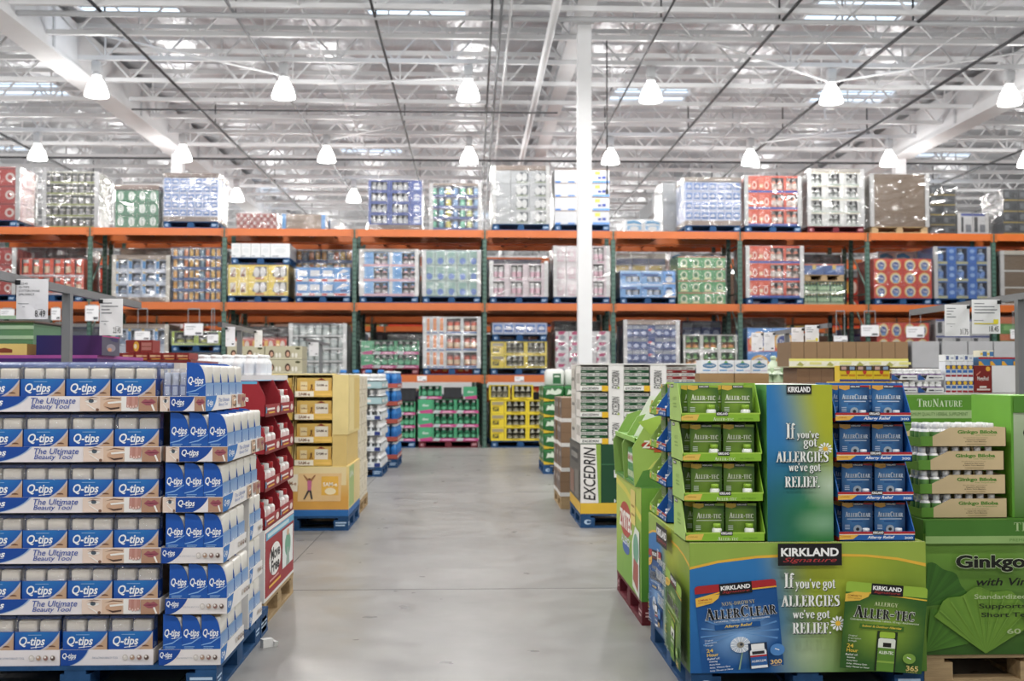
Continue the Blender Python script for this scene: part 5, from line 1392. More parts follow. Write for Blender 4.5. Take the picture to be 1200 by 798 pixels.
# ================================================================== CREAM CARTONS ON A WOODEN PALLET
CYF = 12.25
cx1 = -1.23
pallet('wood', 'wooden pallet under the cream cartons behind the yellow display', (cx1 - .45, CYF, 0), w=.9, d=1.05)
for tr in range(7):
    for k in range(3):
        h = .196; z = .142 + tr * h
        mb = MB(); w, d = .42, .34
        mb.box(-w, 0, 0, d - .006, 0, h - .004, '#ddd5c2'); P = rightside(mb, 0, 0, d - .006, 0, h - .004); P.rect(.1, .55, .45, .85, '#c9bfa6'); P.rect(.1, .2, .8, .26, '#b9ad92'); P.rect(.0, .47, 1, .49, '#cbbf9f')
        P = front(mb, -w, 0, 0, 0, h - .004); P.rect(.0, .47, 1, .49, '#cbbf9f'); P.rect(.55, .6, .9, .82, '#c9bfa6')
        tag(mb.build('cream_carton', None, (cx1 - .01 + random.uniform(-.008, .008), CYF + .01 + k * .345, z)), 'cream carton on wooden pallet, %s tier up, %s from yellow display' % (NTH[tr + 1], NTH[k + 1]), 'carton', 'cream cartons on the wooden pallet')

# ================================================================== WHITE BOTTLES AND BLUE BOTTLES FURTHER DOWN THE AISLE
def shrink_pack(name, label, loc, w, d, h, nx, nyr, bottle, tray=None, trayh=.03, group=None, zcap=None):
    t = thing(name, label, 'bottle pack', loc, 0, group)
    mb = MB(); mb.box(-w / 2, w / 2, 0, d, 0, .004, '#cfd3d6'); 
    if tray:
        for b in ((-w / 2, w / 2, 0, .004), (-w / 2, -w / 2 + .004, 0, d), (w / 2 - .004, w / 2, 0, d), (-w / 2, w / 2, d - .004, d)): mb.box(b[0], b[1], b[2], b[3], 0, trayh, tray)
        P = front(mb, -w / 2, w / 2, 0, 0, trayh, e=.001); P.rect(.08, .3, .5, .7, '#e9e4e0'); P = rightside(mb, w / 2, 0, d, 0, trayh, e=.001); P.rect(.1, .3, .7, .7, '#e9e4e0')
    part('tray', mb, t)
    for j in range(nyr):
        for i in range(nx):
            part('bottle', bottle, t, (-w / 2 + w * (i + .5) / nx, d * (j + .5) / nyr, .005))
    return t
LY = 16.9
lx1 = X_at(448, LY)
pallet('blue', 'blue pallet under the white bottle packs down the aisle', (lx1 - .45, LY, 0), w=.9, d=1.2)
hh = (Z_at(437, LY) - .142) / 6
wbm = bottle_mesh('lotion', .052, hh - .02, '#eff0f1', '#e6ebee', '#f5f5f5', capf=.22)
wbm2 = bottle_mesh('lotion2', .052, hh - .02, '#eff0f1', '#c9dde0', '#f5f5f5', capf=.3)
for tr in range(6):
    for c in range(2):
        for dd in range(2):
            z = .143 + tr * hh
            t = shrink_pack('bottle_pack', 'white bottle pack, %s tier up, %s from aisle, %s from front' % (NTH[tr + 1], NTH[c + 1], NTH[dd + 1]), (lx1 - .17 - c * .345, LY + .01 + dd * .6, z), .335, .58, hh, 3, 4 if tr == 5 else 3, wbm2 if tr > 3 else wbm, '#dfe4e8' if tr < 4 else '#a9c6cb', .07 if tr < 4 else .1, 'white bottle packs on the blue pallet')
            if tr < 4:
                mb = MB(); P = front(mb, -.1675, .1675, -.0005, 0, .07, e=.001); P.rect(.66, .1, .92, .9, '#27397a'); P.rect(.06, .4, .5, .6, '#9fb2c4'); part('printed_marks', mb, t)
BY = 18.55
bx1 = X_at(467, BY + .2)
pallet('blue', 'blue pallet under the blue bottle packs near the rack', (bx1 - .5, BY, 0), w=1.0, d=1.2)
bh = (Z_at(434, BY) - .142) / 5
bbm = bottle_mesh('bluewash', .055, bh - .02, '#2f7cc4', '#2a6ab2', '#e4e8ec', capf=.12, kind='round', neck=.6)
for tr in range(5):
    for dd in range(3):
        shrink_pack('bottle_pack', 'blue bottle pack with red lip, %s tier up, %s from the front' % (NTH[tr + 1], NTH[dd + 1]), (bx1 - .18, BY + .01 + dd * .395, .143 + tr * bh), .36, .385, bh, 3, 3, bbm, '#b2584c', .075, 'blue bottle packs near the rack')
mb = MB()
for i in range(4): 
    tag(MB.build((lambda b: (b.rbox(-.05, .05, -.07, .07, 0, .05, .02, '#2f7cc4', 'plastic'), b)[1])(MB()), 'refill_cap', None, (lx1 - .1 - i * .2, LY + 1.0, .143 + 6 * hh + .002)), 'bright blue lid on the white bottle packs, %s from the aisle' % NTH[i + 1], 'lid', 'blue lids on the bottle packs')
# ================================================================== ALLERGY DISPLAY
def sm(a, b, x):
    t = max(0.0, min(1.0, (x - a) / (b - a))); return t * t * (3 - 2 * t)
def shadow_text(P, t, x0, y0, x1, y1, col, sh='#1d2a30', d=.006, b=None, **k):
    b = .0009 / P.w; d = min(d, .0035 / P.w)
    for q in (-b, b): P.text(t, x0 + d * .7 + q, y0 - d * P.w / P.h, x1 + d * .7 + q, y1 - d * P.w / P.h, sh, **k)
    for q in (-b, b): P.text(t, x0 + q, y0, x1 + q, y1, col, **k)
def halo_text(P, t, x0, y0, x1, y1, col, halo, d, **k):
    for a in range(6):
        ax, ay = math.cos(a * PI / 3) * d, math.sin(a * PI / 3) * d * P.w / P.h
        P.text(t, x0 + ax, y0 + ay, x1 + ax, y1 + ay, halo, **k)
    for q in (-.0012 / P.w, 0, .0012 / P.w): P.text(t, x0 + q, y0, x1 + q, y1, col, **k)
def rrect(x0, y0, x1, y1, rx, ry, bottom=True):
    pts = []
    for cx, cy, a0, on in ((x1 - rx, y0 + ry, -90, bottom), (x1 - rx, y1 - ry, 0, True), (x0 + rx, y1 - ry, 90, True), (x0 + rx, y0 + ry, 180, bottom)):
        if on:
            for k in range(5): a = math.radians(a0 + k * 22.5); pts.append((cx + rx * math.cos(a), cy + ry * math.sin(a)))
        else: pts.append((x1 if cx > (x0 + x1) / 2 else x0, y0))
    return pts
def k_label(P, x0, y0, x1, y1, sig=True):
    P.rect(x0, y0, x1, y1, '#141215'); h = y1 - y0; w = x1 - x0
    P.text('KIRKLAND', x0 + .05 * w, y0 + (.42 if sig else .2) * h, x1 - .05 * w, y1 - (.2 if sig else .2) * h, '#f1f1f0', bold=.035)
    if sig: P.text('Signature', x0 + .08 * w, y0 + .1 * h, x1 - .08 * w, y0 + .36 * h, '#b23a3c', shear=.35)
def daisy(P, cx, cy, rx, ry):
    for k in range(11):
        a = k / 11 * 2 * PI
        c, q = math.cos(a), math.sin(a); c2, q2 = math.cos(a + .2), math.sin(a + .2); c3, q3 = math.cos(a - .2), math.sin(a - .2)
        P.poly([(cx + .2 * rx * c, cy + .2 * ry * q), (cx + .8 * rx * c3, cy + .8 * ry * q3), (cx + rx * c, cy + ry * q), (cx + .8 * rx * c2, cy + .8 * ry * q2)], '#eef0ee')
    P.ell(cx, cy, rx * .33, ry * .33, '#e6b73c', 12)
def clear_card(P, big=True):
    P.poly(rrect(0, 0, 1, 1, .05, .035, False), '#15518f')
    P.field(.0, .04, 1, .92, lambda x, y: mixc('#8db9e6', '#14508f', min(1, math.hypot((x - .5) * 1.1, (y - .42) * 1.3) * 1.9)), 10, 10)
    for k in range(14):
        a = -PI * .1 + k / 13 * PI * 1.2
        P.poly([(.5, .42), (.5 + .48 * math.cos(a - .03), .42 + .34 * math.sin(a - .03)), (.5 + .48 * math.cos(a + .03), .42 + .34 * math.sin(a + .03))], mixc('#7fb0e0', '#2a69ad', .55))
    P.poly(rrect(0, .91, 1, 1, .05, .035, False), '#a5262b'); P.poly([(0, .84), (.3, .895), (1, .905), (1, .92), (.3, .912), (0, .86)], '#e6b33c')
    P.poly([(.0, .84), (.12, .88), (.3, .885), (.28, .84), (.2, .79), (.0, .76)], '#e6b84a'); P.text('COMPARE TO', .03, .825, .2, .845, '#a5342a', bold=.02); P.text('active ingredient', .03, .795, .2, .815, '#a5342a')
    k_label(P, .3, .87, .7, 1.0)
    P.text('NON-DROWSY', .31, .745, .72, .79, '#b9b08a', font='roman')
    halo_text(P, 'A' + small('LLER') + 'C' + small('LEAR'), .1, .6, .97, .73, '#101418', '#eef2f6', .007, font='roman')
    P.text('Loratadine Tablets, 10 mg / Antihistamine', .2, .555, .88, .585, '#e4ecf4')
    P.rect(.2, .475, .76, .535, '#14508f'); P.text('Allergy Relief', .32, .482, .66, .525, '#e9c95a', bold=.02, shear=.2)
    P.poly([(.44, .0), (.5, .2), (.515, .2), (.46, .0)], '#8aa88e')
    for k in range(26):
        a = k / 26 * 2 * PI; P.poly([(.49, .285), (.49 + .12 * math.cos(a - .1), .285 + .09 * math.sin(a - .1)), (.49 + .125 * math.cos(a + .1), .285 + .092 * math.sin(a + .1))], '#e9eef2' if k % 2 else '#cfd9e4')
    P.ell(.49, .285, .045, .035, '#8f8a7e', 12); P.ell(.5, .29, .02, .016, '#2c3138', 8)
    P.rect(.58, .0, .81, .29, '#1c2c46'); P.poly(rrect(.595, .0, .795, .215, .03, .025, False), '#e9ecef'); P.rect(.595, .03, .795, .13, '#2a5d9c'); P.rect(.595, .13, .795, .15, '#b0272c'); P.rect(.62, .16, .77, .195, '#2c2c30'); P.rect(.615, .215, .775, .28, '#f3f4f4'); P.text('ALLERCLEAR', .605, .07, .785, .095, '#eef0f2', bold=.02)
    P.ell(.93, .19, .09, .07, '#4f86c4', 16); P.poly([(.9, .2), (.95, .18), (.955, .19), (.905, .21)], '#f0f3f6')
    P.text('300', .83, .03, .97, .08, '#e6c27a', bold=.02); P.text('TABLETS', .84, .01, .96, .022, '#e6c27a')
    for k, s in enumerate(('Original', 'Prescription', 'Strength')): P.text(s, .06, .36 - k * .028, .06 + .012 * len(s), .38 - k * .028, '#dfe7f0')
    P.text('24', .07, .235, .15, .275, '#e6c24a', bold=.02); P.text('Hour', .07, .185, .21, .225, '#e6c24a', bold=.02)
    for k, s in enumerate(('Relief of:', 'Sneezing', 'Runny Nose', 'Itchy, Watery Eyes', 'Itchy Throat or Nose')): P.text(s, .07 + .02 * (k > 0), .15 - k * .035, .07 + .015 * len(s), .172 - k * .035, '#e9eef4', bold=.01, shear=.15)
def tec_card(P, big=True):
    P.poly(rrect(0, 0, 1, 1, .05, .035, False), '#3f6b26')
    P.field(.0, .0, 1, .86, lambda x, y: mixc('#8fae3c', '#2f5a22', min(1, math.hypot((x - .5) * 1.0, (y - .55) * 1.1) * 1.9)), 10, 10)
    P.poly(rrect(0, .88, 1, 1, .05, .035, False), '#93b53f'); P.poly([(0, .855), (.3, .895), (1, .86), (1, .845), (.3, .88), (0, .84)], '#e2b93e')
    P.poly([(.0, .85), (.12, .89), (.3, .885), (.28, .84), (.18, .79), (.0, .765)], '#e2b94a'); P.text('COMPARE TO', .03, .83, .2, .85, '#8a5a20', bold=.02); P.text('active ingredient', .03, .8, .2, .82, '#8a5a20')
    k_label(P, .31, .87, .7, 1.0)
    P.text('ALLERGY', .36, .745, .65, .79, '#d7e0b0', font='roman')
    halo_text(P, 'A' + small('LLER') + '-' + small('TEC'), .12, .6, .86, .73, '#12160f', '#eef2e6', .007, font='roman')
    P.text('Cetirizine Hydrochloride Tablets, 10 mg / Antihistamine', .08, .555, .92, .585, '#dfe8d0')
    P.rect(.2, .475, .74, .53, '#3f6b26'); P.text('Indoor & Outdoor Allergies', .23, .485, .71, .52, '#e2c24a', bold=.02, shear=.2)
    P.rect(.42, .0, .67, .46, '#1d2a16'); P.poly(rrect(.45, .385, .64, .455, .02, .015), '#9dc03f'); P.poly(rrect(.44, .0, .65, .38, .03, .02, False), '#dfe4d8'); P.rect(.44, .0, .65, .27, '#5f8a32'); P.rect(.5, .28, .6, .33, '#17150f'); P.text('ALLER-TEC', .455, .2, .635, .235, '#eef2e4', bold=.02); P.rect(.44, .1, .65, .12, '#8fb04a')
    P.ell(.83, .17, .08, .06, '#7a9f42', 16); P.poly([(.8, .18), (.85, .16), (.855, .17), (.805, .19)], '#f0f3f0')
    P.text('365', .8, .03, .95, .09, '#d9c27a', bold=.02); P.text('TABLETS', .8, .01, .94, .022, '#d9c27a')
    for k, s in enumerate(('Original', 'Prescription', 'Strength')): P.text(s, .07, .37 - k * .03, .07 + .013 * len(s), .392 - k * .03, '#e2ead8')
    P.text('24', .06, .245, .14, .29, '#e2c24a', bold=.02); P.text('Hour', .06, .195, .2, .235, '#e2c24a', bold=.02)
    for k, s in enumerate(('Relief of:', 'Sneezing', 'Runny Nose', 'Itchy, Watery Eyes', 'Itchy Throat or Nose')): P.text(s, .05 + .02 * (k > 0), .155 - k * .035, .05 + .015 * len(s), .177 - k * .035, '#e9efe4', bold=.01, shear=.15)
def allergy_art(P):
    def bg(x, y):
        left = mixc('#1c5c9c', '#2d79b8', y); mid = mixc('#5f8f3c', '#b3b832', y); right = mixc('#4f7a2a', '#8aa033', y)
        c = mixc(left, mid, sm(.3, .55, x + (y - .5) * .1)); c = mixc(c, right, sm(.6, .95, x))
        return mixc(c, '#b4c49c', .75 * max(0, 1 - math.hypot((x - .5) * 5.5, (y - .14) * 3.2)))
    P.field(0, 0, 1, 1, bg, 36, 16)
    P.poly([(0, 1), (0, .815), (.12, .865), (.28, .9), (.44, .915), (.44, 1)], '#8fab4a'); P.poly([(0, .815), (.12, .865), (.28, .9), (.44, .915), (.44, .892), (.28, .88), (.12, .845), (0, .795)], '#e0b23e')
    P.poly([(.6, 1), (.6, .915), (.75, .905), (.88, .88), (1, .835), (1, 1)], '#93aa45'); P.poly([(.6, .915), (.75, .905), (.88, .88), (1, .835), (1, .81), (.88, .86), (.75, .887), (.6, .892)], '#e0b23e')
    T = P.turned(.05, .004, .345, .665, .09); T.k = P.k; clear_card(T); P.k = max(P.k, T.k)
    T = P.turned(.619, .05, .345, .665, -.09); T.k = P.k; tec_card(T); P.k = max(P.k, T.k)
    daisy(P, .616, .385, .034, .06)
    k_label(P, .365, .83, .635, 1.0)
    for t, x0, y0, x1, y1 in (('I', .392, .66, .408, .775), ('f', .412, .66, .432, .775), ("you've got", .437, .635, .605, .73), ('ALLERGIES', .378, .517, .622, .606), ("we've got", .425, .412, .58, .492), ('RELIEF.', .424, .31, .584, .396)):
        shadow_text(P, t, x0, y0, x1, y1, '#f2f4f0', d=.006, font='roman')
KY = 5.2
kx0, kx1 = X_at(807, KY), X_at(1082, KY)
kz0, kz1 = .142, .725
kd_ = 1.2
pallet('blue', 'blue pallet under the large allergy tablet display', ((kx0 + kx1) / 2, KY + .014, 0), w=kx1 - kx0 - .012, d=kd_ - .02)
t = thing('display_box', 'large printed allergy tablet base box in blue and green at the aisle corner', 'display box')
mb = MB(); mb.box(kx0, kx1, KY, KY + kd_, kz0, kz1, '#a9bc58'); mb.box(kx0, kx1, KY, KY + .004, kz0 - .02, kz0, '#a9bc58'); mb.box(kx0, kx0 + .004, KY, KY + kd_, kz0 - .02, kz0, '#a9bc58')
x = kx0   # perforated top edge
while x < kx1 - .012:
    mb.box(x, x + .007, KY, KY + .004, kz1, kz1 + .0035, '#c4cf8a'); x += .0115
part('box', mb, t)
mb = MB(); allergy_art(front(mb, kx0, kx1, KY - .0005, kz0 - .02, kz1, e=.0002)); part('front_print', mb, t)
mb = MB(); allergy_art(leftside(mb, kx0 - .0005, KY, KY + kd_, kz0 - .02, kz1, e=.0002)); part('side_print', mb, t)

TP = .1865
LIME, LIMEP = '#86b534', '#a5c66a'
def allergy_pack(kind):
    g = kind == 'tec'
    t = thing('allergy_pack', 'allergy tablet pack', 'medicine pack')
    w, h = .147, .168
    mb = MB(); mb.box(-w / 2, w / 2, 0, .012, 0, h, '#3f6b26' if g else '#14508f', 'gloss')
    P = front(mb, -w / 2, w / 2, 0, 0, h, e=.0003, mat='gloss')
    if g:
        P.field(0, 0, 1, 1, lambda x, y: mixc('#86a83a', '#2c5520', min(1, math.hypot(x - .45, y - .5) * 1.5)), 6, 6)
        P.poly([(0, 1), (0, .9), (.2, .86), (.34, .9), (.34, 1)], '#d9b24a'); P.poly([(.6, 1), (.6, .95), (1, .93), (1, 1)], '#8fb03c')
        shadow_text(P, 'A' + small('LLER') + '-' + small('TEC'), .12, .58, .9, .74, '#dfe7cc', '#18240f', d=.012, font='roman'); P.rect(.1, .51, .92, .54, '#c9d4b4')
    else:
        P.field(0, 0, 1, 1, lambda x, y: mixc('#4f8fcb', '#123a66', min(1, math.hypot(x - .4, y - .55) * 1.6)), 6, 6)
        P.poly([(0, 1), (0, .92), (.2, .86), (.36, .9), (.36, 1)], '#d9a24a'); P.poly([(.4, 1), (.4, .96), (1, .95), (1, 1)], '#a5262b')
        shadow_text(P, 'A' + small('LLER') + 'C' + small('LEAR'), .1, .6, .93, .75, '#c9d6e4', '#101c2c', d=.012, font='roman'); P.rect(.16, .53, .88, .56, '#b9c9dc'); P.rect(.3, .46, .66, .5, '#2c5f9c')
        P.ell(.5, .26, .14, .12, '#a9b4bd', 12); P.ell(.5, .26, .06, .05, '#2c2f36', 8)
    k_label(P, .36, .93, .7, 1.0, False)
    for k in range(3): P.rect(.08, .36 - k * .05, .24, .385 - k * .05, '#c9d4c4' if g else '#b9c9dc')
    P.text('24', .08, .14, .18, .2, '#e2c24a', bold=.02)
    part('card', mb, t)
    mb = MB()
    if g:
        mb.lathe([(.022, 0), (.023, .004), (.023, .05), (.017, .056)], .035, -.02, 0, '#f2f3ef', 'plastic', 14, cols=['#f2f3ef', '#e9ece4', '#f2f3ef'])
    else:
        mb.lathe([(.018, 0), (.019, .004), (.019, .03), (.014, .035)], .035, -.018, 0, '#f2f3f4', 'plastic', 14)
    b = part('bottle', mb, t)
    mb = MB()
    if g: mb.lathe([(.0185, .056), (.0185, .074), (.016, .076)], .035, -.02, 0, '#93bb3c', 'plastic', 14)
    else: mb.lathe([(.016, .035), (.016, .048), (.014, .05)], .035, -.018, 0, '#f4f4f5', 'plastic', 14)
    part('cap', mb, b)
    return t
PKT, PKC = allergy_pack('tec'), allergy_pack('clear')
PK_USED = {'tec': False, 'clear': False}
def allergy_tray(kind, label, loc, rz, where, tier, w=.355, packs=((-.07, .06), (.088, .06), (-.094, .13), (.06, .13), (-.075, .2), (.085, .2)), depth=.3):
    g = kind == 'tec'
    c, cp = (LIME, LIMEP) if g else ('#1d5ba6', '#2a6ab8')
    t = thing('allergy_tray', label, 'tray', loc, rz)
    h = TP - .003
    mb = MB(); mb.box(-w / 2, w / 2, 0, depth, 0, .004, cp); part('base', mb, t)
    mb = MB(); mb.box(-w / 2, w / 2, 0, .004, 0, .044, c)
    P = front(mb, -w / 2, w / 2, 0, 0, .044, e=.0003)
    if g:
        P.rect(0, .86, 1, 1, '#a5c94e'); P.poly([(.0, .2), (.2, .2), (.23, .85), (.06, .8), (.0, .6)], '#e0bd5a'); P.text('COMPARE', .03, .45, .15, .6, '#a0601e')
        P.text('A' + small('LLER') + '-' + small('TEC'), .4, .14, .66, .52, '#e4edd0', font='roman'); P.text('365 TABLETS', .72, .3, .9, .45, '#5d8a24')
    else:
        P.rect(0, .72, 1, 1, '#a8282d'); P.rect(0, .66, 1, .74, '#e6e2da'); P.poly([(.0, .15), (.18, .2), (.26, .68), (.06, .68), (.0, .6)], '#e0b04a'); P.text('COMPARE', .03, .4, .15, .54, '#a0401e')
        P.text('Allergy Relief', .37, .16, .73, .56, '#eef2f6', bold=.02, shear=.25); P.text('300', .86, .2, .97, .45, '#d9e2ee', bold=.02)
    k_label(P, .44, .68, .59, 1.12, False)
    part('front_lip', mb, t)
    for s in (-1, 1):
        mb = MB(); x = s * w / 2
        mb.prism([(0, 0), (depth, 0), (depth, h), (.1, h), (0, .044)], 'x', min(x, x - s * .004), max(x, x - s * .004), cp if s < 0 else c)
        P = leftside(mb, x, 0, depth, 0, h, e=.0003) if s < 0 else rightside(mb, x, 0, depth, 0, h, e=.0003)
        if s < 0 and g:
            P.text('ALLER-TEC', .3, .55, .6, .64, '#6d9438'); P.rect(.3, .44, .58, .48, '#7fa54a'); P.rect(.34, .36, .62, .4, '#7fa54a'); k_label(P, .1, .88, .35, .97, False)
        elif s < 0:
            for k in range(4): P.rect(.3, .6 - k * .1, .6 + .05 * (k % 2), .63 - k * .1, '#a9c4e2')
            P.rect(.0, .0, 1, .1, '#a8282d')
        part('side_wall', mb, t)
    mb = MB(); mb.box(-w / 2 + .004, w / 2 - .004, depth - .004, depth, 0, h, cp); part('back_wall', mb, t)
    ca, sa = math.cos(rz), math.sin(rz)
    for i, (px, py) in enumerate(packs):
        px += random.uniform(-.004, .004)
        X, Y = loc[0] + px * ca - py * sa, loc[1] + px * sa + py * ca
        row = ('front', 'middle', 'back')[i // 2 if len(packs) > 3 else i]
        lb = '%s pack, %s row, %s, in %s %s tray' % ('green allergy' if g else 'dark blue allergy', row, ('near the tray end first seen', 'beside the other')[i % 2] if False else ('lower numbered place', 'next place')[i % 2] if False else ('first in line', 'second in line')[i % 2], tier, where)
        k = 'tec' if g else 'clear'
        pr = PKT if g else PKC
        if not PK_USED[k]: PK_USED[k] = True; o = pr; o.location = (X, Y, loc[2] + .0045); o.rotation_euler = (0, 0, rz)
        else: o = dup(pr, (X, Y, loc[2] + .0045), rz)
        o['label'] = lb; o['group'] = 'allergy packs in trays'
    return t
gx0, gx1 = X_at(803, KY), X_at(896, KY)
bx0_, bx1_ = X_at(982.5, KY), X_at(1071, KY)
for k in range(4):
    tn = TIER4[3 - k]; z = kz1 + .004 + k * TP
    sh = -.006 * k
    allergy_tray('tec', 'lime tray of green allergy packs facing the camera, %s of its tower' % tn, ((gx0 + gx1) / 2 + sh, KY + .01, z), 0, 'lime front', tn, w=gx1 - gx0)
    allergy_tray('clear', 'blue allergy pack tray beside the banner, %s of its tower' % tn, ((bx0_ + bx1_) / 2 + sh * .7, KY + .01, z), 0, 'blue front', tn, w=bx1_ - bx0_)
    allergy_tray('clear', 'blue tray facing the aisle behind the lime trays, %s of its tower' % tn, (kx0 + .012, KY + .84, z), -PI / 2, 'blue aisle', tn, w=.3, packs=((-.06, .06), (.06, .13), (-.06, .2)))
    allergy_tray('tec', 'lime tray facing the aisle at the far display corner, %s tier' % tn, (kx0 + .012, KY + 1.11, z), -PI / 2, 'lime aisle', tn, w=.235, packs=((-.0, .06), (.0, .13), (.0, .2)))
# the banner standing between the two towers
nx0, nx1 = X_at(899, KY), X_at(976, KY)
nz1 = Z_at(451, KY)
t = thing('display_banner', 'tall blue to green banner box about allergies between the two pack towers', 'banner')
mb = MB(); mb.box(nx0, nx1, KY + .012, KY + .3, kz1 + .004, nz1, '#4f8f4a', 'card'); part('box', mb, t)
mb = MB(); P = front(mb, nx0, nx1, KY + .0115, kz1 + .004, nz1, e=.0003)
def bbg(x, y):
    top = mixc('#2c78b4', '#a9b02c', sm(.15, .9, x + (y - .7) * .5)); bot = mixc('#1c5f66', '#2c7a3c', min(1, x * 1.4))
    return mixc(bot, top, sm(.15, .75, y))
P.field(0, 0, 1, 1, lambda x, y: mixc(mixc(bbg(x, y), '#c0d2bc', .85 * max(0, 1 - math.hypot((x - .95) * 2.2, (y - .36) * 6))), '#9dc0a4', .6 * max(0, 1 - math.hypot((x - .85) * 2, (y - .12) * 9))), 18, 28)
daisy(P, .885, .59, .113, .042)
k_label(P, .3, .94, .68, 1.0, False)
for tx, x0, y0, x1, y1 in (('I', .29, .655, .35, .755), ('f', .36, .655, .42, .755), ("you've", .45, .645, .78, .705), ('got', .55, .59, .75, .655), ('ALLERGIES', .13, .505, .92, .575), ("we've got", .32, .435, .8, .5), ('RELIEF.', .26, .345, .78, .415)):
    shadow_text(P, tx, x0, y0, x1, y1, '#f1f4ef', d=.012, font='roman')
part('print', mb, t)
mb = MB(); mb.box(gx1 + .0, bx0_ + .06, KY + .33, KY + 1.15, kz1 + .004, nz1 - .01, '#b9a184'); mb.box(gx1 + .0, bx0_ + .06, KY + .33, KY + 1.15, nz1 - .01, nz1, '#e9e9e6')
tag(mb.build('inner_carton'), 'plain carton core standing behind the allergy banner', 'carton')

# ================================================================== GINKGO DISPLAY
GY = 5.42
gX0, gX1 = X_at(1080, GY), X_at(1080, GY) + 1.1
gz1 = Z_at(612, GY)
G1, G2, G3 = '#4b7f2c', '#3d6b24', '#9fc07a'
pallet('wood', 'bare wooden pallet under the green herbal supplement display', ((gX0 + gX1) / 2, GY + .01, 0), w=gX1 - gX0, d=1.1)
t = thing('display_box', 'large green herbal supplement base box with leaf picture on a wooden pallet', 'display box')
mb = MB(); mb.box(gX0, gX1, GY, GY + 1.1, .142, gz1, '#4a7a2c'); part('box', mb, t)
mb = MB(); P = front(mb, gX0, gX1, GY - .0005, .142, gz1, e=.0003)
P.field(0, 0, 1, .9, lambda x, y: mixc(mixc('#31571d', '#6f9a3c', y), '#9fb484', sm(.35, .9, x) * sm(.2, .9, y) * .75), 10, 10)
def leaf(P, cx, cy, r, a0, a1, c0, c1, n=9):
    for k in range(n):
        b0, b1 = a0 + (a1 - a0) * k / n, a0 + (a1 - a0) * (k + 1) / n
        rr0 = r * (1 + .04 * math.sin(k * 1.1)); rr1 = r * (1 + .04 * math.sin((k + 1) * 1.1))
        P.poly([(cx, cy), (cx + rr0 * math.cos(b0), cy + rr0 * 1.6 * math.sin(b0)), (cx + rr1 * math.cos(b1), cy + rr1 * 1.6 * math.sin(b1))], mixc(c0, c1, (k % 3) / 2))
leaf(P, .0, .36, .2, .1, 1.5, '#345f20', '#3b6a24', 14); leaf(P, .0, .02, .2, .2, 1.45, '#4d7c2a', '#446f26', 14); leaf(P, .27, .01, .3, .55, 2.5, '#6d9436', '#658d33', 22)
for a_ in range(9):
    an = .6 + a_ * .22; P.poly([(.27, .01), (.27 + .29 * math.cos(an - .01), .01 + .46 * math.sin(an - .01)), (.27 + .29 * math.cos(an + .012), .01 + .46 * math.sin(an + .012))], '#789e40')
leaf(P, .62, .01, .26, .7, 2.4, '#628b31', '#5d862f', 18)
P.rect(0, .88, 1, 1, '#44752a'); P.rect(0, .83, 1, .885, '#8fb06c'); P.text('TRUNATURE', .4, .92, .75, .985, '#a9c48c', font='roman'); P.text('PREMIUM QUALITY HERBAL SUPPLEMENT', .38, .84, .85, .865, '#5f8a44')
halo_text(P, 'Ginkgo Biloba', .135, .62, .75, .745, '#14170f', '#c9d8b0', .003, bold=.03)
P.text('with Vinpocetine', .225, .5, .7, .575, '#14170f', bold=.02, shear=.25)
P.text('Standardized Concentrate', .215, .42, .7, .455, '#b0c094', bold=.01)
P.text('Supports Alertness &', .235, .34, .75, .385, '#1d2614', bold=.015); P.text('Short Term Memory', .245, .275, .72, .32, '#1d2614', bold=.015)
P.text('60 mg', .36, .15, .52, .2, '#a9ba8c', bold=.015)
part('front_print', mb, t)
BEIGE = '#c9b48c'
ty = GY + .06
tx0, tx1 = X_at(1092, ty), X_at(1178, ty)
gp = (Z_at(497, ty) - gz1) / 4
for k in range(4):
    tn = TIER4[3 - k]; z = gz1 + .002 + k * gp; sh = (.0, -.006, -.012, .0)[k]
    t = thing('bottle_tray', 'beige slant cut tray of herbal bottles, %s of the four' % tn, 'tray', (tx0 + sh, ty, z))
    w, d = tx1 - tx0, .36
    mb = MB(); mb.box(-.06, w, 0, d, 0, .003, BEIGE); part('base', mb, t)
    for yy, s in ((0, -1), (d - .003, 1)):
        mb = MB(); mb.prism([(0, 0), (w, 0), (w, gp - .022), (.09, gp - .022), (0, .052)], 'y', yy, yy + .003, BEIGE)
        if s < 0:
            P = front(mb, 0, w, 0, 0, gp - .022, e=.0003)
            P.text('Ginkgo Biloba', .34, .62, .88, .86, '#4a7f26', bold=.04); P.text('with Vinpocetine', .58, .55, .86, .63, '#7a9a4a', bold=.01); P.text('Standardized Concentrate', .42, .44, .75, .5, '#8a7a58'); P.text('Supports Alertness', .46, .32, .72, .39, '#5d5138', bold=.02); P.text('& Short Term Memory', .44, .22, .73, .29, '#5d5138', bold=.02); P.rect(.46, .12, .72, .15, '#a08c64')
        part('side_wall', mb, t)
    mb = MB(); mb.box(w - .003, w, 0, d, 0, gp - .022, BEIGE); part('end_wall', mb, t)
    mb = MB(); mb.box(-.062, -.059, 0, d, 0, .045, '#5f9034'); mb.box(-.06, .0, 0, .003, 0, .052, '#5f9034'); mb.box(-.06, .0, d - .003, d, 0, .052, '#5f9034'); part('green_end', mb, t)
    for i in range(7):
        for j in range(3):
            if k < 3 and i > 2 and j == 1: continue
            white_jar('white lidded herbal bottle, %s along, %s row, %s beige tray' % (NTH[i + 1], NTH[j + 1], tn), (tx0 + sh - .028 + i * .056, ty + .035 + j * .058, z + .004), r=.026, h=gp - .006, cap='#eceded', lab='#5c8a46', group='herbal bottles in beige trays')
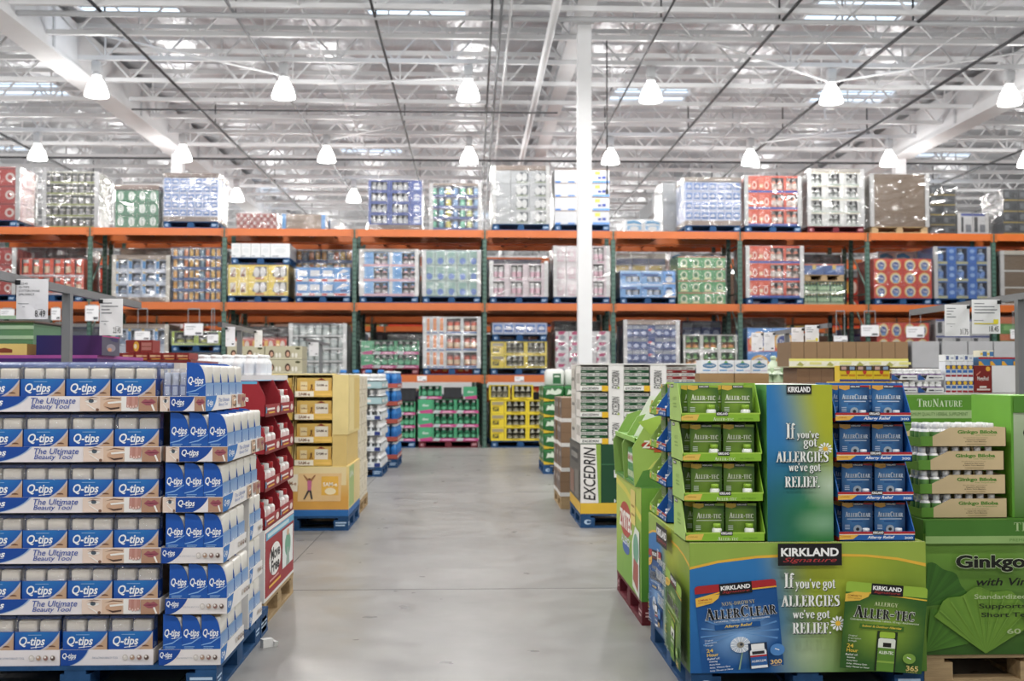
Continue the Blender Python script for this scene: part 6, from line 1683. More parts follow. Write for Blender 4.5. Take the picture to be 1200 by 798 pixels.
mb = MB(); mb.box(X_at(1080, GY) + .01, tx1, GY + .55, GY + .9, gz1 + .002, gz1 + .44, '#587f38'); mb.box(X_at(1080, GY) + .01, tx1, GY + .55, GY + .57, gz1 + .44, gz1 + .45, G2)
tag(mb.build('green_carton'), 'dark green carton behind the beige herbal trays', 'carton')
# header boards
hy = 6.34
hz0, hz1 = gz1 + .46, Z_at(463, hy)
hx0, hx1 = X_at(1058, hy), X_at(1140, hy)
t = thing('header_board', 'green header board with pale roman lettering above the beige herbal trays', 'sign board')
mb = MB(); mb.box(hx0, hx1, hy, hy + .04, .142 + .66, hz1, '#689a3c'); P = front(mb, hx0, hx1, hy, Z_at(502, hy, 1100), hz1, e=.0005)
P.rect(.02, .0, .98, .95, '#5d8f34'); P.rect(.02, .3, .98, .54, '#a9bd8c'); P.text('T' + small('RU') + 'N' + small('ATURE'), .2, .64, .84, .88, '#dfe9d2', font='roman'); P.text('PREMIUM QUALITY HERBAL SUPPLEMENT', .06, .36, .92, .48, '#5d7a44')
part('board', mb, t)
b0 = GY + .08
x_l = X_at(1184, b0)
t = thing('header_box', 'tall bright green box standing on the herbal supplement base', 'display box')
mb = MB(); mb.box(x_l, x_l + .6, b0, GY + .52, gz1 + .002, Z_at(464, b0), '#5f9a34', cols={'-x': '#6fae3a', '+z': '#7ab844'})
P = front(mb, x_l, x_l + .6, b0, gz1 + .002, Z_at(464, b0), e=.0005)
P.field(.02, .0, .98, .86, lambda x, y: mixc('#4f7a34', '#a9b89a', y), 2, 6); P.text('Ginkgo Biloba', .1, .62, .9, .74, '#14170f', bold=.03); P.text('Supports Alertness', .12, .42, .8, .48, '#1d2614'); leaf(P, .35, .01, .3, .6, 2.4, '#6d9436', '#5f8a30'); P.rect(.02, .86, .98, .99, '#4b7f2c')
part('box', mb, t)

# ================================================================== GREEN ALLERGY DISPLAY WITH POINTED TOP
ZX0, ZX1, ZY0, ZY1 = X_at(751, 6.75), X_at(751, 6.75) + 1.02, 6.75, 7.9
zzt = Z_at(573, ZY0)
pallet('red', 'dark red pallet under the green pointed allergy display', (ZX0, (ZY0 + ZY1) / 2, 0), w=1.15, d=1.02, rz=-PI / 2)
t = thing('display_box', 'green and lime allergy base box with a red oval on its aisle face', 'display box')
mb = MB(); mb.box(ZX0, ZX1, ZY0, ZY1, .142, zzt, '#5f9048'); part('box', mb, t)
mb = MB(); P = leftside(mb, ZX0 - .0005, ZY0, ZY1, .142, zzt, e=.0005)
P.field(0, 0, 1, 1, lambda x, y: mixc('#79ab3c', '#b9c95a', sm(.1, .9, y - (x - .4) * .4)), 8, 8)
P.poly([(0, .9), (.4, .86), (.9, .72), (1, .7), (1, .76), (.4, .92), (0, .96)], '#d9d35a')
P.ell(.4, .6, .24, .17, '#b5483a', 22); P.text('ZYRTEC', .14, .5, .68, .68, '#f2efe8', bold=.04, shear=.2); P.ell(.42, .33, .14, .06, '#3f64a8', 16); P.text('ALLERGY', .24, .36, .6, .44, '#e6ecf0', bold=.02)
P.poly(rrect(.62, .62, .8, .94, .03, .03), '#e4d27a'); P.rect(.65, .7, .77, .72, '#a88a3a'); P.rect(.65, .78, .77, .8, '#a88a3a')
P.poly([(.7, .05), (.95, .0), (.95, .6), (.8, .62), (.68, .45)], '#e2e8dc'); P.ell(.83, .42, .1, .14, '#6fa58a', 14); P.poly([(.72, .12), (.9, .05), (.92, .3), (.75, .32)], '#a5584a')
part('side_print', mb, t)
mb = MB(); P = front(mb, ZX0, ZX1, ZY0 - .0005, .142, zzt, e=.0005); P.field(0, 0, 1, 1, lambda x, y: mixc('#4a8436', '#7fb04a', y), 2, 4); P.text('ZYRTEC', .2, .5, .8, .7, '#f2efe8', bold=.04, shear=.2); part('front_print', mb, t)
t = thing('display_topper', 'lime pointed shelf topper with slanted corner on the green allergy base box', 'display topper')
zf = ZY0 + .08
def zp(px, py): p = at(px, py, zf); return (p.x, p.z)
xs = [zp(741, 571), zp(741, 525), zp(760, 491), zp(776, 486)]
prof = [(xs[0][0] + .015, zzt + .002), (ZX1 - .05, zzt + .002), (ZX1 - .05, xs[3][1]), (xs[3][0], xs[3][1]), (xs[2][0], xs[2][1]), (xs[1][0], xs[1][1])]
for yy in (zf, zf + .46, zf + .92):
    mb = MB(); mb.prism(prof, 'y', yy, yy + .02, '#8db25a')
    if yy == zf:
        pr = [(a, b) for a, b in prof]
        mb.add([(a, yy - .0006, b) for a, b in pr], [tuple(range(len(pr)))], '#a3c163')
        a0, a1 = prof[0][0], prof[1][0]; b0_, b1_ = zzt, xs[3][1]
        P = front(mb, a0, a1, yy - .001, b0_, b1_, e=.0005)
        P.poly([(0.03, .1), (.12, .35), (.32, .62), (1, .62), (1, .1)], '#d3d878'); P.poly([(.0, .0), (.05, .22), (.4, .42), (1, .45), (1, .0)], '#5f9048'); P.poly([(.02, .9), (.15, .98), (1, .99), (1, .7), (.1, .72)], '#a9c95a')
        P.ell(.17, .58, .13, .07, '#b5483a', 18); P.text('ZYRTEC', .045, .535, .3, .645, '#f2efe8', bold=.04, shear=.2); P.rect(.12, .48, .28, .51, '#c95a3a')
    part('panel', mb, t)
mb = MB(); mb.box(xs[0][0] + .35, ZX1 - .06, zf + .03, zf + .9, zzt + .002, xs[3][1] - .02, '#78a44f'); part('core', mb, t)
mb = MB(); mb.box(xs[1][0] + .02, xs[0][0] + .35, zf + .02, zf + .92, zzt + .002, zzt + .02, '#5f9048'); part('shelf', mb, t)
mb = MB(); mb.box(xs[1][0] + .02, xs[0][0] + .35, zf + .02, zf + .92, zzt + .28, zzt + .295, '#74a24c'); mb.box(xs[1][0] + .015, xs[1][0] + .025, zf + .02, zf + .92, zzt + .27, zzt + .3, '#8fbf5a'); part('upper_shelf', mb, t)
for i in range(7):
    for j in range(2):
        mb = MB(); mb.box(-.045, .045, -.025, .025, 0, .2, '#4f9a5a', 'gloss'); P = leftside(mb, -.045, -.025, .025, 0, .2, e=.0005); P.rect(0, .55, 1, .85, '#e6efe6'); P.ell(.5, .7, .3, .1, '#b5483a', 10); P.rect(.1, .1, .9, .3, '#cfe0b4')
        tag(mb.build('medicine_box', None, (xs[1][0] + .075 + j * .1, zf + .09 + i * .058 + (.46 - .29 if i > 3 else 0) * 0 + (.1 if i > 5 else 0), zzt + .021)), 'small green medicine box on the topper shelf, %s from the front, %s deep' % (NTH[i + 1], NTH[j + 1]), 'medicine box', 'medicine boxes on the lime topper')
for i, (yy, px) in enumerate(((zf + .28, 0), (zf + .68, .03))):
    t = thing('header_card', 'white and green pointed card on the lime topper, %s from the front' % NTH[i + 1], 'sign card')
    mb = MB(); x = xs[1][0] + .05 + px; z = zzt + .297
    mb.prism([(x, z), (x + .25, z), (x + .25, z + .25), (x + .14, z + .25)], 'y', yy, yy + .006, '#e8ece2')
    mb.prism([(x + .05, z + .02), (x + .24, z + .02), (x + .24, z + .1), (x + .1, z + .1)], 'y', yy - .002, yy, '#4f8f4a'); mb.prism([(x + .13, z + .13), (x + .24, z + .13), (x + .24, z + .22), (x + .15, z + .22)], 'y', yy - .002, yy, '#2c5fa0' if i == 0 else '#c9a83a')
    part('card', mb, t)

# ================================================================== HEADACHE TABLET DISPLAY
EY = 11.1
ex0 = X_at(680, EY); ex1 = ex0 + 1.2
ez = [Z_at(606, EY), Z_at(590, EY), Z_at(521, EY), Z_at(426, EY)]
pallet('blue', 'blue pallet under the green and white headache tablet display', ((ex0 + ex1) / 2, EY, 0), w=1.2, d=1.2)
t = thing('display_box', 'dark green and white headache tablet base box with a yellow foot band', 'display box')
DG = '#1f4a30'
mb = MB(); mb.box(ex0, ex1, EY, EY + 1.2, .142, ez[2], DG, cols={'-x': '#4c4b48'})
P = front(mb, ex0, ex1, EY, .142, ez[2], e=.001)
zb = (ez[1] - .142) / (ez[2] - .142)
P.rect(0, 0, 1, zb, '#e0b83e'); P.rect(0, zb, .15, 1, '#ece9e6'); P.poly([(.15, zb), (.17, zb), (.17, 1), (.13, 1)], '#8fae4a')
P.text('EXCEDRIN', .125, zb + .04, .125 + (1 - zb - .08) * P.h / P.w, zb + .04 + .1 * P.w / P.h, '#1c1c1e', shear=.18, bold=.01, rot=PI / 2)
P.rect(.17, .7, 1, .72, '#3a6a48'); P.rect(.28, .52, .6, .63, '#e9ece8'); P.text('EXCEDRIN', .3, .54, .58, .61, '#1c1c1e', shear=.2, bold=.02); P.rect(.3, .44, .6, .5, '#b9c9b4')
P.text('Starts relieving', .3, .24, .75, .29, '#e6ece6', bold=.02); P.text('Headache in 15 min', .28, .16, .8, .21, '#e6ece6', bold=.02); P.text('15', .32, .08, .42, .13, '#e6ece6', bold=.02)
P = leftside(mb, ex0, EY, EY + 1.2, .142, ez[2], e=.001)
P.rect(0, 0, 1, zb, '#d9b03c'); P.rect(.04, zb + .04, .96, .98, '#5d5a55'); P.rect(.2, .7, .8, .9, '#3a3836'); P.text('EXCEDRIN', .22, .76, .78, .84, '#c9c6c0', shear=.2, bold=.02); P.rect(.1, .2, .45, .55, '#8a6a5c'); P.rect(.55, .2, .9, .6, '#77736c')
part('box', mb, t)
# shelf tower: white posts and three columns of open trays
cols_ = [(X_at(680, EY), X_at(713, EY), '#1f5a36', 'green'), (X_at(731, EY), X_at(762, EY), '#1f5a36', 'green'), (X_at(781, EY), X_at(816, EY), '#8f1f24', 'red')]
t = thing('display_tower', 'white pillared tower of headache tablet trays on the dark green base box', 'display tower')
for (a, b) in ((X_at(713, EY) + .002, X_at(731, EY) - .002), (X_at(762, EY) + .002, X_at(781, EY) - .002)):
    mb = MB(); mb.box(a, b, EY + .005, EY + 1.0, ez[2] + .002, ez[3] - .013, '#ecebe9')
    P = front(mb, a, b, EY + .005, ez[2], ez[3] - .013, e=.001)
    for k in range(3):
        P.text('EXCEDRIN', .72, .04 + k * .33, .72 + .23 * P.h / P.w, .04 + k * .33 + .5 * P.w / P.h, '#38383a', shear=.18, bold=.01, rot=PI / 2); P.poly([(.55, .04 + k * .33), (.75, .04 + k * .33), (.65, .07 + k * .33)], '#a9c04a')
    part('pillar', mb, t)
mb = MB(); mb.box(ex0, cols_[2][1], EY + .0, EY + 1.02, ez[3] - .012, ez[3], '#f0efed'); part('top_board', mb, t)
mb = MB(); mb.box(ex0, cols_[2][1], EY + .5, EY + 1.0, ez[2] + .002, ez[3] - .013, '#dcd9d4'); 
P = leftside(mb, ex0, EY + .5, EY + 1.0, ez[2], ez[3] - .013, e=.001)
for k in range(3): P.rect(.1, .03 + k * .33, .9, .3 + k * .33, '#c9c4bc'); P.text('EXCEDRIN', .2, .14 + k * .33, .8, .18 + k * .33, '#4a4a4c', shear=.2, bold=.02)
part('core', mb, t)
th = (ez[3] - .014 - ez[2] - .003) / 3
HB = None
for ci, (a, b, c, cn) in enumerate(cols_):
    for k in range(3):
        z = ez[2] + .003 + k * th
        tn = ('lowest', 'middle', 'topmost')[k]
        tr = thing('tablet_tray', 'white lipped tray of %s headache tablet boxes, %s, %s column from the aisle' % (cn, tn, NTH[ci + 1]), 'tray', ((a + b) / 2, EY + .005, z))
        w = b - a - .004; lip = .055
        mb = MB(); mb.box(-w / 2, w / 2, 0, .45, 0, .003, '#ddd9d2'); part('base', mb, tr)
        mb = MB(); mb.box(-w / 2, w / 2, 0, .004, 0, lip, '#eeeeea'); P = front(mb, -w / 2, w / 2, 0, 0, lip, e=.001); P.text('EXCEDRIN', .06, .3, .66, .75, '#26262a', shear=.2, bold=.02); P.rect(.0, .0, .76, .14, '#2f5a3a' if cn == 'green' else '#7a1c22'); P.rect(.77, .0, 1, 1, '#e6b92e'); part('front_lip', mb, tr)
        mb = MB(); mb.box(-w / 2, -w / 2 + .003, .004, .45, 0, th - .006, '#e6e3de'); P = leftside(mb, -w / 2, .004, .45, 0, th - .006, e=.001); P.rect(.1, .3, .9, .7, '#b9b6b0'); part('side_wall', mb, tr)
        bh_ = (th - lip - .02) / 3
        for r in range(3):
            for q in range(2):
                bw = (w - .012) / 2
                o = None
                mesh_key = (cn, round(bw, 3), round(bh_, 3))
                if mesh_key not in _cm:
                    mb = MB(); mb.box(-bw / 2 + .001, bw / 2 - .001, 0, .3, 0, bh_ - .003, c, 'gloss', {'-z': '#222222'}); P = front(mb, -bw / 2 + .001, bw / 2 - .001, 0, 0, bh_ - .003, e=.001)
                    P.rect(0, .5, 1, 1, '#dddcd8'); P.text('EXCEDRIN', .05, .58, .9, .9, '#28282a', shear=.2, bold=.02); P.poly([(.5, 0), (1, 0), (1, .45), (.7, .4)], mixc(c, '#000000', .35)); P.rect(.06, .14, .4, .26, '#dfe6da')
                    _cm[mesh_key] = mb.mesh('tablet_box')
                o = obj('tablet_box', _cm[mesh_key], None, ((a + b) / 2 + (q - .5) * bw, EY + .03 + random.uniform(0, .006), z + .0035 + (lip - .0 if r == 0 else lip) + r * bh_))
                tag(o, '%s headache tablet box, %s tray, %s column, %s layer, %s place' % (cn, tn, NTH[ci + 1], ('bottom', 'middle', 'top')[r], ('first', 'second')[q]), 'tablet box', 'headache tablet boxes in the tower')
        mb = MB(); mb.box(-w / 2 + .004, w / 2 - .002, .02, .44, .004, lip + .002, '#b9a58c'); part('riser', mb, tr)

# ================================================================== BROWN CARTONS AND GREEN PACKS FURTHER ON
BYF = 12.7
bxl = X_at(657, BYF)
pallet('wood', 'wooden pallet under the brown cartons behind the headache display', (bxl + .5, BYF, 0), w=1.0, d=1.05)
nh = (Z_at(466, BYF) - .142) / 4
for k in range(4):
    for j in range(3):
        mb = MB(); w, d = .5, .34
        mb.box(0, w, 0, d - .004, 0, nh - .003, '#8f745c', cols={'-x': '#7d6a5c'})
        P = leftside(mb, 0, 0, d - .004, 0, nh - .003, e=.001); P.rect(0, 0, 1, .16, '#e6e4e2'); P.rect(.1, .3, .9, .92, '#6d5f58'); P.rect(.2, .6, .7, .8, '#a9a09a')
        P = front(mb, 0, w, 0, 0, nh - .003, e=.001); P.rect(0, 0, 1, .16, '#e6e4e2'); P.rect(0, .58, 1, .59, '#735d4a')
        tag(mb.build('brown_carton', None, (bxl + .005 + random.uniform(-.01, .01), BYF + .01 + j * .342, .143 + k * nh)), 'brown carton with white foot band, %s tier up, %s from the headache display' % (NTH[k + 1], NTH[j + 1]), 'carton', 'brown cartons behind the headache display')
PY = 17.3
pxl = X_at(636.5, PY)
pallet('blue', 'blue pallet under the green paper packs near the rack', (pxl + .5, PY, 0), w=1.0, d=1.15)
nh = (Z_at(452, PY) - .142) / 5
def green_pack_mesh(w, d, h, top=False):
    mb = MB(); mb.rbox(0, w, 0, d, 0, h, .03, '#2a6b38', 'gloss')
    P = front(mb, 0, w, 0, 0, h, e=.002, mat='gloss'); P.poly([(.05, .1), (.4, .02), (.95, .12), (.95, .2), (.4, .1), (.05, .2)], '#d6b93a'); P.text('Perdue', .15, .42, .6, .72, '#dfe9dc', bold=.04, shear=.2) if False else (P.poly([(.12, .42), (.2, .75), (.35, .7), (.42, .85), (.55, .66), (.72, .82), (.9, .72), (.85, .5), (.6, .42), (.3, .48)], '#d6e4d2'), P.poly([(0, 0), (.3, 0), (0, .25)], '#d6b93a'), P.poly([(1, 0), (.8, 0), (1, .3)], '#d6b93a'))
    P.poly([(.02, .85), (.5, .95), (.98, .85), (.98, .92), (.5, 1.0), (.02, .92)], '#3f8f4c')
    P = leftside(mb, 0, 0, d, 0, h, e=.002, mat='gloss'); P.poly([(.05, .1), (.95, .12), (.95, .2), (.05, .2)], '#d6b93a'); P.poly([(.2, .4), (.8, .45), (.7, .7), (.3, .65)], '#cfe0cc')
    return mb
for k in range(5):
    for c in range(3):
        for j in range(2):
            if k == 4 and j == 0 and c == 2: pass
            mb = green_pack_mesh(.32, .55, nh - .004)
            tag(mb.build('paper_pack', None, (pxl + .005 + c * .328 + random.uniform(-.003, .003), PY + .01 + j * .565, .143 + k * nh)), 'green paper pack with yellow swoosh, %s tier up, %s from the aisle, %s deep' % (NTH[k + 1], NTH[c + 1], NTH[j + 1]), 'paper pack', 'green paper packs near the rack')
for i in range(3):
    mb = MB(); mb.rbox(0, .3, 0, .4, 0, .26, .06, '#e6e8e4', 'gloss'); P = front(mb, 0, .3, 0, 0, .26, e=.002, mat='gloss'); P.rect(.38, .1, .8, .72, '#2f6a42'); P.rect(.45, .5, .72, .6, '#dfe6da')
    tag(mb.build('white_bag', None, (pxl + .06 + i * .31, PY + .3, .143 + 5 * nh + .002)), 'white bag with green label on the green paper packs, %s from the aisle' % NTH[i + 1], 'bag', 'white bags on the green packs')
# ================================================================== THE MIDDLE OF THE ISLANDS (seen over the near stacks)
def pxbox(name, label, cat, x0, x1, y0, y1, Y, d, col, el=(), mat='card', side=None, group=None, kid=None, side_el=()):
    """a carton whose front (at depth Y) covers the pixel box x0..x1, y0..y1"""
    a, b = X_at(x0, Y), X_at(x1, Y); z0, z1 = Z_at(y1, Y, (x0 + x1) / 2), Z_at(y0, Y, (x0 + x1) / 2)
    w, h = b - a, z1 - z0
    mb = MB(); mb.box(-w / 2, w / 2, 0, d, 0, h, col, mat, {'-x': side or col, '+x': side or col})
    marks(front(mb, -w / 2, w / 2, 0, 0, h, e=.0006, mat=mat), el)
    if side_el: marks(rightside(mb, w / 2, 0, d, 0, h, e=.0006), side_el); marks(leftside(mb, -w / 2, 0, d, 0, h, e=.0006), side_el)
    o = mb.build(name, None, ((a + b) / 2, Y, z0)); tag(o, label, cat, group)
    return o, ((a + b) / 2, z0, z1, w)
def base_stack(name, label, x0, x1, Y, d, ztop, col, pal='blue', tiers=3):
    """cartons on a pallet whose top carries the goods seen above the near stacks"""
    pallet(pal, '%s pallet under the %s' % ({'blue': 'blue', 'red': 'dark red', 'wood': 'bare wooden'}[pal], label), ((x0 + x1) / 2, Y, 0), w=x1 - x0, d=d)
    h = (ztop - .143) / tiers
    for k in range(tiers):
        mb = MB(); w = x1 - x0
        mb.box(-w / 2 + .005, w / 2 - .005, .005, d - .005, 0, h - .003, col)
        for P in (front(mb, -w / 2 + .005, w / 2 - .005, .005, 0, h - .003, e=.001), rightside(mb, w / 2 - .005, .005, d - .005, 0, h - .003, e=.001), leftside(mb, -w / 2 + .005, .005, d - .005, 0, h - .003, e=.001)):
            P.rect(.0, .48, 1, .5, mixc(col, '#000000', .25)); P.rect(.1, .6, .5, .85, mixc(col, '#ffffff', .3))
        tag(mb.build(name, None, ((x0 + x1) / 2, Y, .1425 + k * h)), '%s, %s' % (label, ('lowest tier', 'second tier', 'third tier', 'fourth tier')[k]), 'carton')
    return .1425 + tiers * h - .003 + .001
# --- near side: purple and yellow cartons, red boxes, white bottles, beige cartons
z = base_stack('violet_carton', 'dark violet carton hidden behind the swab stack', -3.75, -2.47, 7.45, 1.15, Z_at(419.5, 7.45, 100), '#3a1d63')
mb = MB(); mb.box(-3.7, -2.48, 7.46, 8.5, z, z + .022, '#9c4a92'); tag(mb.build('pink_tray_lid'), 'flat pink lid under the purple carton behind the swab stack', 'lid')
zz = z + .0225
a, b = X_at(42, 7.48), X_at(119, 7.48)
mb = MB(); mb.box(a, b, 7.48, 7.85, zz, Z_at(393, 7.48, 80), '#2c1a5c', cols={'+x': '#4d4a5e', '+z': '#33206a'})
P = front(mb, a, b, 7.48, zz, Z_at(393, 7.48, 80), e=.0006); P.field(0, 0, 1, 1, lambda x, y: mixc('#1e1a58', '#3f1450', x), 4, 1)
P = rightside(mb, b, 7.48, 7.85, zz, Z_at(393, 7.48, 80), e=.0006); P.poly([(.4, .9), (.9, .98), (.9, .7), (.55, .75)], '#2a2458'); P.ell(.5, .4, .26, .2, '#8d8794', 14); P.ell(.42, .3, .12, .1, '#c98a6a', 10); P.rect(0, .93, 1, 1, '#a83a7a')
tag(mb.build('purple_carton'), 'long dark purple carton behind the grey sign post', 'carton')
a, b = X_at(-30, 7.5), X_at(31, 7.5)
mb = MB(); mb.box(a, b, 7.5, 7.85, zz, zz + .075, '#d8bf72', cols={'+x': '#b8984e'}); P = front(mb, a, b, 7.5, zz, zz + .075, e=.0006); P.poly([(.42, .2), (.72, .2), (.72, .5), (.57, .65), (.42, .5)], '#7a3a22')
tag(mb.build('yellow_carton'), 'small pale yellow carton beside the long purple carton', 'carton')
mb = MB(); mb.box(-3.6, X_at(40, 7.95), 7.92, 8.45, zz, Z_at(378, 7.95, 20), '#54805e'); 
for k in range(4): mb.box(-3.62, X_at(40, 7.95) + .005, 7.915, 7.92, zz + .05 + k * .07, zz + .075 + k * .07, '#9ab8a0')
mb.box(-3.65, X_at(43, 7.95), 7.9, 8.47, Z_at(378, 7.95, 20), Z_at(376, 7.95, 20), '#5c5248')
tag(mb.build('green_wrapped_load'), 'green banded wrapped carton under a brown board behind the yellow carton', 'carton')
z = base_stack('red_carton', 'dark red carton behind the purple cartons', X_at(120, 9.2), X_at(224, 9.2), 9.2, 1.0, Z_at(421.5, 9.2, 180), '#7d2a26')
for k in range(6):
    x0 = 128 + k * 16 - 2
    pxbox('tea_box', 'flat dark red box in the row behind the swab stack, %s from the purple carton' % NTH[k + 1], 'box', x0, x0 + 15.2, 413.5, 421.3, 9.22, .3, '#8d2a25', [('r', .1, .38, .55, .68, '#d9b08a'), ('r', .58, .42, .9, .64, '#d0a07c'), ('r', .2, .0, .9, .18, '#d0964a')], group='flat red boxes behind the swabs')
for k, (x0, x1, el) in enumerate(((147, 155, ()), (155, 163.5, [('e', .5, .5, .4, .4, '#e0a83a'), ('e', .4, .5, .2, .2, '#f0e2c0')]), (164, 178.5, [('r', .1, .2, .9, .8, '#b8766c'), ('r', .1, .45, .9, .52, '#8a4038')]))):
    pxbox('red_box', 'upright red box standing on the flat red boxes, %s from the purple carton' % NTH[k + 1], 'box', x0, x1, 398.5, 413.2, 9.24, .22, '#8a2f2a', el, group='upright red boxes')
z = base_stack('white_carton', 'white carton behind the top swab tray', X_at(222, 10.2), X_at(322, 10.2), 10.22, .72, Z_at(439, 10.2, 270), '#dfe1e4')
jug = bottle_mesh('jug', .05, .185, '#eef0f3', '#dfe4ec', '#f6f7f9', capf=.14, neck=.55)
jugm = {}
for i in range(6):
    for j in range(3):
        t = thing('white_bottle', 'white bottle on the white carton behind the swabs, %s along, %s row' % (NTH[i + 1], NTH[j + 1]), 'bottle', (X_at(230, 10.3) + .05 + i * .108, 10.3 + j * .13, z), 0, 'white bottles behind the swabs')
        part('body', jug, t)
z2 = base_stack('beige_carton', 'beige carton low behind the yellow supplement display', X_at(262, 13.6), X_at(358, 13.6), 13.6, 1.0, Z_at(437.5, 13.6, 310), '#b5b198')
for tr in range(2):
    for k in range(2):
        y1 = 437 - tr * 16; y0 = y1 - 15.5
        x0 = 266 + k * 44.5
        o, g = pxbox('beige_shipper', 'beige bottle carton picturing faces, %s tier, %s from the white bottles' % (('lower', 'upper')[tr], NTH[k + 1]), 'carton', x0, x0 + 43.5, y0, y1, 13.62, .4, '#bcb8a0', [('r', 0, 0, 1, .12, '#d0ccb4'), ('e', .88, .82, .07, .09, '#4a4a2c')], side='#a8a48c', group='beige cartons picturing faces')
        P_ = None
        mb = MB(); w, h = g[3], g[2] - g[1]; P = front(mb, -w / 2, w / 2, -.002, 0, h, e=.001)
        for q in (.1, .54): P.ell(q + .07, .42, .075, .3, '#4a342c', 12); P.ell(q + .075, .38, .045, .19, '#c9a08a', 10); P.ell(q + .21, .3, .035, .2, '#e6e4dc', 10); P.ell(q + .3, .3, .035, .2, '#e6e4dc', 10)
        part('printed_picture', mb, o)
# --- far side of the aisle: cartons behind the allergy display
z = base_stack('brown_carton', 'brown carton behind the headache display', X_at(812, 12.6), X_at(905, 12.6), 12.6, 1.0, Z_at(451, 12.6, 860), '#9c8468', tiers=3)
for k in range(2):
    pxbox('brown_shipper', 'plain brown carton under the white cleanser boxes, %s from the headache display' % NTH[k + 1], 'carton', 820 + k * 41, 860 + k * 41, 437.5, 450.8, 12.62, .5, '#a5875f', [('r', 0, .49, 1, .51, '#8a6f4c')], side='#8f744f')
for k in range(4):
    x0 = 822 + k * 19.5
    pxbox('cleanser_box', 'white cleanser box with blue oval, %s from the headache display' % NTH[k + 1], 'box', x0, x0 + 19, 422, 437.2, 12.64, .3, '#e6eaee', [('e', .5, .58, .42, .2, '#2f6f9c'), ('t', 'Cetaphil', .18, .48, .82, .68, '#e6eef4'), ('p', [(.35, .78), (.5, .98), (.62, .78)], '#6aa05a'), ('r', .1, .16, .55, .26, '#5a9ad0'), ('r', .6, .16, .95, .2, '#b0a4c8')], group='white cleanser boxes')
z = base_stack('brown_carton', 'brown carton behind the pale jugs', X_at(900, 13.4), X_at(938, 13.4), 13.4, .8, Z_at(449, 13.4, 920), '#8f7456')
pj = bottle_mesh('pale_jug', .075, .34, '#d3e2c8', '#b9d0ac', '#c9dcbc', capf=.14, neck=.4)
pj2 = bottle_mesh('pale_jug_low', .07, .2, '#d8e6d0', '#bcd4b2', '#dfe9d6', capf=.2, neck=.5)
for i in range(3):
    t = thing('pale_jug', 'tall pale green jug beside the grey sign post, %s from the cleanser boxes' % NTH[i + 1], 'jug', (X_at(912, 13.6) + i * .16 - .02, 13.75, z), 0, 'tall pale green jugs'); part('body', pj, t)
for i in range(4):
    t = thing('pale_bottle', 'short pale green bottle in front of the tall jugs, %s from the cleanser boxes' % NTH[i + 1], 'bottle', (X_at(901, 13.5) + i * .13 - .02, 13.52, z), 0, 'short pale green bottles'); part('body', pj2, t)
z = base_stack('brown_carton', 'brown carton under the plain brown row', X_at(928, 11.0), X_at(1066, 11.0), 11.0, 1.0, Z_at(449, 11.0, 1000), '#7d6046')
for k in range(3):
    x0 = 934 + k * 44
    if k < 2: pxbox('brown_shipper', 'shaded brown carton under the yellow lipped tray, %s from the sign post' % NTH[k + 1], 'carton', x0, x0 + 43, 430.5, 448.7, 11.06, .5, '#7d6046', [('r', .33, 0, .34, 1, '#5f4834'), ('r', .66, 0, .67, 1, '#5f4834')])
z1_ = Z_at(430.2, 11.0, 1000)
mb = MB(); a, b = X_at(926, 11.0), X_at(1066, 11.0); mb.box(a, b, 11.03, 11.6, z1_, z1_ + .006, '#d8d4b8'); mb.box(a, b, 11.03, 11.036, z1_, z1_ + .085, '#eae8d4')
P = front(mb, a, b, 11.03, z1_, z1_ + .085, e=.001); P.rect(0, .72, 1, 1, '#e6e07a'); P.rect(0, 0, 1, .08, '#e6e07a')
for k in range(4): P.poly([(.06 + k * .25, .2), (.09 + k * .25, .65), (.12 + k * .25, .3), (.15 + k * .25, .6), (.11 + k * .25, .12)], '#a9a85a'); P.rect(.17 + k * .25, .3, .27 + k * .25, .6, '#dcd98a')
tag(mb.build('shelf_tray'), 'long white and yellow lipped tray under the plain brown cartons', 'tray')
mb = MB(); mb.box(X_at(1025, 11.1), b, 11.08, 11.55, z + .0, z1_ - .001, '#6f573f'); tag(mb.build('filler_carton'), 'brown carton behind the yellow joint pain packs', 'carton')
for k in range(9):
    x0 = 927 + k * 15.3
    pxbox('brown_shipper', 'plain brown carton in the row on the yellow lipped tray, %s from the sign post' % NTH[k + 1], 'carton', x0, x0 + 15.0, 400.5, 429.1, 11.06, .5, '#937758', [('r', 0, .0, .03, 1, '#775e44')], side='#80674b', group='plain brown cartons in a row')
z = base_stack('grey_carton', 'grey carton low behind the vitamin boxes', X_at(1069, 11.0), X_at(1215, 11.0), 11.0, 1.0, Z_at(431, 11.0, 1140), '#a4a5a8')
for k, (x0, x1) in enumerate(((1069, 1101), (1104, 1134), (1135, 1164), (1165, 1194), (1195, 1222))):
    pxbox('grey_shipper', 'plain grey carton in the row behind the vitamin boxes, %s from the brown cartons' % NTH[k + 1], 'carton', x0, x1, 400, 430.8, 11.06, .5, '#b0b1b4', [('r', .0, 0, .02, 1, '#96979b')], side='#8f9094', group='plain grey cartons in a row')
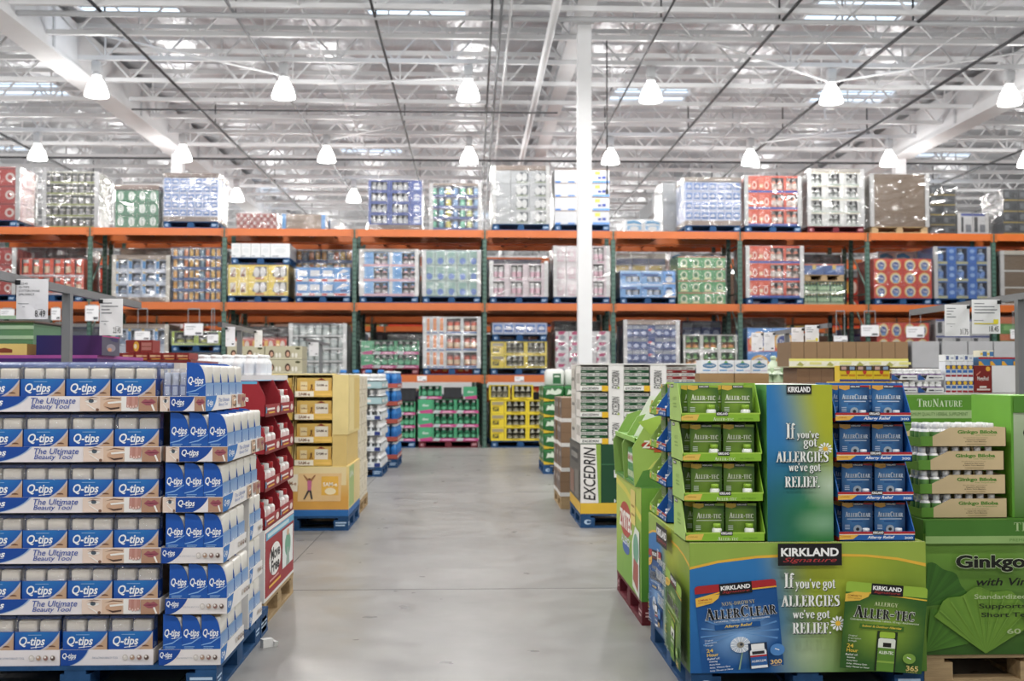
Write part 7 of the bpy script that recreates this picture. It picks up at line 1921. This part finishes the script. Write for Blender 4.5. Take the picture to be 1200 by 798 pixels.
# low shelf of small goods
SHY = 8.5
zs = Z_at(460, SHY, 1100)
z = base_stack('pale_carton', 'pale carton behind the green header boards', X_at(975, SHY), X_at(1215, SHY), SHY, .75, zs, '#cfcdc8')
zlow = z
def sb(name, label, cat, x0, x1, y0, y1, d, col, el, group, yo=.02, mat='gloss', side=None): 
    return pxbox(name, label, cat, x0, x1, y0, y1, SHY + yo, d, col, el, mat, side, group)
def rowbox(n, X0, X1, Y0, Y1, name, lab, cat, col, el, group, d=.12, yo=.02):
    for k in range(n):
        a = X0 + (X1 - X0) * k / n; b = X0 + (X1 - X0) * (k + 1) / n - .4
        sb(name, lab % NTH[k + 1], cat, a, b, Y0, Y1, d, col, el, group, yo)
yel = [('r', 0, .0, 1, .14, '#4a4a86'), ('r', .06, .34, .5, .44, '#a87a1e'), ('r', .55, .32, .94, .46, '#c98a1c'), ('e', .5, .66, .12, .22, '#c2402a'), ('r', .0, .68, 1, 1, '#4a3a2a'), ('r', .1, .74, .4, .94, '#c9a49a'), ('r', .6, .74, .9, .94, '#8fa4c4')]
mb = MB(); a, b = X_at(983, SHY), X_at(1044, SHY); mb.box(a, b, SHY + .01, SHY + .3, zlow, Z_at(447.5, SHY, 1010), '#d8b83a'); tag(mb.build('yellow_riser'), 'low yellow carton under the yellow joint pain packs', 'carton')
zy = Z_at(447.3, SHY, 1010)
rowbox(3, 984, 1043, 428.5, 447.0, 'pain_relief_pack', 'yellow pain relief pack with picture band, %s from the sign post', 'pack', '#e2c22e', yel, 'yellow pain relief packs')
wb = bottle_mesh('pill', .03, .1, '#eff0f2', '#8a6a9c', '#f7f7f8', kind='jar', capf=.25)
for tr in range(2):
    y1 = 460 - tr * 14.5; zt_ = Z_at(y1, SHY, 1075) if tr else zlow
    for k in range(2):
        x0 = 1046 + k * 31
        a, b = X_at(x0, SHY), X_at(x0 + 30, SHY)
        t = thing('pill_bottle_tray', 'white pill bottle tray with dark corner, %s tier, %s from the yellow packs' % (('lower', 'upper')[tr], NTH[k + 1]), 'tray', ((a + b) / 2, SHY + .02, zt_))
        w = b - a
        mb = MB(); mb.box(-w / 2, w / 2, 0, .2, 0, .003, '#d9dadd'); mb.box(-w / 2, w / 2, 0, .003, 0, .04, '#e9eaec')
        P = front(mb, -w / 2, w / 2, 0, 0, .04, e=.0006); P.poly([(0, 0), (.3, .1), (.1, 1), (0, 1)], '#2f5a9c'); P.poly([(.1, .9), (.3, .2), (.36, 1)], '#2c2c30'); P.rect(.42, .36, .62, .62, '#3a3a44'); P.rect(.65, .4, .95, .56, '#8a8a94'); part('lip', mb, t)
        for i in range(4):
            for j in range(2): part('bottle', bottle_mesh('pill', min(.03, w / 8.5), .083, '#eff0f2', '#8a6a9c', '#f7f7f8', kind='jar', capf=.25), t, (-w / 2 + w * (i + .5) / 4, .04 + j * .07, .004))
vit = [('r', .05, .0, .95, .14, '#9c2a34'), ('r', .0, .2, 1, .5, '#e6e9f0'), ('r', .1, .26, .9, .44, '#3a6ab0'), ('r', 0, .5, 1, .75, '#24346e'), ('e', .5, .62, .35, .12, '#e2b93a')]
for tr in range(2):
    y1 = 460 - tr * 18.5
    mb = MB(); a, b = X_at(1107.5, SHY), X_at(1141, SHY)
    rowbox(5, 1108, 1141, y1 - 18 if tr else y1 - 18.2, y1 if tr else 459.9, 'vitamin_box', ('lower' if tr == 0 else 'middle') + ' tier blue and white vitamin box, %s from the pill bottle trays', 'vitamin box', '#e2e5ec', vit, 'vitamin boxes beside the pill bottles')
rowbox(3, 1108, 1141, 415.6, 423.0, 'vitamin_box', 'white capped vitamin box on the top tier, %s from the pill bottle trays', 'vitamin box', '#eef0f3', [('r', .1, .2, .4, .8, '#5a6a9c'), ('r', .6, .3, .9, .6, '#c9cfe0')], 'top vitamin boxes')
o, g = sb('wine_box', 'dark wine red supplement box with white lettering beside the blank white carton', 'box', 1141.5, 1162, 428.5, 459.9, .2, '#7d231f', [('e', .8, .88, .13, .09, '#e0a83a'), ('t', 'MegaRed', .18, .4, .82, .6, '#efe6e2'), ('r', .3, .17, .7, .24, '#efe6e2'), ('r', .15, .08, .9, .14, '#efdcd8'), ('p', [(.1, .66), (.35, .8), (.38, .76), (.14, .62)], '#c97a6a')], None)
sb('blank_carton', 'blank white carton between the wine red box and the far post', 'carton', 1162.5, 1215, 428.5, 459.9, .3, '#e0e0e2', [], None)
rowbox(5, 1147, 1215, 418.6, 428.2, 'ointment_box', 'small blue box with orange corner on the blank white carton, %s in the row', 'box', '#3f76a8', [('r', 0, .78, 1, 1, '#a5282c'), ('p', [(0, 0), (.5, 0), (.2, .5), (0, .5)], '#e0a83a')], 'small blue boxes on the blank carton')
rowbox(2, 1149, 1165, 410.5, 418.2, 'ointment_box', 'loose small box on top of the blue boxes, %s from the vitamin boxes', 'box', '#e6e0c8', [('r', .4, .1, 1, .8, '#4a76a8'), ('r', 0, .3, .4, .6, '#e2c24a')], 'loose small boxes on top')
rowbox(2, 1085, 1107, 421.5, 431, 'syrup_box', 'small white box with red side above the pill bottle trays, %s in the row', 'box', '#e4e6ec', [('p', [(0, 0), (.4, 0), (0, 1)], '#b8303a'), ('r', .55, .2, .9, .8, '#3a4a86')], 'small red sided boxes') if False else None

# ================================================================== SIGN RAILS AND PRICE SIGNS
RAILG = '#6f7174'
def price_sign(label, px0, px1, py0, py1, rx, lines, price, hl=None, group=None):
    """a paper price sign clipped by one edge to the aisle side of a rail standing at x = rx"""
    edge = px0 if rx < 0 else px1
    xe = rx + (.026 if rx < 0 else -.026)
    d = ray(edge, (py0 + py1) / 2); Y = xe * d.y / d.x
    a, b = X_at(px0, Y), X_at(px1, Y); w = b - a
    z1 = at((px0 + px1) / 2, py0, Y).z; z0 = at((px0 + px1) / 2, py1, Y).z; h = z1 - z0
    t = thing('price_sign', label, 'price sign', ((a + b) / 2, Y, z0), 0, group)
    mb = MB(); mb.box(-w / 2, w / 2, -.002, .002, 0, h, '#e9e9ec')
    P = front(mb, -w / 2, w / 2, -.002, 0, h, e=.0005)
    for i, s in enumerate(lines):
        if s[0] == '=': P.rect(.08, .865 - i * .09, .08 + .09 * len(s), .895 - i * .09, '#8b8d92')
        else: P.text(s, .08, .86 - i * .09, min(.9, .08 + .055 * len(s)), .91 - i * .09, '#55575c')
    P.rect(.06, .38, .4, .395, '#9a9ca2'); P.rect(.2, .3, .28, .315, '#9a9ca2'); P.rect(.7, .24, .86, .25, '#9a9ca2')
    if price and price[0] != '=': P.text(price, .6, .06, .93, .22, '#26272b')
    elif price: P.rect(.66, .09, .9, .16, '#4a4b50')
    if hl: P.rect(.06, .28, .9, .31, '#e0d23a'); P.rect(.75, .3, .92, .42, '#e0d23a')
    part('card', mb, t)
    s_ = -1 if rx < 0 else 1
    mb = MB(); mb.box(min(s_ * w / 2, s_ * (w / 2 - .02)) , max(s_ * w / 2, s_ * (w / 2 - .02)), -.004, .004, h - .03, h - .006, '#2a2b2e'); mb.box(min(s_ * w / 2, s_ * (w / 2 + .005)), max(s_ * w / 2, s_ * (w / 2 + .005)), -.01, .01, h - .03, h - .006, '#2a2b2e'); part('clip', mb, t)
    return t
def rail(label, X, Y0, Y1, z, posts, zbase):
    t = thing('sign_rail', label, 'sign rail', (X, Y0, z))
    mb = MB(); mb.box(-.02, .02, 0, Y1 - Y0, -.022, .022, RAILG, 'metal'); mb.box(-.021, .021, -.004, 0, -.023, .023, '#4a4c50', 'metal'); part('rail', mb, t)
    for py in posts:
        mb = MB(); mb.box(-.024, .024, py - Y0 - .024, py - Y0 + .024, zbase - z, -.022, RAILG, 'metal'); mb.box(-.06, .06, py - Y0 - .06, py - Y0 + .06, zbase - z, zbase - z + .006, RAILG, 'metal'); part('post', mb, t)
    return t
def railX(px, py, Yg): return at(px, py, Yg)
p = at(160, 357.5, 8.0)
LXR = p.x; LZ = p.z
rail('grey steel sign rail on one post rising over the swab stack', LXR, 5.2, 8.05, LZ, (6.65,), 0)
price_sign('paper price sign reading 8.49 hanging over the swab stack', 18, 55, 327, 374, LXR, ('42540', 'Q-TIPS', 'COTTON SWABS', '2PK/500CT'), '8.49')
price_sign('paper price sign reading 23.45 hanging nearer the end of the same rail', 116, 143, 350, 393, LXR, ('=====', '========', '====', '====='), '23.45')
p = at(281, 385, 11.5); R2X = p.x
rail('short grey sign rail on a post behind the swab stack by the white bottles', p.x, 10.6, 12.6, p.z, (11.5,), 0)
price_sign('narrow price sign on the short rail nearer the swab stack', 264, 275, 383, 406, R2X, ('====', '==='), '=')
price_sign('narrow price sign on the short rail by the beige cartons', 298, 307, 387, 407, R2X, ('====', '==='), '=')
p = at(376, 402, 17.6); R3X = p.x
rail('small far grey sign rail on a post over the blue lidded bottles', p.x, 15.9, 18.5, p.z, (17.6,), 0)
price_sign('small far price sign on the rail over the blue lidded bottles', 362, 373, 401, 417, R3X, ('====', '==='), '=')
p = at(922, 388.5, 12.4)
RXR = p.x
rail('grey sign rail on a post above the plain brown cartons', RXR, 10.9, 13.8, p.z, (12.4,), 0)
price_sign('paper price sign on the rail above the plain brown cartons, nearest its low end', 881, 894, 390, 411, RXR, ('====', '======'), '=')
price_sign('paper price sign on the rail beside the grey post', 895.5, 908, 389.5, 411, RXR, ('====', '====='), '=')
price_sign('paper price sign on the rail past the grey post', 928, 942, 384, 407, RXR, ('===', '======'), '=')
price_sign('paper price sign with yellow stripe at the high end of the middle rail', 944, 960, 381, 407, RXR, ('====', '======', '====='), '=', hl=True)
p = at(1186, 349, 7.3); R4X = p.x
rail('grey sign rail reaching in at the picture edge above the grey cartons', p.x, 7.0, 9.0, p.z, (7.2,), 0)
price_sign('paper price sign reading 31.75 above the grey cartons', 1108, 1137, 357, 394, R4X, ('====', '===', '==', '===='), '31.75')
price_sign('paper price sign reading 18.45 with yellow stripe above the grey cartons', 1140, 1173, 351, 391, R4X, ('====', '========', '=========', '========'), '18.45', hl=True)
# white cards hung under the middle beam of the rack and on the low beam
def rack_card(label, x0, x1, y0, y1, hang=True, yl=-.06, hs=.3):
    a, z1 = rk(x0, y0, yl); b, _ = rk(x1, y0, yl); z0 = rk((x0 + x1) / 2, y1, yl)[1]
    w = b - a; h = z1 - z0
    t = thing('price_card', label, 'price sign', rw((a + b) / 2, yl, z0), RTH)
    mb = MB(); mb.box(-w / 2, w / 2, -.003, 0, 0, h, '#ececef'); P = front(mb, -w / 2, w / 2, -.003, 0, h, e=.001); P.rect(.1, .7, .6, .76, '#8d9096'); P.rect(.1, .5, .5, .55, '#8d9096'); P.rect(.6, .1, .92, .25, '#4a4c52'); part('card', mb, t)
    if hang:
        mb = MB()
        zb = ZM - BH if z1 < ZM - BH else z1
        for s in (-hs, hs): mb.box(s * w - .006, s * w + .006, .0, .004, h * .5, zb - z0 + .02, '#9a9c9f', 'metal')
        mb.box(-hs * w, hs * w, 0, abs(yl) - .028, zb - z0, zb - z0 + .02, '#9a9c9f', 'metal')
        part('hanger', mb, t)
for i, (x0, x1, y0, y1, lb) in enumerate(((216, 238, 379, 393, 'over the lime green trays'), (1009, 1030, 381, 394, 'over the plain brown cartons'), (1062, 1083, 382.5, 395.5, 'in front of the low bullseye cartons'), (977, 993, 393.5, 400, 'small and blank over the brown cartons'), (60, 71, 361, 375, 'behind the grey post of the near rail'), (100, 116, 358, 376, 'beside the near 23.45 sign'), (0, 17, 362, 373, 'behind the near 8.49 sign'), (158, 176, 388, 398.5, 'over the upright red boxes'), (243, 256, 392, 402, 'beside another card at the lime green trays'), (1184, 1200, 386, 397, 'in front of the green and orange cartons'))):
    rack_card('white price card hung from the rack beam, %s' % lb, x0, x1, y0, y1, yl=-.06 - .03 * (i == 8), hs=.3 if i != 8 else .12)
for x0, x1, y0, y1, lb in ((489, 500, 440.5, 446.5, 'below the white and orange cookware cartons'), (603, 614, 441, 447, 'below the yellow bottle cartons')):
    rack_card('white price card stuck on the low orange beam, %s' % lb, x0, x1, y0, y1, False, -.0155)
